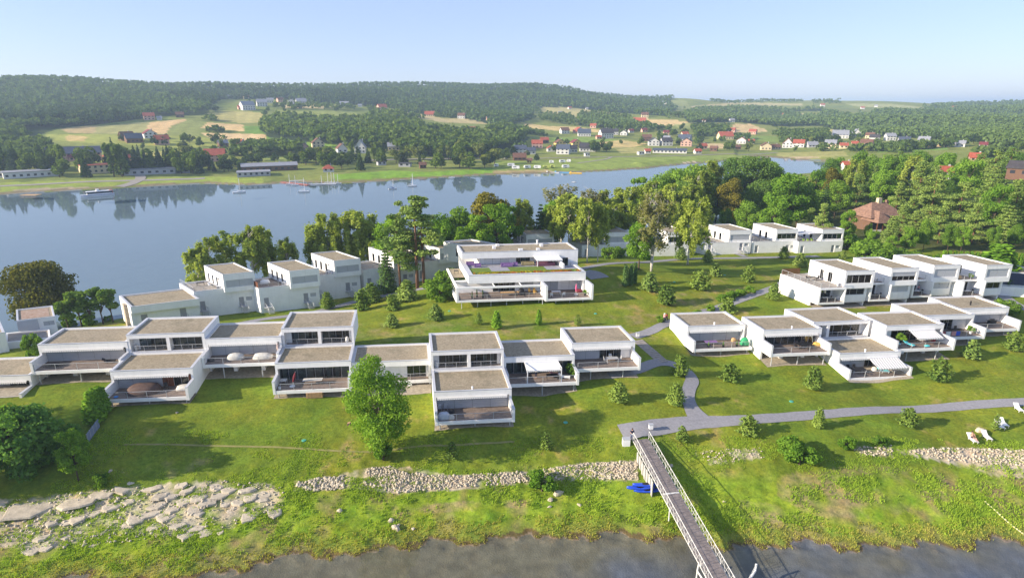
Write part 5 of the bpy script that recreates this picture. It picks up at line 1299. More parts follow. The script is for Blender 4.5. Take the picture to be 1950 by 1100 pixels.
WLAB = {'oak': 'leafy mid-green tree', 'oak_dark': 'large dark oak', 'ash': 'bright green ash', 'birch': 'slim wood birch', 'birch_wide': 'broad wood birch', 'linden': 'yellow-olive linden',
    'white_pine': 'layered soft-needled pine', 'spruce': 'dark wood spruce', 'scots_pine': 'open-crowned skyline pine', 'scots_pine_b': 'open-crowned skyline pine', 'bright_bush': 'bright wood-edge shrub'}
WOODT += [('oak', 1318, 309, 262, .95), ('birch_wide', 1348, 303, 270, 1.0), ('oak', 1288, 322, 250, .9), ('white_pine', 1724, 388, 192, 1.0), ('ash', 1704, 426, 186, .7), ('oak', 1656, 424, 188, .5), ('white_pine', 1746, 400, 188, .9)]
WT = []; WLAB['pine_low'] = 'broad irregular pine'; KN['pine_low'] = 'pine_tree'
for i, (k, px, pt, Y, w) in enumerate(WOODT):
    if k == 'white_pine' and i % 3: k = 'pine_low'
    o = tree_top(k, px, pt, Y, WLAB[k], group='trees of the wood on the right', wide=w); WT.append((o, WLAB[k], tuple(o.location)))
gw = np.random.default_rng(5); nn = 0
while nn < 46:       # the depth of the wood between and behind them
    x = gw.uniform(95, 330); y = gw.uniform(175, 390)
    if y < 170 + (x - 130) * .25 or x < 95 + (y - 190) * .18 or h1(x, y) < 2.5: continue
    q = project(np.array([[x, y, h1(x, y)]]))
    if not (1230 < q[0][0] < 2050): continue
    if min(math.hypot(x - a, y - b) for a, b, _ in TREES) < 7: continue
    if abs(q[0][0] - 1690) < 60 and y < 235: continue
    if 1470 < q[0][0] < 1590 and y > 280: continue
    k = gw.choice(['oak', 'oak', 'ash', 'oak_dark', 'pine_low', 'white_pine']); nn += 1
    o = plant(str(k), (x, y, h1(x, y)), gw.uniform(13, 18), WLAB[str(k)], group='trees of the wood on the right', wide=gw.uniform(.7, .95)); WT.append((o, WLAB[str(k)], (x, y, h1(x, y))))
label_by_landmark([(o, t, (p[0], p[1], p[2] + 9)) for o, t, p in WT], [(1690, 390, 'wooden lodge'), (1440, 330, 'big oak group'), (1540, 310, 'inlet water'), (1460, 420, 'middle back-row house'), (1560, 430, 'grey sun sail house'), (1300, 370, 'hanging birch'), (1800, 330, 'red roof in the wood'), (1940, 320, 'dark shingled roof'), (1850, 470, 'clipped thuja row'), (1700, 460, 'low hedge'), (1620, 330, 'tall pale birch')])
for i in range(17):  # clipped row behind the upper right houses
    px = 1800 + i * 10.5; tree_top('thuja', px, 476 + i * .4, 150, ORD2[i] + ' slim thuja from the left in the clipped row behind the houses', name='thuja', cat='hedge plant', group='thujas of the clipped row', wide=1.15)
for i in range(9):
    px = 1662 + i * 16; tree_top('bush', px, 462 + i * 3.6, 158, ORD2[i] + ' rounded shrub from the left in the hedge below the wood', name='bush', cat='bush', group='shrubs of the hedge below the wood', wide=1.5)
for i, (px, py, w_) in enumerate(((1648, 478, 1.0), (1668, 482, 1.0), (1688, 486, 1.1), (1706, 490, 1.1))):
    tree_base('bush', px, py, 16, ORD2[i] + ' low clipped hedge piece from the left beside the back path', name='hedge', cat='hedge', group='hedge pieces beside the back path', wide=1.6)
tree_base('thuja', 1892, 542, 78, 'broad yellow-green thuja at the end of the upper right row', name='thuja', cat='tree', wide=2.6)
# young pines and shrubs on the lawns
YP = [('young_pine', 624, 588, 34, 'young pine by the left path behind the stepped houses', 1.2), ('young_pine', 692, 590, 42, 'left one of the paired young pines by the left path', 1.15), ('young_pine', 708, 577, 40, 'right one of the paired young pines by the left path', 1.1),
    ('young_pine', 750, 590, 32, 'young pine between the paired pines and the pavilion', 1.1), ('young_pine_dark', 746, 622, 26, 'dark young pine below the row of young pines left of the pavilion', 1.5), ('young_pine_dark', 830, 608, 30, 'dark young pine at the left front of the pavilion', 1.2),
    ('young_sapling', 912, 618, 24, 'thin sapling pine below the pavilion stilts', 1.2), ('thuja', 946, 625, 34, 'left thuja of the two below the pavilion', 1.6), ('thuja', 1026, 618, 30, 'right thuja of the two below the pavilion', 1.2), ('young_sapling', 1100, 620, 22, 'sapling below the right corner of the pavilion', 1.4),
    ('thuja_column', 1190, 545, 42, 'leftmost dark thuja column on the central lawn', 1.2), ('thuja_column', 1200, 543, 41, 'middle dark thuja column on the central lawn', 1.2), ('thuja_column', 1208, 540, 42, 'rightmost dark thuja column on the central lawn', 1.0), ('young_pine_dark', 1236, 553, 36, 'dark round pine right of the thuja columns', 1.3),
    ('young_pine', 1268, 579, 40, 'yellow-tipped young pine in the middle of the central lawn', 1.1), ('young_pine', 1332, 550, 36, 'yellow-tipped young pine beside the birch path', 1.2), ('young_pine_dark', 1362, 526, 26, 'small dark pine in the shade of the central lawn', 1.2), ('young_pine', 1424, 537, 34, 'sunlit round young pine right of the central lawn', 1.25),
    ('young_pine', 1472, 571, 34, 'dense young pine in front of the corner terrace house', 1.2), ('young_pine', 1386, 594, 30, 'young pine at the back wall of the right row', 1.15), ('young_pine_dark', 1347, 499, 24, 'dark pine between birch and back row', 1.2), ('young_pine_dark', 1296, 494, 24, 'dark pine left of the hanging birch', 1.3), ('young_pine', 1492, 492, 24, 'young pine before the second house from the wood', 1.2), ('young_pine_dark', 1523, 508, 27, 'dark young pine behind the corner terrace house', 1.2), ('young_pine_dark', 1604, 492, 16, 'small dark pine at the back of the upper right row', 1.3),
    ('young_pine', 1295, 714, 40, 'young pine at the bend of the little path', 1.05), ('young_pine', 1286, 770, 42, 'young pine left of the path junction', 1.1), ('young_pine', 1391, 724, 34, 'young pine in front of the end house of the right row', 1.15), ('young_pine', 1547, 740, 44, 'grey-green young pine before the striped awning house', 1.1),
    ('young_pine', 1786, 724, 44, 'yellow-tipped young pine right of the striped awning house', 1.05), ('young_pine_dark', 1848, 682, 36, 'dark young pine in the shade below the towels', 1.1), ('young_pine', 1927, 666, 36, 'young pine at the right end of the right row', 1.1), ('young_pine', 1178, 764, 38, 'young pine in the shade before the glass table house', 1.1),
    ('young_pine', 1425, 825, 36, 'young pine below the main path, nearest the bridge', 1.05), ('young_pine', 1557, 814, 40, 'young pine below the main path, in the middle', .85), ('young_pine', 1729, 809, 34, 'young pine below the main path, nearest the loungers', .95), ('young_sapling', 1893, 820, 34, 'thin sapling beside the paired white loungers', .9),
    ('young_sapling', 1298, 840, 30, 'faint sapling right of the bridge head', 1.4), ('young_sapling', 862, 874, 34, 'sapling on the bank right of the lone maple', 1.3), ('young_sapling', 1041, 856, 34, 'dark sapling on the shaded bank left of the bridge', 1.2)]
for i, (k, px, py, h, lab, w) in enumerate(YP):
    if k == 'young_pine' and i % 2: k = 'young_pine_b'
    if 'young' in k: w *= rnd.uniform(.78, 1.3)
    tree_base(k, px, py, h, lab, name='thuja' if 'thuja' in k else 'young_pine', cat='pine' if 'thuja' not in k else 'thuja', wide=w)
for k, px, py, h, lab, w in [('bright_bush', 1500, 868, 34, 'upper end of the spreading bush on the right bank', 1.2), ('bright_bush', 1522, 884, 40, 'lower end of the spreading bush on the right bank', 1.2), ('bright_bush', 1610, 852, 22, 'small bright bush between spreading bush and loungers', 1.0), ('bush', 1674, 846, 17, 'small dull bush left of the white stones', 1.1),
    ('bright_bush', 1032, 934, 34, 'leafy bush growing through the stone bank', 1.2), ('bush', 1257, 612, 12, 'small bush beside the strolling couple', 1.2), ('bush', 1915, 596, 24, 'dark bush at the corner of the far right house', 1.4), ('bush', 1330, 600, 10, 'low shrub at the lower end of the path border', 1.4), ('bush', 1352, 592, 11, 'low shrub of the path border, second from below', 1.4),
    ('bright_bush', 1395, 566, 14, 'low shrub in the middle of the path border', 1.5), ('bright_bush', 1410, 562, 13, 'low bright shrub of the path border', 1.5), ('bright_bush', 1428, 557, 12, 'low bright shrub near the upper end of the path border', 1.5), ('bright_bush', 1374, 574, 14, 'low bright shrub in the lower half of the path border', 1.5)]:
    tree_base(k, px, py, h, lab, name='bush', cat='bush', wide=w)

# ---------------------------------------------------------------- grass on the bank, stones, slabs
def tufts(n, accept, hmin, hmax, name, m, blades=5):
    g = np.random.default_rng(n); X = []
    while len(X) < n:
        x = g.uniform(-62, 74, 6000); y = g.uniform(50, 74, 6000); z = hmap(x, y); pxx, pyy = project(np.c_[x, y, z])
        ok = accept(x, y, z, pxx, pyy, g); X += list(np.c_[x, y, z][ok])
    B = np.array(X[:n]); V = []
    for k in range(blades):
        t = g.uniform(0, 6.28, n); hh = g.uniform(hmin, hmax, n); o = g.normal(0, .10, (n, 2)); ln = g.uniform(.1, .55, n) * hh; w = .035 + .05 * hh
        a = B + np.c_[o, np.zeros(n)]; d = np.c_[np.cos(t), np.sin(t), np.zeros(n)]; s = np.c_[-np.sin(t), np.cos(t), np.zeros(n)] * w[:, None]
        V.append(np.stack([a - s - [0, 0, .05], a + s - [0, 0, .05], a + d * (ln * .5)[:, None] + s * .7 + np.c_[np.zeros((n, 2)), hh * .62], a + d * ln[:, None] + np.c_[np.zeros((n, 2)), hh]], 1))
    V = np.concatenate(V).reshape(-1, 3); stuff(mesh_obj(name, npmesh(name, V, np.arange(len(V)).reshape(-1, 4), m)))
L_GRASS = leafmat('grass_blades', (0.1485, 0.27, 0.0216), (0.3645, 0.486, 0.058), .3)
L_REED = leafmat('reed_blades', (0.192, 0.228, 0.0288), (0.48, 0.456, 0.1056), .3)
def acc_bank(x, y, z, a, b, g): return (z > .25) & (z < 2.4) & (a > -40) & (a < 1990) & ((vnoise(x, y, 4.2, 8) + .5 * vnoise(x, y, 1.3, 3)) > g.uniform(-.2, 1.0, len(x)))
def acc_edge(x, y, z, a, b, g): return (z > .02) & (z < .55) & (a > -40) & (a < 1990) & (vnoise(x, y, 6, 3) > -.55)
def acc_lawn(x, y, z, a, b, g): return (z > 2.4) & (a > -40) & (a < 1990) & (vnoise(x, y, 5, 2) + vnoise(x, y, 1.6, 6) > .2) & ~((a > 1180) & (a < 1260) & (b < 850))
tufts(9000, acc_bank, .10, .30, 'tall_grass', L_GRASS); tufts(3800, acc_edge, .08, .22, 'shore_reeds', L_REED); tufts(9000, acc_lawn, .06, .17, 'lawn_grass', L_GRASS, 4)
ROCK = mat('pale_rock', (.36, .31, .235), .95, .25, 1.3, .035, 5, col2=(.60, .52, .39))
def rock_mesh(seed, flat=.6, n=10, m=7, rough=.25):
    g = random.Random(seed); vs = []; fs = []; ax = [(g.gauss(0, 1), g.gauss(0, 1), g.gauss(0, .6), g.uniform(.45, .85)) for _ in range(9)]
    for j in range(m + 1):
        ph = math.pi * (j / m - .5)
        for i in range(n):
            t = 2 * math.pi * i / n; d = Vector((math.cos(ph) * math.cos(t), math.cos(ph) * math.sin(t), math.sin(ph))); r = 1.0
            for a in ax:      # planes cut the ball into facets
                k = Vector(a[:3]).normalized(); c = d.dot(k)
                if c > .05: r = min(r, a[3] / c)
            r *= 1 + g.uniform(-.04, .04); vs.append((d.x * r, d.y * r, d.z * r * flat))
    for j in range(m): fs += [(j * n + i, j * n + (i + 1) % n, (j + 1) * n + (i + 1) % n, (j + 1) * n + i) for i in range(n)]
    me = bpy.data.meshes.new('rock'); me.from_pydata(vs, [], fs); me.materials.append(ROCK); me.update(); return me
def slab_mesh(seed):
    g = random.Random(seed); n = g.choice([6, 7, 8]); vs = []; fs = []
    an = sorted(g.uniform(0, 6.28) for _ in range(n)); an = [(a + 2 * 6.28 * i / n) / 3 for i, a in enumerate(an)]
    rad = [g.uniform(.75, 1.1) for _ in an]; tx, ty = g.uniform(-.08, .08), g.uniform(-.08, .08)
    for k, z, j in ((1.06, -.25, 0), (1.0, .10, .03), (.86, .17, .03), (.45, .19, .04)):
        for a, r in zip(an, rad): x, y = r * k * math.cos(a), r * k * math.sin(a); vs.append((x * g.uniform(.95, 1.05), y * g.uniform(.95, 1.05), z + (x * tx + y * ty) * (z > 0) + g.uniform(-j, j)))
    vs.append((0, 0, .19))
    for q in range(3): fs += [(q * n + i, q * n + (i + 1) % n, q * n + n + (i + 1) % n, q * n + n + i) for i in range(n)]
    fs += [(3 * n + i, 3 * n + (i + 1) % n, 4 * n) for i in range(n)]
    me = bpy.data.meshes.new('slab'); me.from_pydata(vs, [], fs); me.materials.append(ROCK); me.update(); return me
RM = [rock_mesh(i, .75) for i in range(5)] + [slab_mesh(i + 20) for i in range(9)]
def rock(px, py, wpx, flat, label, group=None, name='boulder', asp=.6, rz=None):
    p = hit(px, py); s = wpx / scale_at(p) / 2 * 1.25
    me = RM[rnd.randrange(9) + 5] if flat else RM[rnd.randrange(5)]
    if flat: s *= .80 if wpx < 45 else .62
    o = bpy.data.objects.new(name, me); COL.objects.link(o); o.location = (p[0], p[1], p[2] + (-.05 if flat else s * .12)); o.scale = (s, s * asp, min(s, 1.0) * .62 if flat else s * .8); o.rotation_euler = (rnd.uniform(-.06, .06), rnd.uniform(-.06, .06), rnd.uniform(-.6, .6) if rz is None else rz)
    return tag(o, label, 'rock', group)
GS = 'pale slabs of the rock outcrop'
for px, py, w in [(60, 962, 130), (150, 952, 90), (20, 975, 70), (195, 938, 60), (232, 930, 50), (290, 928, 40), (180, 975, 46), (215, 962, 55), (245, 952, 34), (150, 985, 52), (128, 992, 40), (96, 994, 30), (330, 942, 46), (300, 958, 60), (352, 952, 52), (285, 975, 64), (320, 978, 70), (262, 985, 44), (246, 996, 34), (300, 998, 50), (340, 998, 40), (372, 968, 50), (395, 955, 46), (380, 945, 40), (420, 940, 44), (440, 930, 40), (470, 930, 36), (415, 925, 34), (360, 930, 36), (345, 922, 30), (455, 955, 30), (430, 958, 24), (478, 945, 34), (498, 950, 30), (500, 938, 40), (440, 972, 20), (448, 965, 18), (475, 982, 40), (524, 974, 34), (374, 1002, 44), (350, 1016, 40), (395, 1010, 38), (420, 1012, 16), (85, 1020, 46), (125, 1020, 26), (152, 1010, 24), (60, 1045, 40), (90, 1040, 30), (200, 1010, 20), (180, 1035, 22), (376, 976, 26), (335, 965, 40), (310, 940, 40), (62, 1008, 16), (250, 918, 16)]:
    rock(px, py, w, True, 'flat pale slab of the rock outcrop on the left bank', GS, 'rock_slab', .8)
for px, py, w, lab in [(1064, 940, 18, 'pale boulder on the bank, largest near the leafy bush'), (1048, 952, 12, 'flat boulder just below the largest bank boulder'), (1046, 965, 8, 'small boulder below the flat one near the leafy bush'), (1103, 961, 8, 'small boulder on the bank midway to the bridge'), (744, 992, 13, 'upper boulder of the small heap near the water'), (754, 1006, 17, 'lower and larger boulder of the small heap near the water'), (759, 1000, 8, 'small stone between the two heap boulders'),
    (646, 973, 12, 'lone flat stone on the green bank below the stones'), (787, 1007, 8, 'small stone right of the heap near the water'), (1108, 911, 8, 'single stone below the stone bank near the leafy bush'), (1278, 887, 9, 'stone beside the right rail of the bridge'), (1379, 955, 6, 'white stone in the bridge shadow'), (1868, 821, 18, 'round grey boulder beside the white loungers'), (210, 897, 8, 'stone in front of the slim sapling'), (70, 875, 10, 'stone under the big dark bush'), (83, 880, 8, 'smaller stone under the big dark bush'), (337, 786, 6, 'light stone on the lawn before the brown-door house')]:
    rock(px, py, w, False, lab, None, 'boulder', .8)
gs = np.random.default_rng(99)
def scatter_stones(poly, n, smin, smax, name):
    xs = [p[0] for p in poly]; ys = [p[1] for p in poly]; P = []
    while len(P) < n:
        a = gs.uniform(min(xs), max(xs), n * 2); b = gs.uniform(min(ys), max(ys), n * 2); ok = inpoly(a, b, poly)
        P += list(zip(a[ok], b[ok]))
    W = hits(P[:n]); ok = vnoise(W[:, 0], W[:, 1], 2.5, 4) + .6 * vnoise(W[:, 0], W[:, 1], .8, 2) > -.75; W = W[ok]; n = len(W)
    base = np.array([(1, 0, 0), (.35, .9, 0), (-.8, .6, .1), (-.9, -.5, 0), (.3, -1, .05), (.45, .2, .75), (-.35, .3, .8), (-.2, -.45, .7), (0, 0, -.6)])
    fc = np.array([(0, 1, 5), (1, 6, 5), (1, 2, 6), (2, 3, 6), (3, 7, 6), (3, 4, 7), (4, 5, 7), (4, 0, 5), (5, 6, 7), (0, 8, 1), (1, 8, 2), (2, 8, 3), (3, 8, 4), (4, 8, 0)])
    s = gs.uniform(smin, smax, n) ** 1.0 * gs.choice([.7, 1, 1, 1.5], n); t = gs.uniform(0, 6.28, n)
    V = base[None] * gs.uniform(.7, 1.3, (n, 9, 3)) * s[:, None, None]
    x = V[..., 0] * np.cos(t)[:, None] - V[..., 1] * np.sin(t)[:, None]; y = V[..., 0] * np.sin(t)[:, None] + V[..., 1] * np.cos(t)[:, None]
    V = np.stack([x, y, V[..., 2]], -1) + W[:, None, :] + [0, 0, .05]
    Fc = (fc[None] + (np.arange(n) * 9)[:, None, None]).reshape(-1, 3)
    stuff(mesh_obj(name, npmesh(name, V.reshape(-1, 3), Fc, ROCK)))
scatter_stones([(700, 892), (740, 886), (775, 900), (860, 905), (1000, 898), (1110, 882), (1215, 878), (1215, 912), (1080, 912), (900, 926), (760, 938), (690, 925)], 2500, .05, .17, 'stone_bank')
scatter_stones([(560, 920), (600, 912), (655, 905), (655, 932), (580, 935)], 420, .08, .2, 'stone_bank')
scatter_stones([(1720, 858), (1800, 852), (1990, 858), (2150, 850), (2150, 882), (1990, 890), (1890, 885), (1800, 876)], 1500, .06, .16, 'white_stones')
scatter_stones([(0, 955), (200, 930), (420, 915), (545, 925), (540, 965), (430, 1005), (330, 1022), (60, 1050), (0, 1035)], 900, .05, .16, 'outcrop_rubble')
scatter_stones([(1330, 858), (1450, 852), (1460, 872), (1350, 885)], 120, .05, .14, 'bank_stones')
scatter_stones([(1620, 852), (1700, 848), (1700, 866), (1640, 868)], 80, .07, .15, 'bank_stones')
# ---------------------------------------------------------------- footbridge
BW = mat('bridge_white', (.66, .65, .60), .6, .08, 3)
PLANK = mat('bridge_planks', (.21, .18, .17), .85, .2, 2.0)
a, b = np.array([17.6, 72.3, 4.45]), np.array([22.3, 43.0, .75])
L = float(np.hypot(*(b - a)[:2])); az = math.degrees(math.atan2(b[1] - a[1], b[0] - a[0]))
fr = Fr(tuple(a), az, az + 90); slope = (b[2] - a[2]) / L
br = thing('footbridge', fr.o, 'long white truss footbridge running down from the lawn into the water', 'bridge')
hw = 1.05; zz = lambda u: slope * u
nplk = 200
mb = MB(fr)
for i in range(nplk):
    u0, u1 = L * i / nplk, L * (i + 1) / nplk - .012
    mb.hexa([(u0, -hw, zz(u0) - .04), (u1, -hw, zz(u1) - .04), (u1, hw, zz(u1) - .04), (u0, hw, zz(u0) - .04), (u0, -hw, zz(u0)), (u1, -hw, zz(u1)), (u1, hw, zz(u1)), (u0, hw, zz(u0))])
mb.build('plank', PLANK, br)
jt = MB(fr).hexa([(10.2, -hw, zz(10.2) + .0), (10.4, -hw, zz(10.4)), (10.4, hw, zz(10.4)), (10.2, hw, zz(10.2)), (10.2, -hw, zz(10.2) + .03), (10.4, -hw, zz(10.4) + .03), (10.4, hw, zz(10.4) + .03), (10.2, hw, zz(10.2) + .03)]).build('joint_plate', BW, br)
st = MB(fr)
for v in (-.9, 0, .9): st.tube((0, v, zz(0) - .2), (L, v, zz(L) - .2), .08)
st.build('beam', BW, br)
npan = 30; seg = L / npan
dm = [None, None]
for s in (-1, 1):
    v = s * (hw + .07)
    c = MB(fr); c.tube((0, v, zz(0) - .12), (L, v, zz(L) - .12), .05); c.tube((0, v, zz(0) + 1.1), (L, v, zz(L) + 1.1), .042); c.tube((0, v, zz(0) + .45), (L, v, zz(L) + .45), .015)
    tr = c.build('truss', BW, br)
    for i in range(npan):
        u0, u1 = seg * i, seg * (i + 1)
        for k, (p, q) in enumerate((((0, v, -.12), (seg / 2, v, 1.1 + slope * seg / 2)), ((seg / 2, v, 1.1 + slope * seg / 2), (seg, v, -.12 + slope * seg)))):
            if dm[k] is None or True:
                key = (s, k)
                if i == 0:
                    m_ = MB(fr).tube(p, q, .022, n=4); o = m_.build('diagonal', BW, tr); dm[k] = o.data
                else:
                    o = bpy.data.objects.new('diagonal', dm[k]); COL.objects.link(o); o.parent = tr
                    o.location = fr.p(u0, 0, zz(u0))
    for i in range(0, npan + 1, 3):
        u = seg * i; MB(fr).tube((u, v, zz(u) - .12), (u, v, zz(u) + 1.1), .028, n=5).build('truss_post', BW, tr)
leg = MB(fr)
for u in (12.0, 21.5):
    for v in (-.8, .8): leg.tube((u, v, fr.ground(u, v) - .6), (u, v, zz(u) - .2), .08, n=8)
    leg.build('bridge_leg', BW, br); leg = MB(fr)
# sheet-pile abutment on the water side of the bank
ab = MB(fr)
for i in range(14):
    u = 2.2 + i * .42; v = -hw - .28 - .10 * (i % 2); z = zz(u)
    ab.box(u, u + .40, v, v + .09, min(fr.ground(u, v), fr.ground(u + .4, v)) - .4, z - .18)
ab.build('sheet_pile', mat('sheet_pile', (.42, .41, .38), .7, .15, 2), br)
# outrigger arms of the floating end
o = thing('mooring_boom', (24.9, 51.0, 0), 'white bent boom reaching up to the right of the lower bridge end', 'boom')
MB().path([(-1.9, -2.2, 1.0), (.0, 0, .9), (.75, .75, 1.15)], .12, 8).tube((.75, .75, 1.15), (.85, .9, 1.9), .12, n=8).tube((.85, .9, 1.85), (-1.4, -1.8, 1.45), .03).tube((0, 0, .9), (0, 0, -1.6), .1).build('boom_tube', BW, o)
o = thing('mooring_boom', (19.9, 51.6, 0), 'white bent boom beside the left rail of the lower bridge end', 'boom')
MB().path([(.2, 1.3, 1.3), (-.25, .4, .9), (.1, -1.2, .8), (.6, -2.4, .8)], .10, 8).tube((-.25, .4, .9), (-.3, .4, -1.6), .08).build('boom_tube', BW, o)
# kayaks
BLUE = mat('kayak_blue', (.02, .075, .55), .35, .08, 2, spec=.5)
for i, (px, py, dz, lab) in enumerate([(1238, 934, .3, 'bottom blue kayak of the stack beside the bridge'), (1230, 926, .62, 'middle blue kayak of the stack beside the bridge'), (1236, 918, .95, 'top blue kayak of the stack beside the bridge')]):
    p = hit(px - 3, 936); k = MB(); n = 12; vs = []; fs = []
    Lk = 3.6
    for j in range(n + 1):
        t = j / n * 2 - 1; w = .36 * math.sqrt(max(0, 1 - abs(t) ** 2.4)) + .02; hh = .20 + .16 * abs(t) ** 3
        for q in range(8):
            th_ = 2 * math.pi * q / 8; vs.append((t * Lk / 2, w * math.cos(th_), hh * .4 * abs(t) + (.16 if math.sin(th_) > 0 else .22) * math.sin(th_)))
    for j in range(n): fs += [(j * 8 + q, j * 8 + (q + 1) % 8, (j + 1) * 8 + (q + 1) % 8, (j + 1) * 8 + q) for q in range(8)]
    fs += [tuple(range(8))[::-1], tuple(range(n * 8, n * 8 + 8))]
    o = thing('kayak', (p[0] + [0, -.35, .0][i] - .1, p[1] + .15 * i, p[2] + dz - .1), lab, 'kayak', None, .05)
    k.add(vs, fs).build('hull', BLUE, o, True); MB().lathe((-.1, 0, .1), [(.34, 0), (.36, .07), (.30, .08)], 12, 1.5, .75).build('cockpit', BLACK, o)
# bins, lamps, markers
def bollard(px, py, lab, big=False):
    p = hit(px, py); o = thing('litter_bin', p, lab, 'bin')
    MB().lathe((0, 0, -.1), [(.05, 0), (.05, .35)], 6).build('foot', STEEL, o)
    MB().box(-.28, .28, -.24, .24, .2, .85).build('bin_box', PLAST if not big else CANVAS, o); MB().box(-.33, .33, -.29, .29, .86, .93).build('bin_lid', STEEL, o)
bollard(1239, 818, 'light grey litter bin right of the bridge head'); bollard(1214, 642, 'pale litter bin at the top of the garden steps')
p = hit(1192, 846); o = thing('control_box', p, 'white box standing left of the bridge head', 'box'); MB().box(-.5, .5, -.35, .35, -.1, .95).build('cabinet', PLAST, o); MB().box(-.53, .53, -.38, .38, .95, 1.0).build('cabinet_lid', STEEL, o)
for px, py, lab in ((1500, 531, 'pale lamp box at the corner of the corner-terrace house'), (1604, 473, 'white ball lamp beyond the last house of the back row'), (1638, 478, 'white ball lamp at the clipped hedge'), (1668, 487, 'white ball lamp above the second shuttered house')):
    p = hit(px, py); o = thing('path_lamp', p, lab, 'lamp'); MB().tube((0, 0, -.1), (0, 0, .5), .05).build('lamp_post', STEEL, o); MB().lathe((0, 0, .5), [(.05, 0), (.24, .12), (.3, .3), (.24, .48), (.05, .58)], 10).build('lamp_globe', PLAST, o)
TEAL = mat('teal_cover', (.07, .33, .24), .6, .1)
for px, py, lab in ((579, 838, 'teal ground cover on the lawn left of the lone maple'), (1077, 804, 'teal ground cover on the shaded lawn left of the path junction'), (1507, 764, 'teal ground cover on the lawn before the right row'), (1284, 537, 'teal ground cover in the middle of the central lawn'), (1134, 597, 'teal ground cover right of the pavilion stilts'), (856, 592, 'teal ground cover at the left front of the pavilion'), (1380, 524, 'teal ground cover at the top of the central lawn')):
    p = hit(px, py); o = MB().lathe((0, 0, -.1), [(.34, 0), (.34, .13), (.29, .18), (.05, .2)], 10).build('ground_cover', TEAL, None); o.location = p; tag(o, lab, 'cover')
p = hit(665, 808); o = thing('tree_stump', p, 'small brown stump on the lawn left of the lone maple', 'stump'); MB().lathe((0, 0, -.1), [(.34, 0), (.27, .3), (.25, .42)], 9).build('stump_wood', BARK, o); MB().lathe((0, 0, .32), [(.24, 0), (.22, .015)], 9).build('cut_face', WOOD, o)
# slanted panel wall by the hedge
p0 = hit(168, 842); p1 = hit(190, 812)
o = thing('fence_panel', (p0[0], p0[1], p0[2]), 'slanted blue-grey panel fence beside the thuja hedge', 'fence')
v = np.array(p1) - np.array(p0); Lf = float(np.hypot(v[0], v[1])); azf = math.degrees(math.atan2(v[1], v[0]))
ff = Fr((0, 0, 0), azf); m_ = mat('panel_blue', (.20, .235, .33), .6, .08)
for i in range(4):
    u0, u1 = Lf * i / 4, Lf * (i + 1) / 4 - .02; zb = v[2] * i / 4
    MB(ff).hexa([(u0, -.03, zb - .3), (u1, -.03, zb - .2), (u1, .03, zb - .2), (u0, .03, zb - .3), (u0, -.03, zb + 1.25), (u1, -.03, zb + 1.25 + v[2] / 4), (u1, .03, zb + 1.25 + v[2] / 4), (u0, .03, zb + 1.25)]).build('panel', m_, o)
    MB(ff).box(u0 - .04, u0 + .02, -.06, .06, zb - .3, zb + 1.3).build('fence_post', STEEL, o)
# garden steps: log-edged treads from the upper path to the lower one
q0 = np.array(hit(1214, 648)); q1 = np.array(hit(1263, 690)); n = 14
o = thing('garden_steps', tuple(q0), 'stepped slab stairway between the two lawns beside the white end house', 'steps')
d = (q1 - q0); azs = math.degrees(math.atan2(d[1], d[0])); fs_ = Fr((0, 0, 0), azs); Ls = float(np.hypot(d[0], d[1]))
for i in range(n):
    u = Ls * (i + .5) / n; X = q0 + d * (i + .5) / n; z = h1(X[0], X[1]) - q0[2]
    MB(fs_).box(u - Ls / n * .48, u + Ls / n * .48, -1.0, 1.0, z - .25, z + .10).build('tread', CONC, o)
# buoy line
YEL = mat('buoy_yellow', (.72, .66, .28), .5, .05)
bl = [(1876, 956), (1888, 966), (1899, 976), (1909, 985), (1920, 995), (1931, 1004), (1942, 1012), (1952, 1020)]
W = hits(bl); o = thing('buoy_line', tuple(W[0]), 'string of pale yellow floats lying on the right bank', 'float line')
MB().path([tuple(w - W[0] + [0, 0, .06]) for w in W], .02, 4).build('rope', PLAST, o)
for i in range(len(W) - 1):
    for t in (0, .5):
        q = W[i] * (1 - t) + W[i + 1] * t - W[0]; MB().lathe((q[0], q[1], q[2]), [(.02, 0), (.09, .04), (.11, .10), (.09, .15), (.02, .19)], 8).build('float', YEL, o)
# ---------------------------------------------------------------- loungers on the lawn
def lounger(p, rz, lab, m=CANVAS, frame=PLAST, group=None, s=1.0):
    o = thing('sun_lounger', p, lab, 'lounger', group, rz); o.scale = (s, s, s)
    MB().hexa([(-.33, -.95, .30), (.33, -.95, .30), (.33, .25, .30), (-.33, .25, .30), (-.33, -.95, .37), (.33, -.95, .37), (.33, .25, .37), (-.33, .25, .37)]).build('seat', m, o)
    MB().hexa([(-.33, .25, .30), (.33, .25, .30), (.33, .88, .72), (-.33, .88, .72), (-.33, .22, .37), (.33, .22, .37), (.33, .84, .80), (-.33, .84, .80)]).build('backrest', m, o)
    for x in (-.30, .30):
        for y in (-.85, .2): MB().tube((x, y, 0), (x, y, .31), .03).build('leg', frame, o)
    MB().tube((-.35, -.97, .29), (-.35, .28, .29), .03).tube((.35, -.97, .29), (.35, .28, .29), .03).tube((0, .75, .62), (0, .45, 0), .03).build('frame', frame, o)
    return o
for px, py, rz, lab in ((1877, 833, -.15, 'white lounger nearest the seated sunbather'), (1902, 812, -.2, 'left lounger of the pair beside the thin sapling'), (1909, 808, -.2, 'right lounger of the pair beside the thin sapling'), (1938, 780, -.2, 'white lounger closest to the main path'), (1850, 838, -.1, 'lounger carrying the seated sunbather')):
    lounger(hit(px, py), rz, lab)
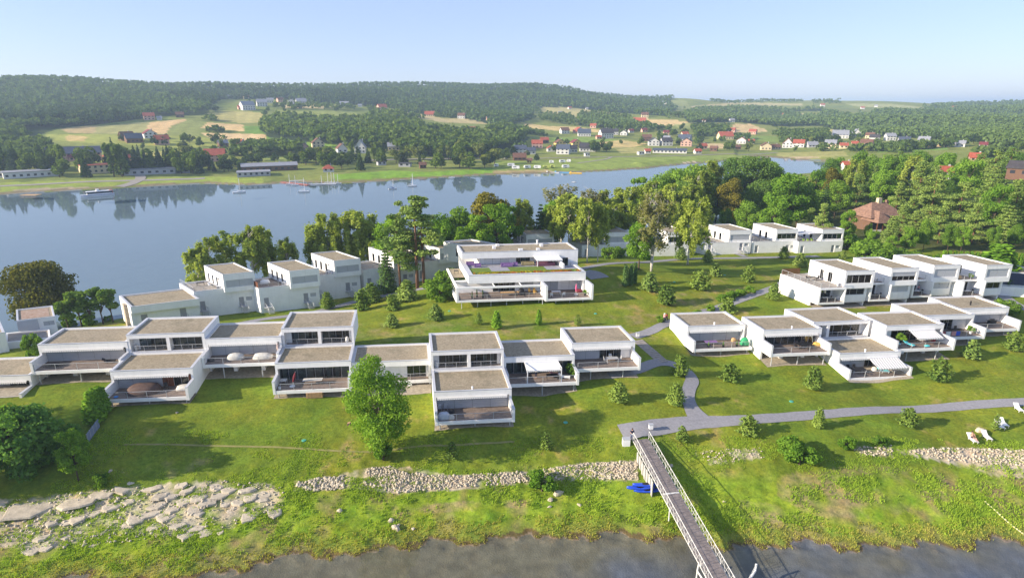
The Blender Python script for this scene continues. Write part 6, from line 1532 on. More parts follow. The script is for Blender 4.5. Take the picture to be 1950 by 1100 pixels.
# ---------------------------------------------------------------- people
SKIN = mat('skin', (.52, .29, .20), .6, .06)
def ensure_skin(me):
    import bmesh
    bm = bmesh.new(); bm.from_mesh(me); bm.verts.layers.skin.verify(); bm.to_mesh(me); bm.free()
def body(name, pts, edges, rad, m, parent, root=0):
    me = bpy.data.meshes.new(name); me.from_pydata(pts, edges, []); ensure_skin(me); me.materials.append(m)
    o = bpy.data.objects.new(name, me); COL.objects.link(o); o.parent = parent
    for i, r in enumerate(rad): me.skin_vertices[0].data[i].radius = (r * 1.0, r * 1.0)
    me.skin_vertices[0].data[root].use_root = True
    md = o.modifiers.new('skin', 'SKIN'); md.use_smooth_shade = True
    s = o.modifiers.new('sub', 'SUBSURF'); s.levels = 1; s.render_levels = 1
    return o
def person(p, rz, lab, shirt, trousers, hair, pose='stand', hat=None, bare=False, group=None):
    o = thing('person', p, lab, 'person', group, rz)
    if pose == 'stand':
        J = dict(pel=(0, 0, .95), ch=(0, 0, 1.30), nk=(0, 0, 1.50), hd=(0, -.02, 1.66), sl=(-.20, 0, 1.42), el=(-.26, -.02, 1.15), hl=(-.14, -.26, 1.10), sr=(.20, 0, 1.42), er=(.26, -.02, 1.15), hr=(.12, -.28, 1.12),
                 tl=(-.10, 0, .92), kl=(-.11, -.03, .50), fl=(-.11, .02, .08), gl=(-.11, -.14, .04), tr=(.10, 0, .92), kr=(.11, -.08, .52), fr=(.11, .0, .08), gr=(.11, -.16, .04))
    elif pose == 'walk':
        J = dict(pel=(0, 0, .95), ch=(0, -.03, 1.30), nk=(0, -.05, 1.50), hd=(0, -.08, 1.66), sl=(-.20, -.03, 1.42), el=(-.27, .06, 1.15), hl=(-.24, -.12, .98), sr=(.20, -.03, 1.42), er=(.27, -.10, 1.16), hr=(.22, -.34, 1.08),
                 tl=(-.10, 0, .92), kl=(-.11, -.22, .55), fl=(-.11, -.22, .10), gl=(-.11, -.36, .05), tr=(.10, 0, .92), kr=(.11, .08, .50), fr=(.11, .34, .14), gr=(.11, .24, .05))
    else:  # sitting on a lounger, feet towards -y
        J = dict(pel=(0, .05, .52), ch=(0, .22, .82), nk=(0, .28, 1.02), hd=(0, .27, 1.18), sl=(-.20, .24, .96), el=(-.30, .12, .72), hl=(-.22, -.14, .66), sr=(.20, .24, .96), er=(.30, .12, .72), hr=(.22, -.14, .66),
                 tl=(-.10, .0, .52), kl=(-.15, -.42, .66), fl=(-.13, -.80, .46), gl=(-.13, -.96, .50), tr=(.10, .0, .52), kr=(.15, -.42, .62), fr=(.13, -.82, .44), gr=(.13, -.98, .48))
    K = list(J); ix = {k: i for i, k in enumerate(K)}
    R = dict(pel=.13, ch=.14, nk=.055, hd=.105, sl=.07, el=.045, hl=.04, sr=.07, er=.045, hr=.04, tl=.085, kl=.06, fl=.045, gl=.04, tr=.085, kr=.06, fr=.045, gr=.04)
    E = [('pel', 'ch'), ('ch', 'nk'), ('nk', 'hd'), ('ch', 'sl'), ('sl', 'el'), ('el', 'hl'), ('ch', 'sr'), ('sr', 'er'), ('er', 'hr'), ('pel', 'tl'), ('tl', 'kl'), ('kl', 'fl'), ('fl', 'gl'), ('pel', 'tr'), ('tr', 'kr'), ('kr', 'fr'), ('fr', 'gr')]
    body('body', [J[k] for k in K], [(ix[a], ix[b]) for a, b in E], [R[k] for k in K], SKIN, o)
    mid = lambda a, b, t: tuple(a[i] * (1 - t) + b[i] * t for i in range(3))
    if not bare:
        P = [J['pel'], J['ch'], J['sl'], mid(J['sl'], J['el'], .7), J['sr'], mid(J['sr'], J['er'], .7), mid(J['ch'], J['nk'], .55)]
        body('shirt', P, [(0, 1), (1, 2), (2, 3), (1, 4), (4, 5), (1, 6)], [.15, .165, .09, .075, .09, .075, .085], shirt, o)
    P = [mid(J['pel'], J['ch'], .15), J['tl'], J['kl'], mid(J['kl'], J['fl'], .75), J['tr'], J['kr'], mid(J['kr'], J['fr'], .75)]
    e = .45 if pose == 'sit' else .75
    P[3] = mid(J['tl'], J['kl'], .8) if pose == 'sit' else P[3]; P[6] = mid(J['tr'], J['kr'], .8) if pose == 'sit' else P[6]
    if pose == 'sit': P[2] = mid(J['tl'], J['kl'], .5); P[5] = mid(J['tr'], J['kr'], .5)
    body('trousers', P, [(0, 1), (1, 2), (2, 3), (0, 4), (4, 5), (5, 6)], [.155, .105, .082, .07, .105, .082, .07], trousers, o)
    h = J['hd']
    MB().lathe((h[0], h[1] + .02, h[2] - .02), [(.115, 0), (.128, .06), (.10, .13), (.03, .165)], 10).build('hair', hair, o, True)
    MB().lathe((h[0], h[1] - .115, h[2] - .03), [(.018, 0), (.022, .02), (.008, .05)], 6).build('nose', SKIN, o)
    for x in (-.04, .04): MB().lathe((h[0] + x, h[1] - .10, h[2] + .01), [(.006, 0), (.013, .012), (.006, .024)], 6).build('eye', BLACK, o)
    if hat: MB().lathe((h[0], h[1], h[2] + .06), [(.22, 0), (.22, .015), (.125, .02), (.115, .12), (.04, .14)], 12).build('hat', hat, o)
    return o
NAVY = mat('navy_cloth', (.015, .02, .05), .85, .1); DENIM = mat('denim', (.03, .06, .16), .85, .1); WCL = mat('white_cloth', (.75, .74, .72), .85, .04); REDC = mat('red_cloth', (.35, .05, .05), .8, .1); HAIRB = mat('brown_hair', (.05, .03, .02), .8, .1); PINKC = mat('pink_cloth', (.62, .30, .30), .8, .1)
p = hit(1203, 838); person((p[0], p[1], h1(p[0], p[1]) + .08), .1, 'person in dark T-shirt and jeans holding papers at the bridge head', NAVY, DENIM, HAIRB)
pp = (p[0] - .02, p[1] - .33, h1(p[0], p[1]) + 1.15); o = MB().hexa([(-.16, -.02, -.10), (.16, -.02, -.10), (.16, .02, -.10), (-.16, .02, -.10), (-.16, -.06, .14), (.16, -.06, .14), (.16, -.03, .14), (-.16, -.03, .14)]).build('sheet_of_paper', WCL, None); o.location = pp; tag(o, 'white sheets held by the person at the bridge head', 'paper')
p = hit(1264, 614); person((p[0], p[1], h1(p[0], p[1]) + .08), 2.2, 'person in white hat strolling past the back corner of the end house', PINKC, DENIM, WCL, 'walk', WCL)
person((p[0] + .55, p[1] + .3, h1(p[0], p[1]) + .08), 2.2, 'person in red strolling beside the one with the white hat', REDC, NAVY, HAIRB, 'walk')
p = hit(1851, 838); person((p[0], p[1], p[2] + .0), -.1, 'sunbather in dark swimwear sitting on a lounger by the white stones', NAVY, NAVY, HAIRB, 'sit', None, True)

# ---------------------------------------------------------------- on the decks
def deckp(key, u, v, w=-3.26):
    fr = UNITS[key][0]; return fr.W(u, v, w), R_(fr.azu)
def table(key, u, v, lab, top=STEEL, leg=BLACK, w=-3.26, sz=(1.7, .9), hgt=.74, grp=None):
    p, rz = deckp(key, u, v, w); o = thing('table', p, lab, 'table', grp, rz)
    a, b = sz[0] / 2, sz[1] / 2
    MB().box(-a, a, -b, b, hgt - .04, hgt).build('tabletop', top, o)
    for x in (-a + .07, a - .07):
        for y in (-b + .07, b - .07): MB().tube((x, y, 0), (x, y, hgt - .04), .03).build('leg', leg, o)
    return o
def chair(key, u, v, lab, m=DARK, r=0.0, w=-3.26, grp=None, name='chair'):
    p, rz = deckp(key, u, v, w); o = thing(name, p, lab, 'chair', grp, rz + r)
    MB().box(-.26, .26, -.25, .25, .42, .48).build('seat', m, o); MB().hexa([(-.26, .21, .48), (.26, .21, .48), (.26, .26, .48), (-.26, .26, .48), (-.26, .30, 1.0), (.26, .30, 1.0), (.26, .35, 1.0), (-.26, .35, 1.0)]).build('backrest', m, o)
    for x in (-.23, .23):
        for y in (-.22, .22): MB().tube((x, y, 0), (x, y, .42), .02).build('leg', m, o)
        MB().tube((x, -.2, .66), (x, .27, .66), .022).build('armrest', m, o)
    return o
def sofa(key, u, v, lab, m, w=-.4, L=2.0, r=0.0, seats=3):
    p, rz = deckp(key, u, v, w); o = thing('sofa', p, lab, 'sofa', None, rz + r)
    MB().box(-L / 2, L / 2, -.4, .4, .08, .38).build('base', m, o); MB().box(-L / 2, L / 2, .26, .42, .38, .82).build('backrest', m, o)
    for x in (-L / 2, L / 2 - .16): MB().box(x, x + .16, -.4, .25, .38, .62).build('armrest', m, o)
    for i in range(seats):
        a = -L / 2 + .18 + (L - .36) * i / seats; MB().box(a + .01, a + (L - .36) / seats - .01, -.38, .25, .385, .50).build('cushion', m, o)
    return o
def bundle(key, u, v, lab, m, sx, sy, sz, name='covered_furniture', cat='covered furniture', w=-3.26, seed=0):
    p, rz = deckp(key, u, v, w); g = random.Random(seed); o = thing(name, p, lab, cat, None, rz); mb = MB(); n = 14; pr = [(1.0, 0), (1.02, .18), (.96, .45), (.84, .75), (.55, .93), (.12, 1.0)]; vs = []
    for r, z in pr:
        for i in range(n):
            t = 2 * math.pi * i / n; k = (abs(math.cos(t)) ** 3 + abs(math.sin(t)) ** 3) ** (-1 / 3) * r * (1 + g.uniform(-.07, .07)); vs.append((k * sx * math.cos(t), k * sy * math.sin(t), z * sz * (1 + g.uniform(-.05, .05))))
    fs = []
    for j in range(len(pr) - 1): fs += [(j * n + i, j * n + (i + 1) % n, (j + 1) * n + (i + 1) % n, (j + 1) * n + i) for i in range(n)]
    fs += [tuple(range(n))[::-1], tuple(range((len(pr) - 1) * n, len(pr) * n))]
    mb.add(vs, fs).build('cover', m, o, True); MB().lathe((0, 0, 0), [(min(sx, sy) * .9, 0), (min(sx, sy) * .9, .05)], 12, sx / min(sx, sy), sy / min(sx, sy)).build('hem', m, o)
    return o
def pot(key, u, v, lab, leaf='bush', w=-3.26, m=BLACK, h=.9, grp=None):
    p, rz = deckp(key, u, v, w); o = thing('potted_plant', p, lab, 'plant', grp, rz); MB().lathe((0, 0, 0), [(.17, 0), (.24, .38), (.26, .4), (.2, .41)], 10).build('pot', m, o)
    cm = PROTO[leaf][0]; c = child('foliage', cm, o, (0, 0, .35)); s = h / PROTO[leaf][2]; c.scale = (s, s, s); return o
def parasol_closed(key, u, v, lab, m, w=-3.26, tilt=.0):
    p, rz = deckp(key, u, v, w); o = thing('parasol', p, lab, 'parasol', None, rz); e = (tilt * 2.3, 0, 2.3)
    MB().tube((0, 0, 0), (tilt * 2.4, 0, 2.4), .03).build('pole', PLAST, o); MB().tube((tilt * .75, 0, .75), (tilt * 1.5, 0, 1.5), .14, .22, 8).tube((tilt * 1.5, 0, 1.5), (tilt * 2.35, 0, 2.35), .22, .05, 8).build('canopy', m, o); MB().lathe((0, 0, 0), [(.42, 0), (.42, .07), (.1, .12)], 12).build('foot', PLAST, o)
CREAM = mat('cream_cover', (.55, .53, .48), .85, .12, 3); BRCOV = mat('brown_cover', (.10, .062, .05), .8, .15, 2); GTARP = mat('grey_tarpaulin', (.40, .44, .50), .6, .15, 2); MAROON = mat('maroon_cloth', (.16, .02, .03), .8, .1); GREENC = mat('green_cover', (.03, .30, .12), .6, .1)
TURQ = mat('turquoise_cloth', (.08, .55, .62), .7, .08); PURP = mat('purple_cushion', (.22, .13, .30), .8, .15, 3); YELW = mat('yellow_wood', (.58, .36, .09), .7, .15); REDB = mat('plum_cushion', (.20, .075, .12), .8, .2, 4); PINKP = mat('pink_canvas', (.62, .12, .24), .8, .08)
lounger((*deckp('U1', 10.2, -.5)[0],), 1.9, 'dark lounger on the deck of the single-storey house left of the brown-door house', DARK, BLACK)
table('U1', 2.4, -1.2, 'low dark table at the left of the leftmost full deck', DARK, BLACK, sz=(2.6, 1.0), hgt=.34)
bundle('U2', 4.6, -.6, 'big round brown cover on the deck with brown doors', BRCOV, 2.3, 1.5, 1.15, 'covered_hot_tub', 'hot tub')
chair('U2', 7.6, -.1, 'dark folding chair right of the round brown cover', DARK, .5)
bundle('U2', 10.2, -.2, 'square beige-topped lounge set on the deck with brown doors', CREAM, 1.15, .8, .62, seed=4); p_, r_ = deckp('U2', 1.3, -2.2); o = MB().lathe((0, 0, 0), [(.2, 0), (.32, .12), (.3, .13), (.18, .03)], 12).build('bowl', mat('blue_plastic', (.03, .25, .62), .5, .05), None); o.location = p_; tag(o, 'small blue bowl in the left corner of the brown-door deck', 'bowl')
bundle('U3', 4.6, -.9, 'left cocoon lounger wrapped in pale cover on the upper deck', CREAM, 1.25, .85, .95, seed=2); bundle('U3', 8.8, -1.0, 'right cocoon lounger wrapped in pale cover on the upper deck', CREAM, 1.5, .85, .85, seed=3); parasol_closed('U3', 11.2, -.6, 'beige closed parasol in the right corner of the cocoon deck', mat('beige_canvas', (.56, .43, .38), .85, .06)); bundle('U3', .9, -1.4, 'dark box in the left corner of the cocoon deck', DARK, .5, .4, .5, 'deck_box', 'box')
table('U4', 5.6, -.9, 'long pale table on the deck with the maroon parasol', CREAM, BLACK, sz=(2.9, 1.0)); parasol_closed('U4', 2.6, -1.5, 'closed maroon and white parasol leaning on its round foot', MAROON, tilt=.28); table('U4', 1.2, -.6, 'small square table left of the maroon parasol', CREAM, STEEL, sz=(1.0, 1.0))
o = thing('bucket', deckp('U4', .9, -2.3)[0], 'white bucket in the left corner of the maroon parasol deck', 'bucket'); MB().lathe((0, 0, 0), [(.15, 0), (.2, .36), (.18, .36), (.14, .05)], 10).build('pail', PLAST, o)
# pallet wood stacked below that deck
p_, r_ = deckp('U4', 6.0, -2.5, -4.7); o = thing('pallet_stack', (p_[0], p_[1], h1(p_[0], p_[1])), 'stack of light wooden pallets under the maroon parasol deck', 'pallets', None, r_)
for i in range(5):
    q = MB()
    for j in range(6): q.box(-1.2 + j * .41, -1.2 + j * .41 + .33, -.5, .5, .18 * i + .13, .18 * i + .16)
    for y in (-.45, 0, .40): q.box(-1.2, 1.2, y, y + .08, .18 * i, .18 * i + .13)
    q.build('pallet', WOOD, o)
for k, u, lab in (('U2u', 4.6, 'dark table in the left loggia above the brown-door deck'), ('U2u', 8.8, 'dark table in the right loggia above the brown-door deck'), ('U4u', 4.2, 'dark table in the left loggia above the maroon parasol deck'), ('U4u', 8.2, 'dark table in the right loggia above the maroon parasol deck'), ('U6u', 4.4, 'dark table in the left loggia above the tarpaulin deck'), ('U6u', 7.6, 'dark table in the right loggia above the tarpaulin deck')):
    table(k, u, .72, lab, DARK, BLACK, w=-2.96, sz=(1.5, .6))
for k, u, lab, m_ in (('U2u', .85, 'rolled beige bundle leaning in the loggia over the brown-door deck', CREAM), ('U6u', .9, 'white cloth bundle in the loggia over the tarpaulin deck', CANVAS), ('U4u', 10.2, 'white bundle at the right end of the loggia over the maroon parasol', CANVAS)):
    bundle(k, u, .6, lab, m_, .25, .22, 1.0, 'cloth_bundle', 'bundle', w=-2.96)
bundle('U6', 1.3, -1.9, 'grey-blue tarpaulin bundle in the left corner of the lowest deck', GTARP, .85, .65, .95, 'tarpaulin_bundle', 'tarpaulin', seed=8); bundle('U6', 2.4, -.9, 'black bin bag behind the grey-blue tarpaulin', BLACK, .5, .4, .8, 'bin_bag', 'bag', seed=9); bundle('U6', 2.3, -2.1, 'crumpled beige box beside the grey-blue tarpaulin', CREAM, .45, .35, .55, 'carton', 'box', seed=10)
chair('U6', .8, .4, 'grey chair left against the shutters of the lowest deck', SHUT); chair('U6', 1.7, .5, 'grey chair right against the shutters of the lowest deck', SHUT)
table('U7', 7.3, -1.6, 'dark table under the plain white awning', BLACK, BLACK, sz=(1.8, .9)); lounger((*deckp('U7', 7.9, -.4)[0],), 1.4, 'pink-white lounger under the plain white awning, left one', PINKC); lounger((*deckp('U7', 9.2, -1.5)[0],), 1.4, 'pink-white lounger near the right awning pole', CANVAS)
o = person((*deckp('U7', 4.9, -.9)[0],), .3, 'person in white top standing under the plain white awning', WCL, NAVY, HAIRB)
for i, (u, v, lab) in enumerate(((10.6, -1.2, 'potted plant by the right wing wall of the plain awning deck'), (10.5, -.2, 'taller potted plant at the glass of the plain awning deck'))): pot('U7', u, v, lab, h=1.1 + .3 * i)
table('U8', 6.6, -.7, 'glass table on the deck of the end house', STEEL, STEEL, sz=(1.9, 1.0))
for u, v, r, lab in ((5.5, -.7, 1.57, 'chair left of the glass table'), (7.8, -.7, -1.57, 'chair right of the glass table'), (6.6, .15, 0, 'chair behind the glass table')): chair('U8', u, v, lab, STEEL, r)
for i, (u, lab) in enumerate(((3.0, 'left one of three potted plants at the railing before the green grill cover'), (5.7, 'middle one of three potted plants at the railing before the green grill cover'), (8.2, 'right one of three potted plants at the railing before the green grill cover'))): pot('V1', u, -2.4, lab, 'thuja', h=.8)
bundle('V1', 10.0, -1.7, 'bright green grill cover on the deck of the sunlit end house', GREENC, .75, .6, 1.35, 'grill_cover', 'grill cover', seed=5); table('V1', 4.2, -.8, 'low purple-grey table on the deck of the sunlit end house', PURP, BLACK, sz=(2.2, 1.0), hgt=.5); bundle('V1', 8.9, .0, 'wooden box behind the green grill cover', WOOD, .45, .35, .7, 'deck_box', 'box')
table('V2', 7.3, -.9, 'dark dining table on the deck with the yellow crate', BLACK, BLACK, sz=(2.4, 1.0))
for u, v, r, lab in ((6.5, -.1, 0, 'dark chair behind the left of the dining table with yellow crate'), (7.5, -.1, 0, 'dark chair behind the middle of the dining table with yellow crate'), (6.7, -1.7, 3.14, 'dark chair before the left of the dining table'), (7.9, -1.7, 3.14, 'dark chair before the right of the dining table'), (5.7, -.9, 1.57, 'dark chair at the left head of the dining table')): chair('V2', u, v, lab, DARK, r)
bundle('V2', 10.0, -.3, 'yellow wooden crate in the right corner behind the dining table', YELW, .7, .5, .75, 'crate', 'crate')
table('L3', 3.2, -.9, 'white-legged dark table on the striped awning deck', DARK, PLAST, sz=(2.3, 1.1))
for u, v, r, lab in ((2.2, .1, 0, 'left chair behind the white-legged table'), (3.3, .1, 0, 'right chair behind the white-legged table'), (3.9, -1.9, 3.14, 'chair in front of the white-legged table')): chair('L3', u, v, lab, DARK, r)
lounger((*deckp('L3', 7.4, -1.2)[0],), 1.5, 'lounger with blue towel under the wide striped awning', TURQ); chair('L3', 9.6, -.8, 'pink deck chair under the wide striped awning', PINKC, -.9); table('L3', 8.4, -.3, 'wooden table crowded with things under the wide striped awning', WOOD, BLACK, sz=(1.4, .8)); bundle('L3', 6.6, -.4, 'heap of pale towels beside the blue towel lounger', CREAM, .5, .4, .7, 'towel_heap', 'towels')
table('L3u', 8.3, .75, 'grey sofa table in the loggia above the striped awning', SHUT, BLACK, w=-3.06, sz=(1.7, .6))
lounger((*deckp('V4', 3.6, -1.4)[0],), .5, 'turquoise lounger with raised back beside the round green shrub', TURQ); lounger((*deckp('V4', 1.3, -.9)[0],), 1.5, 'turquoise lounger lying low by the left wing wall', TURQ)
pot('V4', 3.1, -.2, 'big round green shrub in a pot behind the raised turquoise lounger', 'bright_bush', h=1.5); table('V4', 6.8, -.6, 'table under the striped awning next to the turquoise loungers', PLAST, BLACK, sz=(1.6, .9)); chair('V4', 8.6, -.9, 'red chair right of the table next to the turquoise loungers', REDC, -1.2); chair('V4', 7.6, .1, 'pale chair behind the table next to the turquoise loungers', CANVAS); bundle('V4', 6.6, -2.0, 'turquoise floor cushion before the striped awning table', TURQ, .45, .35, .22, 'floor_cushion', 'cushion')
for i, (u, m_, lab) in enumerate(((2.3, REDC, 'red towel over the railing of the far deck'), (3.3, WCL, 'white towel over the railing of the far deck'), (4.4, PINKC, 'pink towel over the railing of the far deck'), (5.2, BLUE, 'blue towel over the railing of the far deck'))):
    p_, r_ = deckp('V5', u, -2.75, -2.28); o = thing('towel', p_, lab, 'towel', None, r_); MB().box(-.42, .42, -.06, -.04, -.75, .06).box(-.42, .42, -.04, .06, .04, .06).build('cloth', m_, o); MB().box(-.42, .42, .05, .07, -.5, .04).build('back_fold', m_, o)
pot('V5', 8.8, -1.7, 'leafy plant in a white pot at the end of the towel deck', 'bright_bush', m=PLAST, h=1.2); table('V5', 6.8, -1.0, 'black table on the towel deck', BLACK, BLACK, sz=(1.8, .9)); chair('V5', 6.1, -.2, 'black chair behind the left of the towel deck table', BLACK); chair('V5', 7.3, -.2, 'black chair behind the right of the towel deck table', BLACK)
p_, r_ = deckp('V6', 6.6, -.6); o = thing('barbecue', p_, 'black barbecue on the far right deck', 'barbecue', None, r_); MB().box(-.7, .7, -.3, .3, .2, .85).build('cart', BLACK, o); MB().lathe((0, 0, .85), [(.45, 0), (.45, .12), (.35, .3), (.1, .36)], 12, 1.3, .7).build('lid', BLACK, o); MB().box(-1.05, -.7, -.25, .25, .8, .85).box(.7, 1.05, -.25, .25, .8, .85).build('side_shelf', BLACK, o)
# pavilion furniture
table('P', 8.6, -.3, 'long wooden table on the pavilion lower deck', WOOD, BROWNW, w=-4.59, sz=(3.9, 1.1)); bundle('P', 11.2, .1, 'black covered grill behind the long pavilion table', BLACK, .7, .6, 1.35, 'grill_cover', 'grill cover', w=-4.59)
for u, v, lab in ((14.0, -.2, 'yellow wooden chair at the front of the pavilion deck corner'), (14.4, 1.1, 'yellow wooden chair behind in the pavilion deck corner'), (13.2, .8, 'yellow wooden chair left in the pavilion deck corner')): chair('P', u, v, lab, YELW, .5, w=-4.59)
for u, v, h_, lab in ((.5, -1.4, 1.2, 'dark potted plant in the left front corner of the pavilion deck'), (1.6, -.7, 1.4, 'second dark potted plant from the left on the pavilion deck'), (2.7, -1.6, 1.5, 'third dark potted plant from the left on the pavilion deck')): pot('P', u, v, lab, 'thuja_column', w=-4.59, h=h_)
table('P', 18.4, -.8, 'white table on the right deck of the pavilion', PLAST, PLAST, w=-4.59, sz=(1.9, 1.0)); chair('P', 17.0, -2.4, 'white chair at the front left of the white pavilion table', PLAST, 2.9, w=-4.59); chair('P', 19.6, -2.2, 'white chair at the front right of the white pavilion table', PLAST, 3.3, w=-4.59)
parasol_closed('P', 22.6, -1.2, 'pink closed parasol on the right deck of the pavilion', PINKP, w=-4.59); pot('P', 24.2, -2.2, 'wide green planter in the right front corner of the pavilion', 'bright_bush', w=-4.59, h=.9); bundle('P', 23.9, .6, 'dark red chest in the back corner of the pavilion right deck', MAROON, .8, .5, .6, 'deck_box', 'box', w=-4.59)
sofa('P', 9.7, 7.6, 'long violet sofa before the closed shutters of the roof terrace', PURP, w=-.38, L=2.6); sofa('P', 11.7, 7.9, 'violet armchair right of the long violet sofa', PURP, w=-.38, L=1.0, seats=1); sofa('P', 14.6, 8.3, 'straw-coloured sofa with dark cushions on the roof terrace', mat('straw', (.30, .25, .13), .8, .15), w=-.38, L=2.8)
sofa('P', 18.4, 7.2, 'plum corner sofa under the white roof awning, front', REDB, w=-.38, L=4.0, r=math.pi, seats=5); sofa('P', 18.4, 8.4, 'plum sofa under the white roof awning, back', REDB, w=-.38, L=3.6, seats=4); sofa('P', 3.3, 8.0, 'violet armchair at the left of the roof terrace, nearer the shutters', PURP, w=-.38, L=1.5, seats=1); sofa('P', 1.9, 9.6, 'violet sofa in the far left corner of the roof terrace', PURP, w=-.38, L=1.8, seats=2)
table('P', -1.4, 8.4, 'dark round-legged table on the left side deck of the pavilion', BLACK, BLACK, w=-1.88, sz=(1.0, .9)); table('P', -1.2, 4.2, 'white table on the left side deck of the pavilion', PLAST, BLACK, w=-4.59, sz=(1.2, .9)); chair('P', -.6, 3.6, 'white chair on the left side deck of the pavilion', PLAST, .6, w=-4.59)
# flower strip along the roof edge
FL = [('flower_yellow', (.62, .48, .02)), ('flower_orange', (.62, .22, .03)), ('flower_lime', (.28, .34, .03)), ('flower_red', (.40, .08, .03))]
frp = UNITS['P'][0]; g = np.random.default_rng(3)
for i, (nm, col) in enumerate(FL):
    n = 900; u = g.uniform(1.3, 24.2, n * 4); k = (vnoise(u * 1.0, u * .3, 1.6, i * 3) > .05) if i != 2 else np.ones(n * 4, bool); u = u[k][:n]; n = len(u); v = g.uniform(.6, 2.2 if i == 2 else 1.7, n)
    P = np.array([frp.W(a, b, -.10) for a, b in zip(u, v)]); P[:, 2] += g.uniform(0, .22, n)
    q = leaf_quads(P, np.tile([0, -.2, 1.0], (n, 1)), g.uniform(.12, .28, n), g); stuff(mesh_obj('flower_strip', npmesh(nm, q[0], q[1], leafmat(nm, tuple(c * .6 for c in col), col, .2, (1.2, 1.2, 1)))))
# balconies of the upper right row
for k, u, v, w, lab in (('R1', 2.6, -1.0, -3.1, 'small white table on the lower loggia of the corner-terrace house'), ('R2', 2.4, -1.0, -3.1, 'dark table on the lower loggia of the half-shuttered house'), ('R3', 2.4, -1.0, -3.1, 'white table on the lower loggia of the third upper house'), ('R4', 2.7, -1.0, -3.1, 'white table on the lower loggia of the house at the hedge')):
    table(k, u, v, lab, PLAST if k != 'R2' else DARK, BLACK, w=w, sz=(1.2, .7)); chair(k, u - .9, v, 'chair left of the ' + lab[:lab.index(' table')] + ' table, ' + lab[lab.index('lower loggia'):], DARK, 1.57, w=w); chair(k, u + .9, v, 'chair right of the ' + lab[:lab.index(' table')] + ' table, ' + lab[lab.index('lower loggia'):], DARK, -1.57, w=w)
person((*deckp('R3', 3.4, -.2, -3.1)[0],), .2, 'person in light top on the loggia of the third upper house', PINKC, DENIM, HAIRB)
table('R1', 2.8, 3.6, 'dark table on the railed corner roof terrace', BLACK, BLACK, w=-.02, sz=(1.6, .9)); chair('R1', 1.8, 3.6, 'dark chair left of the roof terrace table', DARK, 1.57, w=-.02); chair('R1', 3.9, 3.6, 'dark chair right of the roof terrace table', DARK, -1.57, w=-.02)
def aircon(k, u, v, w, lab):
    p_, r_ = deckp(k, u, v, w); o = thing('air_conditioner', p_, lab, 'air conditioner', None, r_); MB().box(-.42, .42, -.18, .18, .06, .72).build('casing', PLAST, o); MB(Fr((0, 0, 0))).tube((-.1, -.185, .39), (-.1, -.2, .39), .25, n=14).build('fan_grille', FRAME, o); MB().box(-.36, -.30, -.18, .18, 0, .06).box(.30, .36, -.18, .18, 0, .06).build('foot', BLACK, o)
aircon('R1', 4.9, -1.2, -.02, 'white air conditioner on the corner roof terrace'); aircon('R2', 3.6, .5, -.02, 'white air conditioner on the balcony beside the half-lowered shutters'); aircon('W2', 5.5, 1.2, -.3, 'white air conditioner on the bare roof terrace of the lake row'); aircon('W3', 6.0, 1.4, -.3, 'white air conditioner on the screened roof terrace of the lake row'); aircon('W4', 5.0, 1.6, -.3, 'white air conditioner beside the box house behind the young pine')
bundle('W3', 3.4, 5.0, 'white-draped garden table on the screened roof terrace', CANVAS, 1.1, .8, .9, w=-.3); table('W2', 3.4, 6.2, 'grey table at the back of the bare roof terrace', DARK, BLACK, w=-.3, sz=(1.6, .9)); chair('W2', 4.6, 4.2, 'white chair on the bare roof terrace', PLAST, .4, w=-.3); table('B1', 3.4, 2.4, 'dark table on the roof terrace, second house from the wood', BLACK, BLACK, w=-.3, sz=(1.6, .9))
for i in range(3): chair('B2', 2.4 + i * 1.3, 1.0, ['left', 'middle', 'right'][i] + ' lime green chair under the grey sun sail', mat('lime_plastic', (.35, .55, .05), .5, .05), .2, w=-.3)
pot('R4', 3.6, -.2, 'planter with greenery on the balcony of the house at the hedge', 'bush', w=-.02, h=.8); bundle('R4', 1.2, .4, 'stacked firewood on the balcony of the house at the hedge', WOOD, .8, .4, .9, 'woodpile', 'wood', w=-.02)
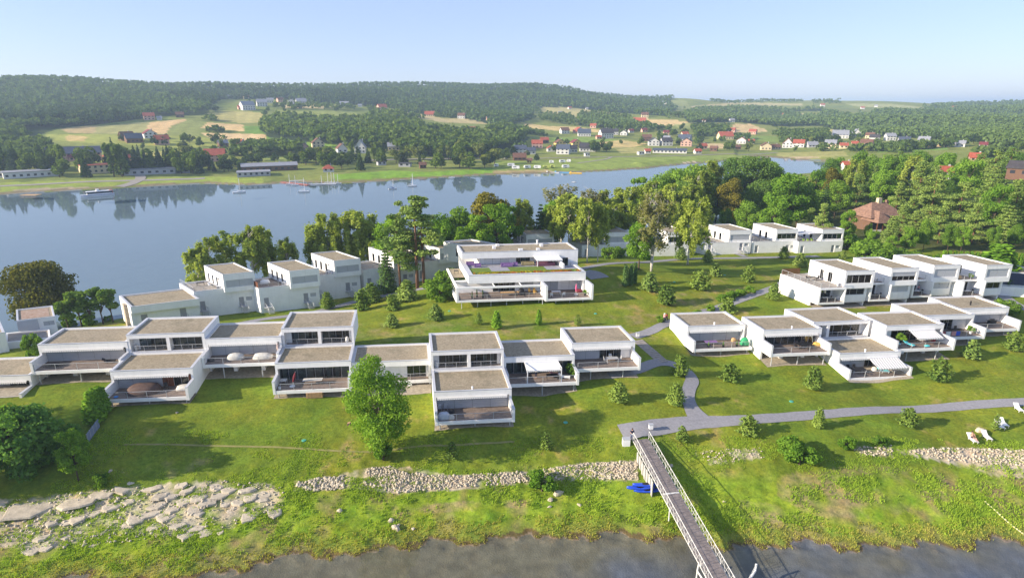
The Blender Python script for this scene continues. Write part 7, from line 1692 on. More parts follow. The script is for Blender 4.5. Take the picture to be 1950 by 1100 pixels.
# ---------------------------------------------------------------- the far bank
ROOFS = {'red': mat('roof_red', (.34, .085, .05), .85, .15, .6), 'dark': mat('roof_dark', (.055, .05, .055), .7, .15, .6), 'brown': mat('roof_brown', (.15, .075, .05), .85, .15, .6), 'grey': mat('roof_grey', (.25, .26, .29), .8, .1, .6), 'slate': mat('roof_slate', (.07, .085, .12), .7, .1, .6), 'wine': mat('roof_wine', (.17, .035, .04), .8, .12, .6)}
WALLS = {'white': mat('far_white', (.60, .59, .57), .85, .04), 'cream': mat('far_cream', (.62, .52, .34), .85, .05), 'yellow': mat('far_yellow', (.62, .48, .16), .85, .05), 'pink': mat('far_pink', (.58, .36, .28), .85, .05), 'brownw': mat('far_brown', (.15, .085, .055), .85, .1), 'grey': mat('far_grey', (.42, .42, .43), .85, .06)}
WIN = mat('far_window', (.03, .035, .045), .25, .2)
def far_house(px, py, wpx, roof, wall, label, group=None, az=None, hk=.42, rk=.40, dk=.8, name='house', win=True, chim=True, gable='u', p=None):
    """gabled house with its front foot at a photo point; wpx = width in photo pixels"""
    p = hit(px, py) if p is None else p
    W = .92 * wpx / scale_at(p); Hh = max(2.6, min(W * hk, 7.5)); D = min(max(W * dk, 5.5), 14); rh = min(W, D) * rk
    az = rnd.uniform(-14, 30) if az is None else az
    az -= math.degrees(math.atan2(p[0], p[1]))
    fr = Fr((0, 0, 0), az); o = thing(name, (p[0], p[1], p[2]), label, 'house', group)
    MB(fr).box(-W / 2, W / 2, 0, D, -1.5, Hh).build('wall', WALLS[wall], o)
    e = .5; mb = MB(fr)
    if gable == 'u':   # ridge along the front
        prof = [(-e, Hh - .25), (D / 2, Hh + rh), (D + e, Hh - .25)]; a, b = -W / 2 - e, W / 2 + e
        mb.add([fr.p(x, v, w + dz) for x in (a, b) for dz in (0, .28) for v, w in prof], [(0, 1, 7, 6), (1, 2, 8, 7), (3, 9, 10, 4), (4, 10, 11, 5), (0, 3, 4, 1), (1, 4, 5, 2), (6, 7, 10, 9), (7, 8, 11, 10), (0, 6, 9, 3), (2, 5, 11, 8)])
        gb = MB(fr)
        for x, s in ((-W / 2, 1), (W / 2 - .2, 1)): gb.add([fr.p(x, 0, Hh), fr.p(x, D, Hh), fr.p(x, D / 2, Hh + rh - .05), fr.p(x + .2, 0, Hh), fr.p(x + .2, D, Hh), fr.p(x + .2, D / 2, Hh + rh - .05)], [(0, 2, 1), (3, 4, 5), (0, 1, 4, 3), (1, 2, 5, 4), (2, 0, 3, 5)])
        stuff(gb.build('gable', WALLS[wall], o))
    elif gable == 'v':
        prof = [(-W / 2 - e, Hh - .25), (0, Hh + rh), (W / 2 + e, Hh - .25)]; a, b = -e, D + e
        mb.add([fr.p(x, v, w + dz) for v in (a, b) for dz in (0, .28) for x, w in prof], [(0, 6, 7, 1), (1, 7, 8, 2), (3, 4, 10, 9), (4, 5, 11, 10), (0, 1, 4, 3), (1, 2, 5, 4), (6, 9, 10, 7), (7, 10, 11, 8), (0, 3, 9, 6), (2, 8, 11, 5)])
        gb = MB(fr)
        for v in (0, D - .2): gb.add([fr.p(-W / 2, v, Hh), fr.p(W / 2, v, Hh), fr.p(0, v, Hh + rh - .05), fr.p(-W / 2, v + .2, Hh), fr.p(W / 2, v + .2, Hh), fr.p(0, v + .2, Hh + rh - .05)], [(0, 1, 2), (3, 5, 4), (0, 3, 4, 1), (1, 4, 5, 2), (2, 5, 3, 0)])
        stuff(gb.build('gable', WALLS[wall], o))
    elif gable == 'hip':
        q = min(W, D) * .5
        top = [(-W / 2 + q, D / 2), (W / 2 - q, D / 2)] if W > D else [(0, q), (0, D - q)]
        base = [(-W / 2 - e, -e), (W / 2 + e, -e), (W / 2 + e, D + e), (-W / 2 - e, D + e)]
        mb.add([fr.p(x, v, Hh - .2) for x, v in base] + [fr.p(x, v, Hh + rh) for x, v in top], [(0, 1, 5, 4), (2, 3, 4, 5), (1, 2, 5), (3, 0, 4), (0, 3, 2, 1)] if W > D else [(0, 1, 4), (1, 2, 5, 4), (2, 3, 5), (3, 0, 4, 5), (0, 3, 2, 1)])
    else:
        mb.box(-W / 2 - .3, W / 2 + .3, -.3, D + .3, Hh, Hh + .35)
    rf = mb.build('roof', ROOFS[roof], o)
    if chim and gable != 'flat': MB(fr).box(W * .18, W * .18 + .7, D * .5, D * .5 + .7, Hh + rh * .3, Hh + rh + .9).build('chimney', WALLS['grey'], rf)
    if win and wpx >= 10:
        n = max(2, min(9, int(W / 3.2))); ww = W / n * .42; me = None
        for fl in range(1 if Hh < 4.6 else 2):
            z = 1.1 + fl * 2.8
            for i in range(n):
                x = -W / 2 + W * (i + .5) / n
                if me is None:
                    wo = MB(fr).box(-ww / 2, ww / 2, -.05, .02, 0, 1.35).build('window', WIN, o); me = wo.data
                else: wo = child('window', me, o)
                wo.location = fr.p(x, 0, z)
    return o
FH = [  # px, py, width, roof, wall, label, kwargs
 (145, 306, 92, 'slate', 'pink', 'long manor-like house with slate roof among trees above the left shore', dict(az=2, hk=.16, rk=.32)),
 (160, 306, 50, 'wine', 'pink', 'low wine-red roofed wing in front of the slate-roofed house', dict(az=2, hk=.16, rk=.3)),
 (218, 308, 27, 'red', 'yellow', 'yellow house with red roof right of the slate-roofed house', dict(gable='v', az=15)),
 (250, 310, 22, 'red', 'pink', 'red-roofed house half hidden by spruces behind the yellow house', dict(az=6)), (266, 312, 12, 'slate', 'pink', 'small blue-roofed house right of the spruces on the left shore', dict()),
 (195, 330, 70, 'red', 'cream', 'cream guesthouse with flat red-edged roof on the left shore', dict(az=8, hk=.24, gable='flat')),
 (62, 338, 92, 'grey', 'white', 'long white hotel wing with grey flat roof, leftmost on the shore', dict(az=4, hk=.13, gable='flat')),
 (8, 338, 22, 'grey', 'white', 'white block cut by the left edge on the far shore', dict(gable='flat')),
 (300, 332, 120, 'grey', 'grey', 'long grey holiday row behind dark spruces on the far shore', dict(az=-3, hk=.09, gable='flat')),
 (410, 308, 38, 'red', 'pink', 'orange-red roofed house with dormers above the spruces', dict(az=-4, hk=.34)),
 (246, 268, 24, 'brown', 'brownw', 'dark wooden house at the left of the hillside group', dict(az=20)), (258, 272, 30, 'slate', 'brownw', 'wide grey-roofed wooden house on the hillside', dict(az=10, hk=.3)), (288, 264, 24, 'wine', 'white', 'white house with wine-red roof on the hillside', dict(gable='v', az=12)), (310, 276, 26, 'red', 'pink', 'low red-roofed house right of the hillside group', dict(az=5)),
 (285, 229, 20, 'red', 'pink', 'red-roofed house at the foot of the left forest', dict(az=3)), (304, 229, 9, 'grey', 'white', 'tiny white house beside the red-roofed one at the forest foot', dict()), (343, 224, 15, 'brown', 'brownw', 'brown house between trees above the tan field', dict()),
 (464, 285, 22, 'red', 'white', 'white timbered house with steep red roof on the green slope', dict(gable='v', rk=.6)), (427, 280, 18, 'grey', 'brownw', 'small grey-roofed cabin left of the steep red roof', dict()),
 (546, 286, 17, 'dark', 'white', 'white cottage with steep dark roof on the green slope', dict(gable='v', rk=.7)), (580, 287, 17, 'brown', 'pink', 'brown-roofed cottage right of the steep dark roof', dict(gable='v', rk=.6)), (607, 282, 24, 'brown', 'cream', 'wide brown-roofed chalet on the green slope', dict(gable='v', rk=.5)),
 (653, 291, 20, 'brown', 'white', 'house with white dormers left of the bright white villa', dict(gable='v', rk=.6)), (686, 292, 22, 'grey', 'white', 'bright white steep-gabled villa at the wood edge', dict(gable='v', rk=.9, hk=.5)), (750, 287, 24, 'grey', 'cream', 'cream house with grey roof behind the shore trees', dict(az=0, hk=.35)),
 (515, 326, 108, 'grey', 'brownw', 'long brown boathouse with grey roof on the far shore', dict(az=2, hk=.10, rk=.12)), (484, 336, 64, 'grey', 'grey', 'low open shed with grey roof before the long boathouse', dict(az=0, hk=.09, gable='flat')), (626, 328, 22, 'red', 'white', 'small red-roofed kiosk near the moored boats', dict(az=0, hk=.25, gable='hip')),
 (728, 315, 17, 'dark', 'grey', 'dark low hut behind the shore trees left of the stone ramp', dict(hk=.18, gable='flat')), (770, 318, 24, 'dark', 'grey', 'dark low hut at the stone ramp', dict(hk=.15, gable='flat')), (806, 321, 13, 'brown', 'brownw', 'brown hut right of the stone ramp', dict()),
 (475, 210, 26, 'grey', 'white', 'large white house of the upper hamlet left of the fields', dict()), (460, 209, 12, 'red', 'pink', 'pink house of the upper hamlet beside the large white one', dict()), (500, 203, 20, 'grey', 'white', 'white farm at the centre of the upper hamlet', dict()), (515, 196, 13, 'grey', 'white', 'small white house above the farm of the upper hamlet', dict()), (536, 195, 13, 'brown', 'pink', 'brown-roofed house of the upper hamlet', dict()), (556, 199, 14, 'grey', 'white', 'white gable at the right of the upper hamlet', dict(gable='v')), (575, 197, 20, 'grey', 'grey', 'grey barn at the right end of the upper hamlet', dict(hk=.2)),
 (434, 188, 10, 'grey', 'white', 'tiny white house against the forest above the hamlet, left', dict()), (448, 187, 6, 'grey', 'white', 'tiny white shed against the forest above the hamlet', dict()), (470, 189, 10, 'brown', 'cream', 'tiny cream house against the forest above the hamlet, right', dict()),
 (656, 203, 18, 'grey', 'white', 'long white farmhouse below the conifer wood', dict(hk=.25)), (686, 204, 8, 'grey', 'white', 'small white house right of the long farmhouse', dict()), (730, 212, 18, 'red', 'pink', 'pink house with orange roof at the wood edge', dict(hk=.5)), (818, 222, 20, 'red', 'cream', 'orange-roofed bungalow on the pinkish field', dict(hk=.2)), (878, 226, 15, 'brown', 'white', 'red-brown roofed house on the right of the pinkish field', dict()), (934, 230, 13, 'grey', 'pink', 'grey-roofed house at the copse end', dict()),
 (875, 254, 15, 'red', 'white', 'red-roofed house sticking out of the copse, left', dict(gable='hip')), (902, 253, 16, 'red', 'white', 'red-roofed house sticking out of the copse, right', dict()), (927, 254, 12, 'wine', 'pink', 'wine-red roof among the copse trees', dict()), (960, 255, 18, 'wine', 'pink', 'wine-red roofed house at the end of the copse', dict()), (978, 270, 16, 'red', 'white', 'white house with red roof below the copse', dict(gable='v')),
 (992, 294, 24, 'slate', 'white', 'slate-roofed house at the left of the lake village', dict()), (1012, 294, 18, 'slate', 'white', 'second slate-roofed house of the lake village', dict()), (1023, 282, 22, 'red', 'pink', 'large house with bright red roof in the lake village', dict(hk=.4)), (1038, 273, 16, 'red', 'brownw', 'red-brown roofed house behind the bright red roof', dict()), (1050, 289, 16, 'red', 'white', 'white house with red roof in the lake village middle', dict(gable='v')), (1068, 280, 20, 'brown', 'yellow', 'yellow house with brown roof in the lake village', dict(gable='v')), (1099, 280, 20, 'wine', 'yellow', 'yellow house with wine-red roof in the lake village', dict(gable='v')),
 (1071, 294, 26, 'slate', 'white', 'white house with blue-black roof in front of the yellow house', dict()), (1091, 291, 20, 'dark', 'grey', 'grey house with dark roof between white ones of the lake village', dict()), (1119, 289, 32, 'dark', 'white', 'wide white bungalow with black roof at the village edge', dict(hk=.22)), (1119, 298, 10, 'grey', 'white', 'white notice board like shed before the black-roofed bungalow', dict(gable='flat', chim=False)),
 (990, 306, 26, 'brown', 'brownw', 'brown row of huts by the lake road', dict(hk=.12)), (1008, 312, 10, 'brown', 'yellow', 'little yellow hut on the campsite', dict()),
 (1077, 255, 17, 'brown', 'white', 'white house with brown roof above the lake village', dict()), (1105, 253, 15, 'red', 'white', 'white house with red gable above the lake village', dict(gable='v')), (1095, 254, 9, 'red', 'pink', 'small red-roofed house between two white ones above the village', dict()), (1113, 260, 26, 'slate', 'white', 'long white house with dark roof above the green field', dict(hk=.25)), (1141, 265, 10, 'red', 'pink', 'small red house left of the black-roofed farmhouse', dict()), (1157, 264, 26, 'dark', 'white', 'black-roofed white farmhouse above the tan field', dict()), (1155, 254, 14, 'dark', 'white', 'dark-roofed house behind the black-roofed farmhouse', dict()), (1170, 257, 16, 'dark', 'white', 'dark-roofed house behind the farmhouse, right', dict()), (1187, 258, 14, 'dark', 'white', 'black and white gabled house right of the farmhouse', dict(gable='v')),
 (1203, 253, 10, 'wine', 'white', 'wine-red roofed house left of the round tree on the slope', dict()), (1228, 252, 11, 'wine', 'pink', 'wine-red roof right of the round tree on the slope', dict()), (1269, 256, 11, 'wine', 'pink', 'wine-red roof above the cluster of white houses', dict()), (1232, 269, 18, 'brown', 'brownw', 'brown-roofed house at the left of the white house cluster', dict()), (1245, 278, 22, 'dark', 'white', 'white house with dark roof, leftmost of the right cluster', dict(gable='v')), (1271, 278, 22, 'dark', 'white', 'white house with dark roof, middle of the right cluster', dict()), (1306, 279, 22, 'brown', 'pink', 'pink house with brown roof at the right of the cluster', dict(gable='v')), (1269, 268, 13, 'grey', 'yellow', 'yellow house between the dark-roofed ones and the slope', dict()), (1306, 261, 14, 'red', 'cream', 'cream house with red roof above the right cluster', dict()), (1302, 269, 26, 'slate', 'grey', 'blue-grey long roof above the pink house', dict(hk=.18)),
 (1275, 292, 68, 'slate', 'white', 'long terrace with a row of dark gables by the lake road', dict(hk=.09, rk=.1, az=0)), (1222, 295, 12, 'grey', 'white', 'white cube at the left end of the dark gabled terrace', dict(gable='flat')), (1234, 293, 11, 'red', 'white', 'red-roofed house beside the white cube', dict()), (1330, 293, 13, 'red', 'white', 'red-roofed house right of the dark gabled terrace', dict()), (1340, 284, 15, 'red', 'pink', 'orange-roofed house up the road from the terrace', dict()), (1358, 288, 14, 'brown', 'brownw', 'brown house at the road end', dict()), (1384, 266, 28, 'red', 'cream', 'wide red-roofed house on the right slope', dict(hk=.24)), (1393, 252, 12, 'red', 'pink', 'pink house at the top of the right slope', dict()),
 (1216, 237, 26, 'red', 'white', 'long white house on the tan field', dict(hk=.25)), (1135, 238, 9, 'red', 'white', 'white house with red roof left of the tan field', dict()), (1129, 244, 12, 'red', 'pink', 'red roofs at the lower left of the tan field', dict()), (1183, 236, 9, 'grey', 'grey', 'grey house before the tan field', dict()), (1086, 208, 7, 'red', 'white', 'tiny red and white house on the forest meadow, left', dict()), (1118, 209, 5, 'grey', 'white', 'tiny white house on the forest meadow, right', dict()), (1067, 218, 8, 'grey', 'white', 'tiny white shed at the bottom of the forest meadow', dict()), (1228, 224, 14, 'brown', 'cream', 'farm at the upper end of the tan field', dict()), (1305, 217, 6, 'grey', 'white', 'tiny white house under the wooded knoll', dict()), (1340, 232, 7, 'red', 'white', 'tiny red-roofed house right above the tan strip', dict()), (1265, 199, 9, 'grey', 'white', 'small white house at the left of the wooded knoll', dict()), (1395, 233, 10, 'grey', 'white', 'white house at the foot of the ridge wood', dict()),
 (1411, 274, 18, 'red', 'white', 'white house with red roof left of the inlet', dict(gable='v')), (1430, 274, 12, 'red', 'white', 'small red-roofed house left of the inlet', dict()), (1405, 285, 12, 'brown', 'brownw', 'brown house before the red roofs by the inlet', dict()), (1432, 256, 14, 'red', 'pink', 'red house on the meadow above the inlet', dict()), (1459, 286, 20, 'brown', 'cream', 'brown-roofed house above the inlet, left', dict(gable='v')), (1479, 285, 18, 'brown', 'cream', 'low brown-roofed house above the inlet', dict(hk=.25)), (1499, 282, 20, 'red', 'white', 'steep white gable with red roof above the inlet', dict(gable='v', rk=.7)), (1520, 281, 21, 'red', 'white', 'white house with wide red roof above the inlet', dict()), (1549, 281, 20, 'grey', 'grey', 'grey-roofed house right of the wide red roof', dict(hk=.25)), (1580, 283, 21, 'grey', 'cream', 'cream house with grey roof, middle of the right shore', dict(hk=.5)), (1607, 283, 15, 'red', 'cream', 'small house with orange roof on the right shore', dict()), (1628, 278, 12, 'red', 'cream', 'orange-roofed house farther right above the wood', dict()), (1648, 278, 22, 'brown', 'pink', 'brown-roofed pair above the wood', dict(hk=.28)),
 (1600, 264, 30, 'grey', 'white', 'long white house with grey roof on the right slope', dict(hk=.25)), (1631, 260, 15, 'grey', 'white', 'white gable house beyond the long white house', dict(gable='v', rk=.7)), (1655, 264, 16, 'brown', 'cream', 'cream house with brown roof on the right slope', dict()), (1664, 269, 18, 'dark', 'white', 'dark-roofed white house on the right slope', dict()), (1697, 268, 18, 'grey', 'white', 'tall white house with grey roof on the right slope', dict(hk=.5)), (1722, 275, 20, 'slate', 'grey', 'blue-roofed house on the right slope', dict()), (1757, 275, 20, 'grey', 'white', 'white house at the tan field on the right', dict(hk=.45)), (1827, 280, 17, 'grey', 'white', 'white house before the dark slope at the right', dict()), (1872, 281, 13, 'wine', 'white', 'red-roofed house right of the white one, lower', dict()), (1876, 270, 13, 'wine', 'pink', 'red-roofed house right of the white one, upper', dict()),
 (1487, 222, 9, 'red', 'pink', 'red-roofed house in the ridge wood, left', dict()), (1567, 203, 8, 'red', 'white', 'white house on the skyline meadow, left', dict()), (1643, 208, 7, 'red', 'white', 'white house on the skyline meadow, right', dict()), (1578, 226, 10, 'red', 'pink', 'red roofs in the middle of the ridge wood', dict()), (1668, 204, 6, 'grey', 'white', 'tiny white house on the skyline fields', dict()), (1815, 208, 8, 'red', 'white', 'tiny house on the right skyline', dict()), (1924, 260, 7, 'grey', 'white', 'tiny white house at the far right slope', dict())]
HB = hits([(h[0], h[1]) for h in FH])
for h, q in zip(FH, HB): far_house(h[0], h[1], h[2], h[3], h[4], h[5], p=tuple(q), **h[6])
# the brown-roofed lodge inside the near wood, and roofs among the tree tops at the right
d = ray(1690, 412); Y = 205.0; x = d[0] * Y / d[1]; z = h1(x, Y)
o = thing('lodge', (x, Y, z), 'large wooden lodge with terracotta hip roof and chimneys inside the wood', 'house')
fr = Fr((0, 0, 0), 12); TILE = mat('terracotta', (.23, .135, .095), .85, .25, 1.5, .02, 6); eh = H + d[2] * Y / d[1] - z
MB(fr).box(-6.5, 6.5, 0, 10, -1, eh).build('wall', WALLS['brownw'], o)
rf = MB(fr).add([fr.p(*q) for q in ((-7.6, -1.2, eh - .3), (7.6, -1.2, eh - .3), (7.6, 11.2, eh - .3), (-7.6, 11.2, eh - .3), (-2.6, 5, eh + 4.2), (2.6, 5, eh + 4.2))], [(0, 1, 5, 4), (2, 3, 4, 5), (1, 2, 5), (3, 0, 4), (0, 3, 2, 1)]).build('roof', TILE, o)
r2 = MB(fr).add([fr.p(*q) for q in ((-7.2, -4.2, eh - 1.4), (-.5, -4.2, eh - 1.4), (-.5, 4, eh - 1.4), (-7.2, 4, eh - 1.4), (-3.9, -.5, eh + 2.0), (-3.9, 3, eh + 2.0))], [(0, 1, 4), (1, 2, 5, 4), (2, 3, 5), (3, 0, 4, 5), (0, 3, 2, 1)]).build('roof', TILE, o)
MB(fr).box(-.5, .9, 4.4, 5.6, eh + 3, eh + 5.6).build('chimney', WALLS['cream'], rf); MB(fr).box(4.4, 5.2, 6, 6.8, eh + 1.5, eh + 4.6).build('chimney', TILE, rf)
MB(fr).box(-6.9, .2, -3.6, 0, eh - 4.8, eh - 4.5).build('balcony_floor', WALLS['grey'], o); pp = MB(fr)
for u in (-6.7, -4.5, -2.2, 0): pp.box(u - .12, u + .12, -3.6, -3.36, eh - 4.5, eh - 1.3)
pp.build('balcony_post', BROWNW, o); railing(fr, o, [(-6.8, -3.5), (.1, -3.5)], 1.0, 2.0, eh - 4.5, BROWNW)
for u in (-4.8, -2.4): MB(fr).box(u - .7, u + .7, -.05, .02, eh - 4.3, eh - 2.2).build('window', WIN, o)
for px, pt, Y, w, roof, wall, lab in ((1808, 318, 285, 24, 'red', 'white', 'white-gabled house with red roof among the tree tops'), (1945, 306, 250, 40, 'dark', 'brownw', 'dark shingled roof among the tree tops at the right edge'), (1862, 292, 330, 22, 'red', 'pink', 'pale red roof among tree tops before the far slope'), (1428, 408, 235, 28, 'brown', 'pink', 'orange-lit hut under the oaks behind the back row'), (1617, 308, 320, 14, 'red', 'white', 'white chimney house peeping out left of the tall birch')):
    d = ray(px, pt); x = d[0] * Y / d[1]; zt = H + d[2] * Y / d[1]; W = w / scale_at((x, Y, zt)); Hh = max(2.6, min(W * .42, 7.5)); rh = min(W, min(max(W * .8, 5.5), 14)) * .4
    far_house(0, 0, w, roof, wall, lab, p=(x, Y, zt - Hh - rh))

# ---------------------------------------------------------------- boats, piers, caravans
HULL = mat('hull_white', (.76, .76, .77), .4, .03); HULLB = mat('hull_blue', (.05, .09, .25), .4, .05); REDD = mat('pier_red', (.40, .14, .10), .8, .15, 1)
def sailboat(px, py, wpx, mast, lab, az=0.0, dark=False, grp=None):
    p = at(px, py, 0); s = wpx / scale_at(p); o = thing('sailboat', p, lab, 'boat', grp, R_(az) - math.atan2(p[0], p[1])); n = 10; vs = []; fs = []
    for j in range(n + 1):
        t = j / n * 2 - 1; w = s * .15 * (1 - max(0, t) ** 2.2) * (1 if t < 0 else 1) * (.85 + .15 * min(1, t + 1.0)) + .02; z = s * .10 + s * .04 * max(0, t) ** 2
        vs += [(t * s / 2, -w, z), (t * s / 2, -w * .75, -.05), (t * s / 2 * .96, 0, -.35), (t * s / 2, w * .75, -.05), (t * s / 2, w, z)]
    for j in range(n): fs += [(j * 5 + q, (j + 1) * 5 + q, (j + 1) * 5 + q + 1, j * 5 + q + 1) for q in range(4)]
    fs += [(0, 1, 2, 3, 4), tuple(range(n * 5, n * 5 + 5))[::-1]]
    hull = MB().add(vs, fs).build('hull', HULL, o)
    MB().box(-s * .46, s * .40, -s * .10, s * .10, s * .085, s * .10).build('deck', HULLB if dark else PLAST, o)
    MB().hexa([(-s * .12, -s * .085, s * .1), (s * .2, -s * .06, s * .1), (s * .2, s * .06, s * .1), (-s * .12, s * .085, s * .1), (-s * .10, -s * .07, s * .17), (s * .14, -s * .045, s * .16), (s * .14, s * .045, s * .16), (-s * .10, s * .07, s * .17)]).build('cabin', HULLB if dark else HULL, o)
    if mast:
        mh = mast / scale_at(p); MB().tube((s * .06, 0, s * .1), (s * .06, 0, mh), .15, .10, 6).build('mast', PLAST, o); MB().tube((s * .06, 0, s * .26), (-s * .4, 0, s * .24), .12, .10, 6).build('boom', CANVAS if not dark else HULLB, o)
        MB().tube((s * .06, 0, mh * .97), (s * .48, 0, s * .15), .02, n=3).tube((s * .06, 0, mh * .97), (-s * .48, 0, s * .12), .02, n=3).build('stay', STEEL, o)
    return o
for a in [(456, 367, 23, 27, 'white sailboat moored left of the red pier, bare mast', 4), (579, 366, 21, 27, 'white sailboat moored just below the red pier', -6), (748, 360, 16, 18, 'white sailboat with dark deck left of the pair in mid-lake', 8, True), (785, 355, 18, 24, 'white sailboat with tall mast in mid-lake', 0), (551, 352, 14, 20, 'sailboat tied up at the red pier, inner one', 3), (562, 353, 14, 19, 'sailboat tied up at the red pier, outer one', 3),
    (612, 351, 13, 17, 'dark-decked sailboat alone at the pier head', 0, True), (624, 349, 12, 20, 'first sailboat of the masted cluster at the pier head', 0), (631, 349, 12, 21, 'second sailboat of the masted cluster at the pier head', 0), (636, 350, 12, 20, 'third sailboat of the masted cluster at the pier head', 0), (643, 350, 14, 19, 'fourth sailboat of the masted cluster at the pier head', 0), (860, 339, 12, 0, 'small white motorboat by the shore right of mid-lake', 0), (1093, 347, 9, 0, 'little white boat alone on the water before the village', 0), (687, 330, 5, 0, 'tiny white dinghy drawn up on the meadow', 0), (876, 347, 4, 0, 'tiny white buoy boat off the shore', 0), (593, 351, 6, 0, 'white dinghy at the end of the red pier', 0)]: sailboat(*a)
p = at(186, 373, 0); s = 54 / scale_at(p); o = thing('excursion_boat', p, 'white excursion boat with windowed cabin at the left shore', 'boat', None, .12 - math.atan2(p[0], p[1]))
n = 12; vs = []; fs = []
for j in range(n + 1):
    t = j / n * 2 - 1; w = 1.9 * (1 - max(0, -t) ** 3) + .05; z = 1.0 + .5 * max(0, -t) ** 2; vs += [(t * s / 2, -w, z), (t * s / 2, -w * .85, -.3), (t * s / 2, w * .85, -.3), (t * s / 2, w, z)]
for j in range(n): fs += [(j * 4 + q, (j + 1) * 4 + q, (j + 1) * 4 + q + 1, j * 4 + q + 1) for q in range(3)] + [(j * 4 + 3, (j + 1) * 4 + 3, (j + 1) * 4, j * 4)]
fs += [(0, 1, 2, 3), (n * 4 + 3, n * 4 + 2, n * 4 + 1, n * 4)]
MB().add(vs, fs).build('hull', HULL, o); MB().box(-s * .30, s * .44, -1.6, 1.6, 1.0, 1.5).box(-s * .32, s * .46, -1.75, 1.75, 2.5, 2.7).build('cabin', HULL, o); MB().box(-s * .30, s * .44, -1.55, 1.55, 1.5, 2.5).build('cabin_glass', WIN, o); MB().box(s * .38, s * .47, -1.3, 1.3, 1.2, 2.9).build('stern_locker', REDD, o); MB().box(-s * .02, s * .06, -1, 1, 2.7, 3.7).build('wheelhouse', HULL, o)
MB().box(-s * .5, s * .5, -1.93, -1.88, .55, .75).build('stripe', HULLB, o)
def pier(pts, wd, m, lab, z=.5):
    W = [at(px, py, 0) for px, py in pts]; o = thing('pier', W[0], lab, 'pier'); mb = MB(); lg = MB()
    for a, b in zip(W[:-1], W[1:]):
        dx, dy = b[0] - a[0], b[1] - a[1]; l = math.hypot(dx, dy); nx, ny = -dy / l * wd / 2, dx / l * wd / 2; q = [(a[0] - nx, a[1] - ny), (b[0] - nx, b[1] - ny), (b[0] + nx, b[1] + ny), (a[0] + nx, a[1] + ny)]
        mb.hexa([(x - W[0][0], y - W[0][1], zz_) for zz_ in (z - .3, z) for x, y in q])
        for i in range(max(2, int(l / 6))): t = i / max(2, int(l / 6)); lg.tube((a[0] + dx * t - W[0][0], a[1] + dy * t - W[0][1], -3), (a[0] + dx * t - W[0][0], a[1] + dy * t - W[0][1], z - .2), .15)
    mb.build('deck', m, o); lg.build('pile', STEEL, o); return o
pier([(527, 347), (560, 350), (588, 353)], 2.4, REDD, 'reddish pier with moored sailboats, lower arm'); pier([(552, 346), (583, 345)], 1.6, PLAST, 'pale pier arm behind the reddish pier', .7); pier([(588, 352), (640, 351)], 1.4, PLAST, 'thin pale pier joining the masted cluster'); pier([(44, 373), (75, 373)], 4.5, WOOD, 'broad wooden landing stage at the left shore', .7)
for px, py, w_, m, lab in ((1052, 329, 26, 'pale', 'pale pontoon of the bathing place, left'), (1072, 329, 34, 'blue', 'blue pontoon of the bathing place'), (1096, 330, 24, 'yellow', 'yellow-orange pontoon of the bathing place')):
    p = at(px, py, 0); W_ = w_ / scale_at(p); o = thing('pontoon', p, lab, 'pontoon', None, -math.atan2(p[0], p[1]) - .1); mm = {'pale': PLAST, 'blue': mat('pontoon_blue', (.12, .35, .62), .5, .05), 'yellow': mat('pontoon_yellow', (.72, .46, .06), .5, .05)}[m]
    MB().box(-W_ / 2, W_ / 2, -1.2, 1.2, -.2, .5).build('float_deck', mm, o); MB().box(-W_ / 2 + .5, -W_ / 2 + 1.6, -.9, .9, .5, 1.2).build('slide_box', mm, o)
p = at(733, 341, 0); o = thing('pedal_boat', (p[0], p[1], .1), 'orange pedal boat drawn up at the shore', 'boat'); MB().hexa([(-2.4, -.8, 0), (2.2, -.8, 0), (2.2, .8, 0), (-2.4, .8, 0), (-2.7, -.9, .7), (2.7, -.9, .8), (2.7, .9, .8), (-2.7, .9, .7)]).build('hull', mat('boat_orange', (.55, .18, .05), .5, .08), o); MB().box(-.6, .8, -.6, .6, .7, 1.4).build('seat_back', HULL, o)
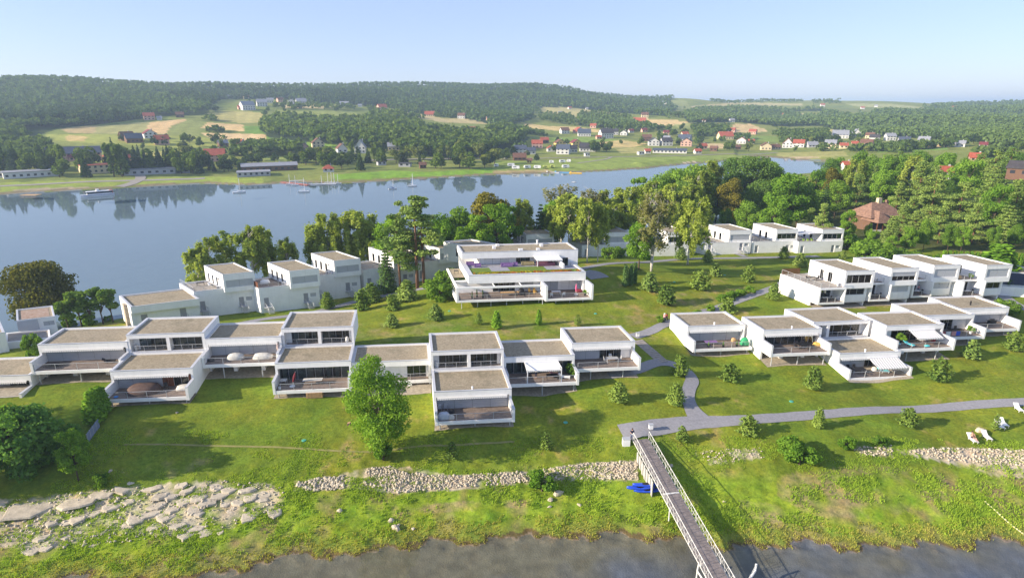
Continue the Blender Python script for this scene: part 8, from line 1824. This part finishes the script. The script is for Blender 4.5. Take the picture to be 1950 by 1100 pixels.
for i, (px, py, w_, lab) in enumerate([(945, 318, 9, 'bluish caravan at the left of the camping meadow'), (973, 317, 14, 'white caravan second from the left on the camping meadow'), (982, 322, 15, 'large white caravan nearest the water, left'), (1004, 321, 13, 'white caravan on the shore meadow, third from left in front'), (1023, 321, 14, 'white caravan in the middle of the front row'), (1040, 321, 12, 'lime green caravan of the front row'), (1052, 320, 9, 'small white caravan right of the lime green one'), (1077, 320, 14, 'white caravan at the right end of the front row'), (1050, 311, 9, 'white caravan of the back row, left'), (1071, 310, 12, 'white caravan of the back row, middle'), (1083, 309, 8, 'white caravan of the back row, right'), (963, 303, 8, 'white van on the lake road by the brown huts')]):
    p = hit(px, py); W_ = w_ / scale_at(p); o = thing('caravan', p, lab, 'caravan', None, -math.atan2(p[0], p[1]) + rnd.uniform(-.2, .3)); cm_ = mat('caravan_lime', (.50, .55, .12), .6, .05) if 'lime' in lab else HULL; h_ = 2.4
    MB().hexa([(-W_ / 2 + .3, -1.1, .4), (W_ / 2 - .2, -1.1, .4), (W_ / 2 - .2, 1.1, .4), (-W_ / 2 + .3, 1.1, .4), (-W_ / 2, -1.1, 1.3), (W_ / 2, -1.1, 1.3), (W_ / 2, 1.1, 1.3), (-W_ / 2, 1.1, 1.3)]).hexa([(-W_ / 2, -1.1, 1.3), (W_ / 2, -1.1, 1.3), (W_ / 2, 1.1, 1.3), (-W_ / 2, 1.1, 1.3), (-W_ / 2 + .5, -1.05, h_), (W_ / 2 - .3, -1.05, h_), (W_ / 2 - .3, 1.05, h_), (-W_ / 2 + .5, 1.05, h_)]).build('body', cm_, o)
    for x in (-.55, .55): MB().tube((x, -1.12, .35), (x, -.9, .35), .35, n=10).build('wheel', BLACK, o)
    MB().box(-W_ * .3, W_ * .1, -1.13, -1.08, 1.35, 1.95).build('window', WIN, o)

# ---------------------------------------------------------------- far trees: singles round the houses, woods as masses
def far_tree_mesh(name, kind, seed, m):
    g = np.random.default_rng(seed)
    if kind == 'round':
        cl = [(g.normal(0, 1.6), g.normal(0, 1.6), g.uniform(3.4, 8.0), *(g.uniform(1.5, 2.5) * np.array((1, 1, .85)))) for _ in range(9)]
        P, N = clump_points(cl, 620, g, .7); S = g.uniform(.7, 1.5, 620)
    elif kind == 'tall':
        cl = [(g.normal(0, .7), g.normal(0, .7), g.uniform(2.6, 12), *(g.uniform(1.0, 1.7) * np.array((1, 1, 1.3)))) for _ in range(10)]
        P, N = clump_points(cl, 560, g, .7); S = g.uniform(.6, 1.3, 560)
    else:
        n = 560; k = g.random(n) ** .6; t = g.uniform(0, 6.28, n); z = 11 * (1 - k) + .8; r = 2.6 * k * g.uniform(.55, 1.08, n); P = np.c_[r * np.cos(t), r * np.sin(t), z]; N = np.c_[np.cos(t), np.sin(t), np.full(n, .6)]; S = g.uniform(.6, 1.3, n) * (.5 + .6 * k)
    V, Fc = leaf_quads(P, N, S, g); tr = MB().tube((0, 0, -.8), (0, 0, 6), .28, .12, 5)
    me = npmesh(name, V, Fc, m); return me, tr
LF = {k: leafmat('far_leaf_' + k, a, b, .25) for k, a, b in (('mid', (.04, .085, .014), (.14, .20, .035)), ('dark', (.022, .055, .016), (.075, .115, .028)), ('pale', (.10, .14, .03), (.24, .27, .065)), ('blue', (.028, .06, .036), (.08, .12, .06)))}
FT = {}
for i, (k, m) in enumerate((('round', 'mid'), ('round', 'dark'), ('round', 'pale'), ('tall', 'pale'), ('tall', 'mid'), ('cone', 'dark'), ('cone', 'blue'))):
    FT[(k, m)] = far_tree_mesh('far_tree', k, 60 + i, LF[m])
FLAB = {('round', 'mid'): 'rounded green tree', ('round', 'dark'): 'rounded dark tree', ('round', 'pale'): 'pale willow-green tree', ('tall', 'pale'): 'tall pale poplar', ('tall', 'mid'): 'tall green poplar', ('cone', 'dark'): 'dark spruce', ('cone', 'blue'): 'bluish spruce'}
TRUNKM = {}
def far_tree(kind, p, h):
    me, tr = FT[kind]; s = h / 11.5; o = thing({'cone': 'spruce_tree', 'tall': 'poplar_tree', 'round': 'broadleaf_tree'}[kind[0]], (p[0], p[1], p[2] - .2), FLAB[kind], 'tree', 'single trees on the far bank', rnd.uniform(0, 6.28)); w = s * rnd.uniform(.85, 1.25); o.scale = (w, w, s)
    if kind not in TRUNKM: TRUNKM[kind] = tr.build('trunk', BARK, o).data
    else: child('trunk', TRUNKM[kind], o)
    child('crown', me, o); FTL.append((o, FLAB[kind], (p[0], p[1], p[2] + h / 2)))
FTL = []
g = np.random.default_rng(77)
FAR = []   # (photo region, count, kinds, height range in metres)
def region(x0, x1, y0, y1, n, kinds, h0, h1_): FAR.append((x0, x1, y0, y1, n, kinds, h0, h1_))
RM_, RD, RP, TP, TM, CD, CB = ('round', 'mid'), ('round', 'dark'), ('round', 'pale'), ('tall', 'pale'), ('tall', 'mid'), ('cone', 'dark'), ('cone', 'blue')
region(0, 100, 318, 334, 16, [CD, CB, RM_], 13, 20); region(100, 240, 318, 338, 16, [CD, RM_, TM, CB], 13, 20); region(240, 400, 320, 333, 26, [CB, CD, CB, RM_], 12, 19); region(400, 470, 312, 330, 10, [CB, RM_, RD], 8, 13)
region(0, 110, 285, 312, 9, [RD, RM_], 8, 14); region(300, 480, 285, 312, 15, [RM_, RD, RM_, RP], 7, 12); region(230, 420, 268, 290, 12, [RD, RM_], 6, 11); region(470, 580, 285, 312, 9, [RM_, RD], 6, 10)
region(570, 640, 308, 326, 8, [RP, RM_, RP], 12, 19); region(640, 740, 300, 326, 14, [RD, RM_, CD, TM], 10, 16); region(740, 860, 300, 322, 13, [RM_, CD, TP, RP], 9, 16); region(860, 945, 298, 325, 11, [RD, RM_, RP], 13, 19); region(690, 860, 285, 305, 12, [RD, RM_, CD, RP], 12, 17)
region(830, 990, 278, 300, 15, [RP, RM_, TP, RD], 13, 18); region(945, 1060, 286, 308, 10, [RM_, RD], 6, 11); region(1120, 1190, 284, 297, 6, [RD, RM_], 9, 14); region(1060, 1300, 262, 285, 12, [RM_, RD], 6, 10); region(1300, 1420, 262, 296, 11, [RM_, RD], 6, 11); region(1420, 1720, 258, 292, 20, [RM_, RD, RP], 7, 12); region(1190, 1420, 238, 262, 13, [RM_, RD], 7, 12); region(1720, 1950, 262, 292, 10, [RM_, RD], 8, 13)
region(380, 560, 196, 216, 12, [RM_, RD], 8, 13); region(560, 900, 210, 226, 9, [RM_, RD], 8, 12)
Q = []; QK = []
for x0, x1, y0, y1, n, kinds, a, b in FAR:
    for _ in range(n): Q.append((g.uniform(x0, x1), g.uniform(y0, y1))); QK.append((kinds[g.integers(len(kinds))], g.uniform(a, b)))
HQ = hits(Q)
hxy = HB[:, :2]
for q, (k, h) in zip(HQ, QK):
    if q[2] < .6: continue
    r = math.hypot(q[0], q[1]); u = q[:2] / r      # keep clear of house fronts
    dxy = hxy - q[:2]; along = dxy @ u; side = np.abs(dxy @ np.array([-u[1], u[0]]))
    if ((along > -8) & (along < 45) & (side < 6)).any() and h > 8: q = q + np.array([u[0], u[1], 0]) * 40; q[2] = h1(q[0], q[1])
    far_tree(k, q, h)
label_by_landmark(FTL, [(62, 328, 'white hotel wing'), (195, 320, 'cream guesthouse'), (145, 295, 'slate-roofed manor'), (300, 322, 'grey holiday row'), (410, 300, 'orange-red dormer house'), (270, 262, 'hillside house group'), (515, 320, 'long brown boathouse'), (626, 322, 'red-roofed kiosk'), (686, 282, 'bright white villa'), (770, 312, 'stone ramp hut'), (580, 280, 'green slope cottages'), (464, 275, 'steep red timbered roof'), (1023, 276, 'bright red village roof'), (1119, 284, 'black-roofed bungalow'), (1275, 288, 'dark gabled terrace'), (1157, 258, 'black-roofed farmhouse'), (1216, 233, 'long tan-field house'), (1384, 262, 'wide red-roofed slope house'), (1520, 276, 'wide red roof by the inlet'), (1600, 260, 'long white slope house'), (1757, 270, 'tan-field house at the right'), (480, 205, 'upper hamlet'), (656, 200, 'long white farmhouse'), (818, 218, 'orange-roofed bungalow'), (973, 315, 'left caravans'), (1432, 252, 'red meadow house'), (890, 250, 'red roofs in the copse'), (860, 335, 'white motorboat'), (1306, 274, 'pink brown-roofed house'), (1872, 275, 'red roofs at the far right')])
# woods
def wood_mesh(name, poly_list, n, hmin, hmax, conif, m, rmin, rmax, seed, x0=-420, x1=2350, minus=(), dens_r=1.0):
    g = np.random.default_rng(seed); X = []
    th0, th1 = math.atan((x0 - 975) / 1193), math.atan((x1 - 975) / 1193)
    while sum(len(a) for a in X) < n:
        k = 40000; th = g.uniform(th0, th1, k); r = rmin * (rmax / rmin) ** (g.random(k) ** dens_r); x, y = r * np.sin(th), r * np.cos(th); z = hmap(x, y); a, b = project(np.c_[x, y, z]); ok = np.zeros(k, bool)
        for q in poly_list: ok |= inpoly(a, b, q)
        for q in minus: ok &= ~inpoly(a, b, q)
        ok &= z > 2
        if ok.sum() == 0: break
        X.append(np.c_[x, y, z][ok])
    X = np.concatenate(X)[:n]; n = len(X); r = np.hypot(X[:, 0], X[:, 1])
    hh = g.uniform(hmin, hmax, n); cf = g.random(n) < np.clip(conif + .5 * vnoise(X[:, 0], X[:, 1], 90, 3), 0, 1); ks = 13
    V = []; Fs = []; tri = []
    P = []; N = []; S = []
    # each tree is a handful of leaf masses: three tiers for a conifer, a lumpy head otherwise
    d = g.normal(0, 1, (n, ks, 3)); d /= np.linalg.norm(d, axis=2)[:, :, None]; d[:, :, 2] = np.abs(d[:, :, 2]) * 1.0 - .25
    kk = (np.arange(ks) / ks)[None, :] * np.ones((n, 1)) + g.uniform(0, .05, (n, ks))
    wc = hh[:, None] * .20 * (1.05 - kk); ph = g.uniform(0, 6.28, (n, 1)) + np.arange(ks)[None] * 2.4
    con = np.stack([wc * .7 * np.cos(ph), wc * .7 * np.sin(ph), hh[:, None] * (.15 + .85 * kk)], -1)
    dec = d * (hh * .30)[:, None, None] * g.uniform(.7, 1.1, (n, ks, 1)) + np.stack([np.zeros((n, 1)), np.zeros((n, 1)), hh[:, None] * .58], -1)
    L = np.where(cf[:, None, None], con, dec) + X[:, None, :]
    Nn = np.where(cf[:, None, None], np.stack([np.cos(ph), np.sin(ph), np.full_like(ph, .55)], -1), d)
    Sz = np.where(cf[:, None], wc * 1.7 + .5, (hh * .36)[:, None] * g.uniform(.7, 1.2, (n, ks)))
    V, Fc = leaf_quads(L.reshape(-1, 3), Nn.reshape(-1, 3), Sz.ravel(), g, 1.0)
    stuff(mesh_obj(name, npmesh(name, V, Fc, m)))
LW = leafmat('wood_leaf', (.036, .084, .030), (.140, .205, .058), .25, nsc=.035); LWD = leafmat('wood_leaf_dark', (.026, .058, .032), (.088, .13, .058), .2, nsc=.03)
wood_mesh('hill_forest', [WOODS['hill']], 20000, 7.5, 14, .35, LW, 820, 2400, 1)
wood_mesh('conifer_forest', [[(395, 207), (420, 190), (560, 190), (735, 206), (740, 180), (640, 160), (420, 150), (330, 190)], [(-330, 275), (0, 264), (50, 268), (110, 245), (240, 230), (240, 205), (120, 215), (0, 232), (-330, 240)]], 2600, 12, 19, 1.0, LWD, 850, 1500, 2)
wood_mesh('copse', [WOODS['copse']], 2000, 9, 15, .02, leafmat('copse_leaf', (.045, .095, .016), (.20, .26, .06), .3, nsc=.05), 560, 1150, 3)
wood_mesh('ridge_wood', [WOODS['ridge'], WOODS['slope']], 18000, 7.5, 13, .15, LW, 640, 3000, 4, minus=([(1510, 212), (1570, 212), (1560, 222), (1515, 222)], zpoly(1400, 130, 3.545, [(640, 412), (800, 440), (700, 450), (640, 445)]), zpoly(1400, 130, 3.545, [(740, 238), (1050, 240), (1290, 265), (1180, 300), (1000, 270), (800, 255)])))
wood_mesh('hedgerow', [zpoly(900, 130, 3.9, [(790, 345), (1000, 330), (1150, 370), (1150, 400), (950, 405), (800, 420)]), zpoly(900, 130, 3.9, [(500, 350), (740, 360), (760, 430), (500, 395)]), zpoly(900, 130, 3.9, [(930, 420), (1300, 430), (1330, 460), (1000, 460)]), zpoly(900, 130, 3.9, [(1430, 350), (1700, 370), (1890, 390), (1880, 405), (1450, 375)]), zpoly(900, 130, 3.9, [(1620, 450), (1900, 440), (1900, 500), (1650, 520)]), zpoly(0, 130, 3.9, [(0, 560), (380, 590), (380, 640), (300, 690), (0, 720)]), zpoly(0, 130, 3.9, [(0, 440), (100, 425), (180, 480), (240, 530), (0, 545)]), zpoly(450, 130, 3.9, [(200, 300), (300, 295), (580, 280), (840, 290), (900, 320), (540, 305)]), [(1160, 240), (1240, 244), (1260, 250), (1170, 252)],
    [(1355, 190), (1400, 187), (1530, 190), (1530, 196), (1400, 198), (1350, 198)], [(1545, 190), (1600, 190), (1600, 200), (1545, 200)], zpoly(1400, 130, 3.545, [(240, 450), (620, 440), (640, 500), (350, 510)]), zpoly(450, 130, 3.9, [(0, 600), (150, 590), (500, 600), (490, 650), (0, 670)])], 2600, 6, 12, .1, leafmat('hedge_leaf', (.04, .085, .018), (.16, .22, .055), .3, nsc=.04), 480, 2600, 5)
# hedges, orchards and single crowns strewn over the far slopes
g = np.random.default_rng(41); th = np.arctan((g.uniform(380, 2000, 60000) - 975) / 1193); r = g.uniform(470, 1500, 60000) * g.uniform(.8, 1.2, 60000); X = np.c_[r * np.sin(th), r * np.cos(th)]; X = np.c_[X, hmap(X[:, 0], X[:, 1])]
pa, pb = project(X); ok = (X[:, 2] > 3) & (pb > 205) & (pb < 318) & (vnoise(X[:, 0] + .5 * X[:, 1], X[:, 1], 70, 9) + .6 * vnoise(X[:, 0], X[:, 1], 24, 2) > .62)
for x0, y0, s_, pts, col in FIELDS:
    if col[0] > .15: ok &= ~inpoly(pa, pb, zpoly(x0, y0, s_, pts))
for q in HB: ok &= ~((np.abs(X[:, 0] - q[0]) < 9) & (X[:, 1] < q[1] + 4) & (X[:, 1] > q[1] - 30))
X = X[ok][:2600]; n = len(X); hh = g.uniform(4, 10, n); d = g.normal(0, 1, (n, 12, 3)); d /= np.linalg.norm(d, axis=2)[:, :, None]
L = X[:, None, :] + d * (hh * .33)[:, None, None] + np.stack([np.zeros((n, 1)), np.zeros((n, 1)), hh[:, None] * .5], -1)
q = leaf_quads(L.reshape(-1, 3), d.reshape(-1, 3), (hh[:, None] * g.uniform(.3, .5, (n, 12))).ravel(), g); stuff(mesh_obj('scattered_trees', npmesh('scattered_trees', q[0], q[1], MATS['hedge_leaf'])))
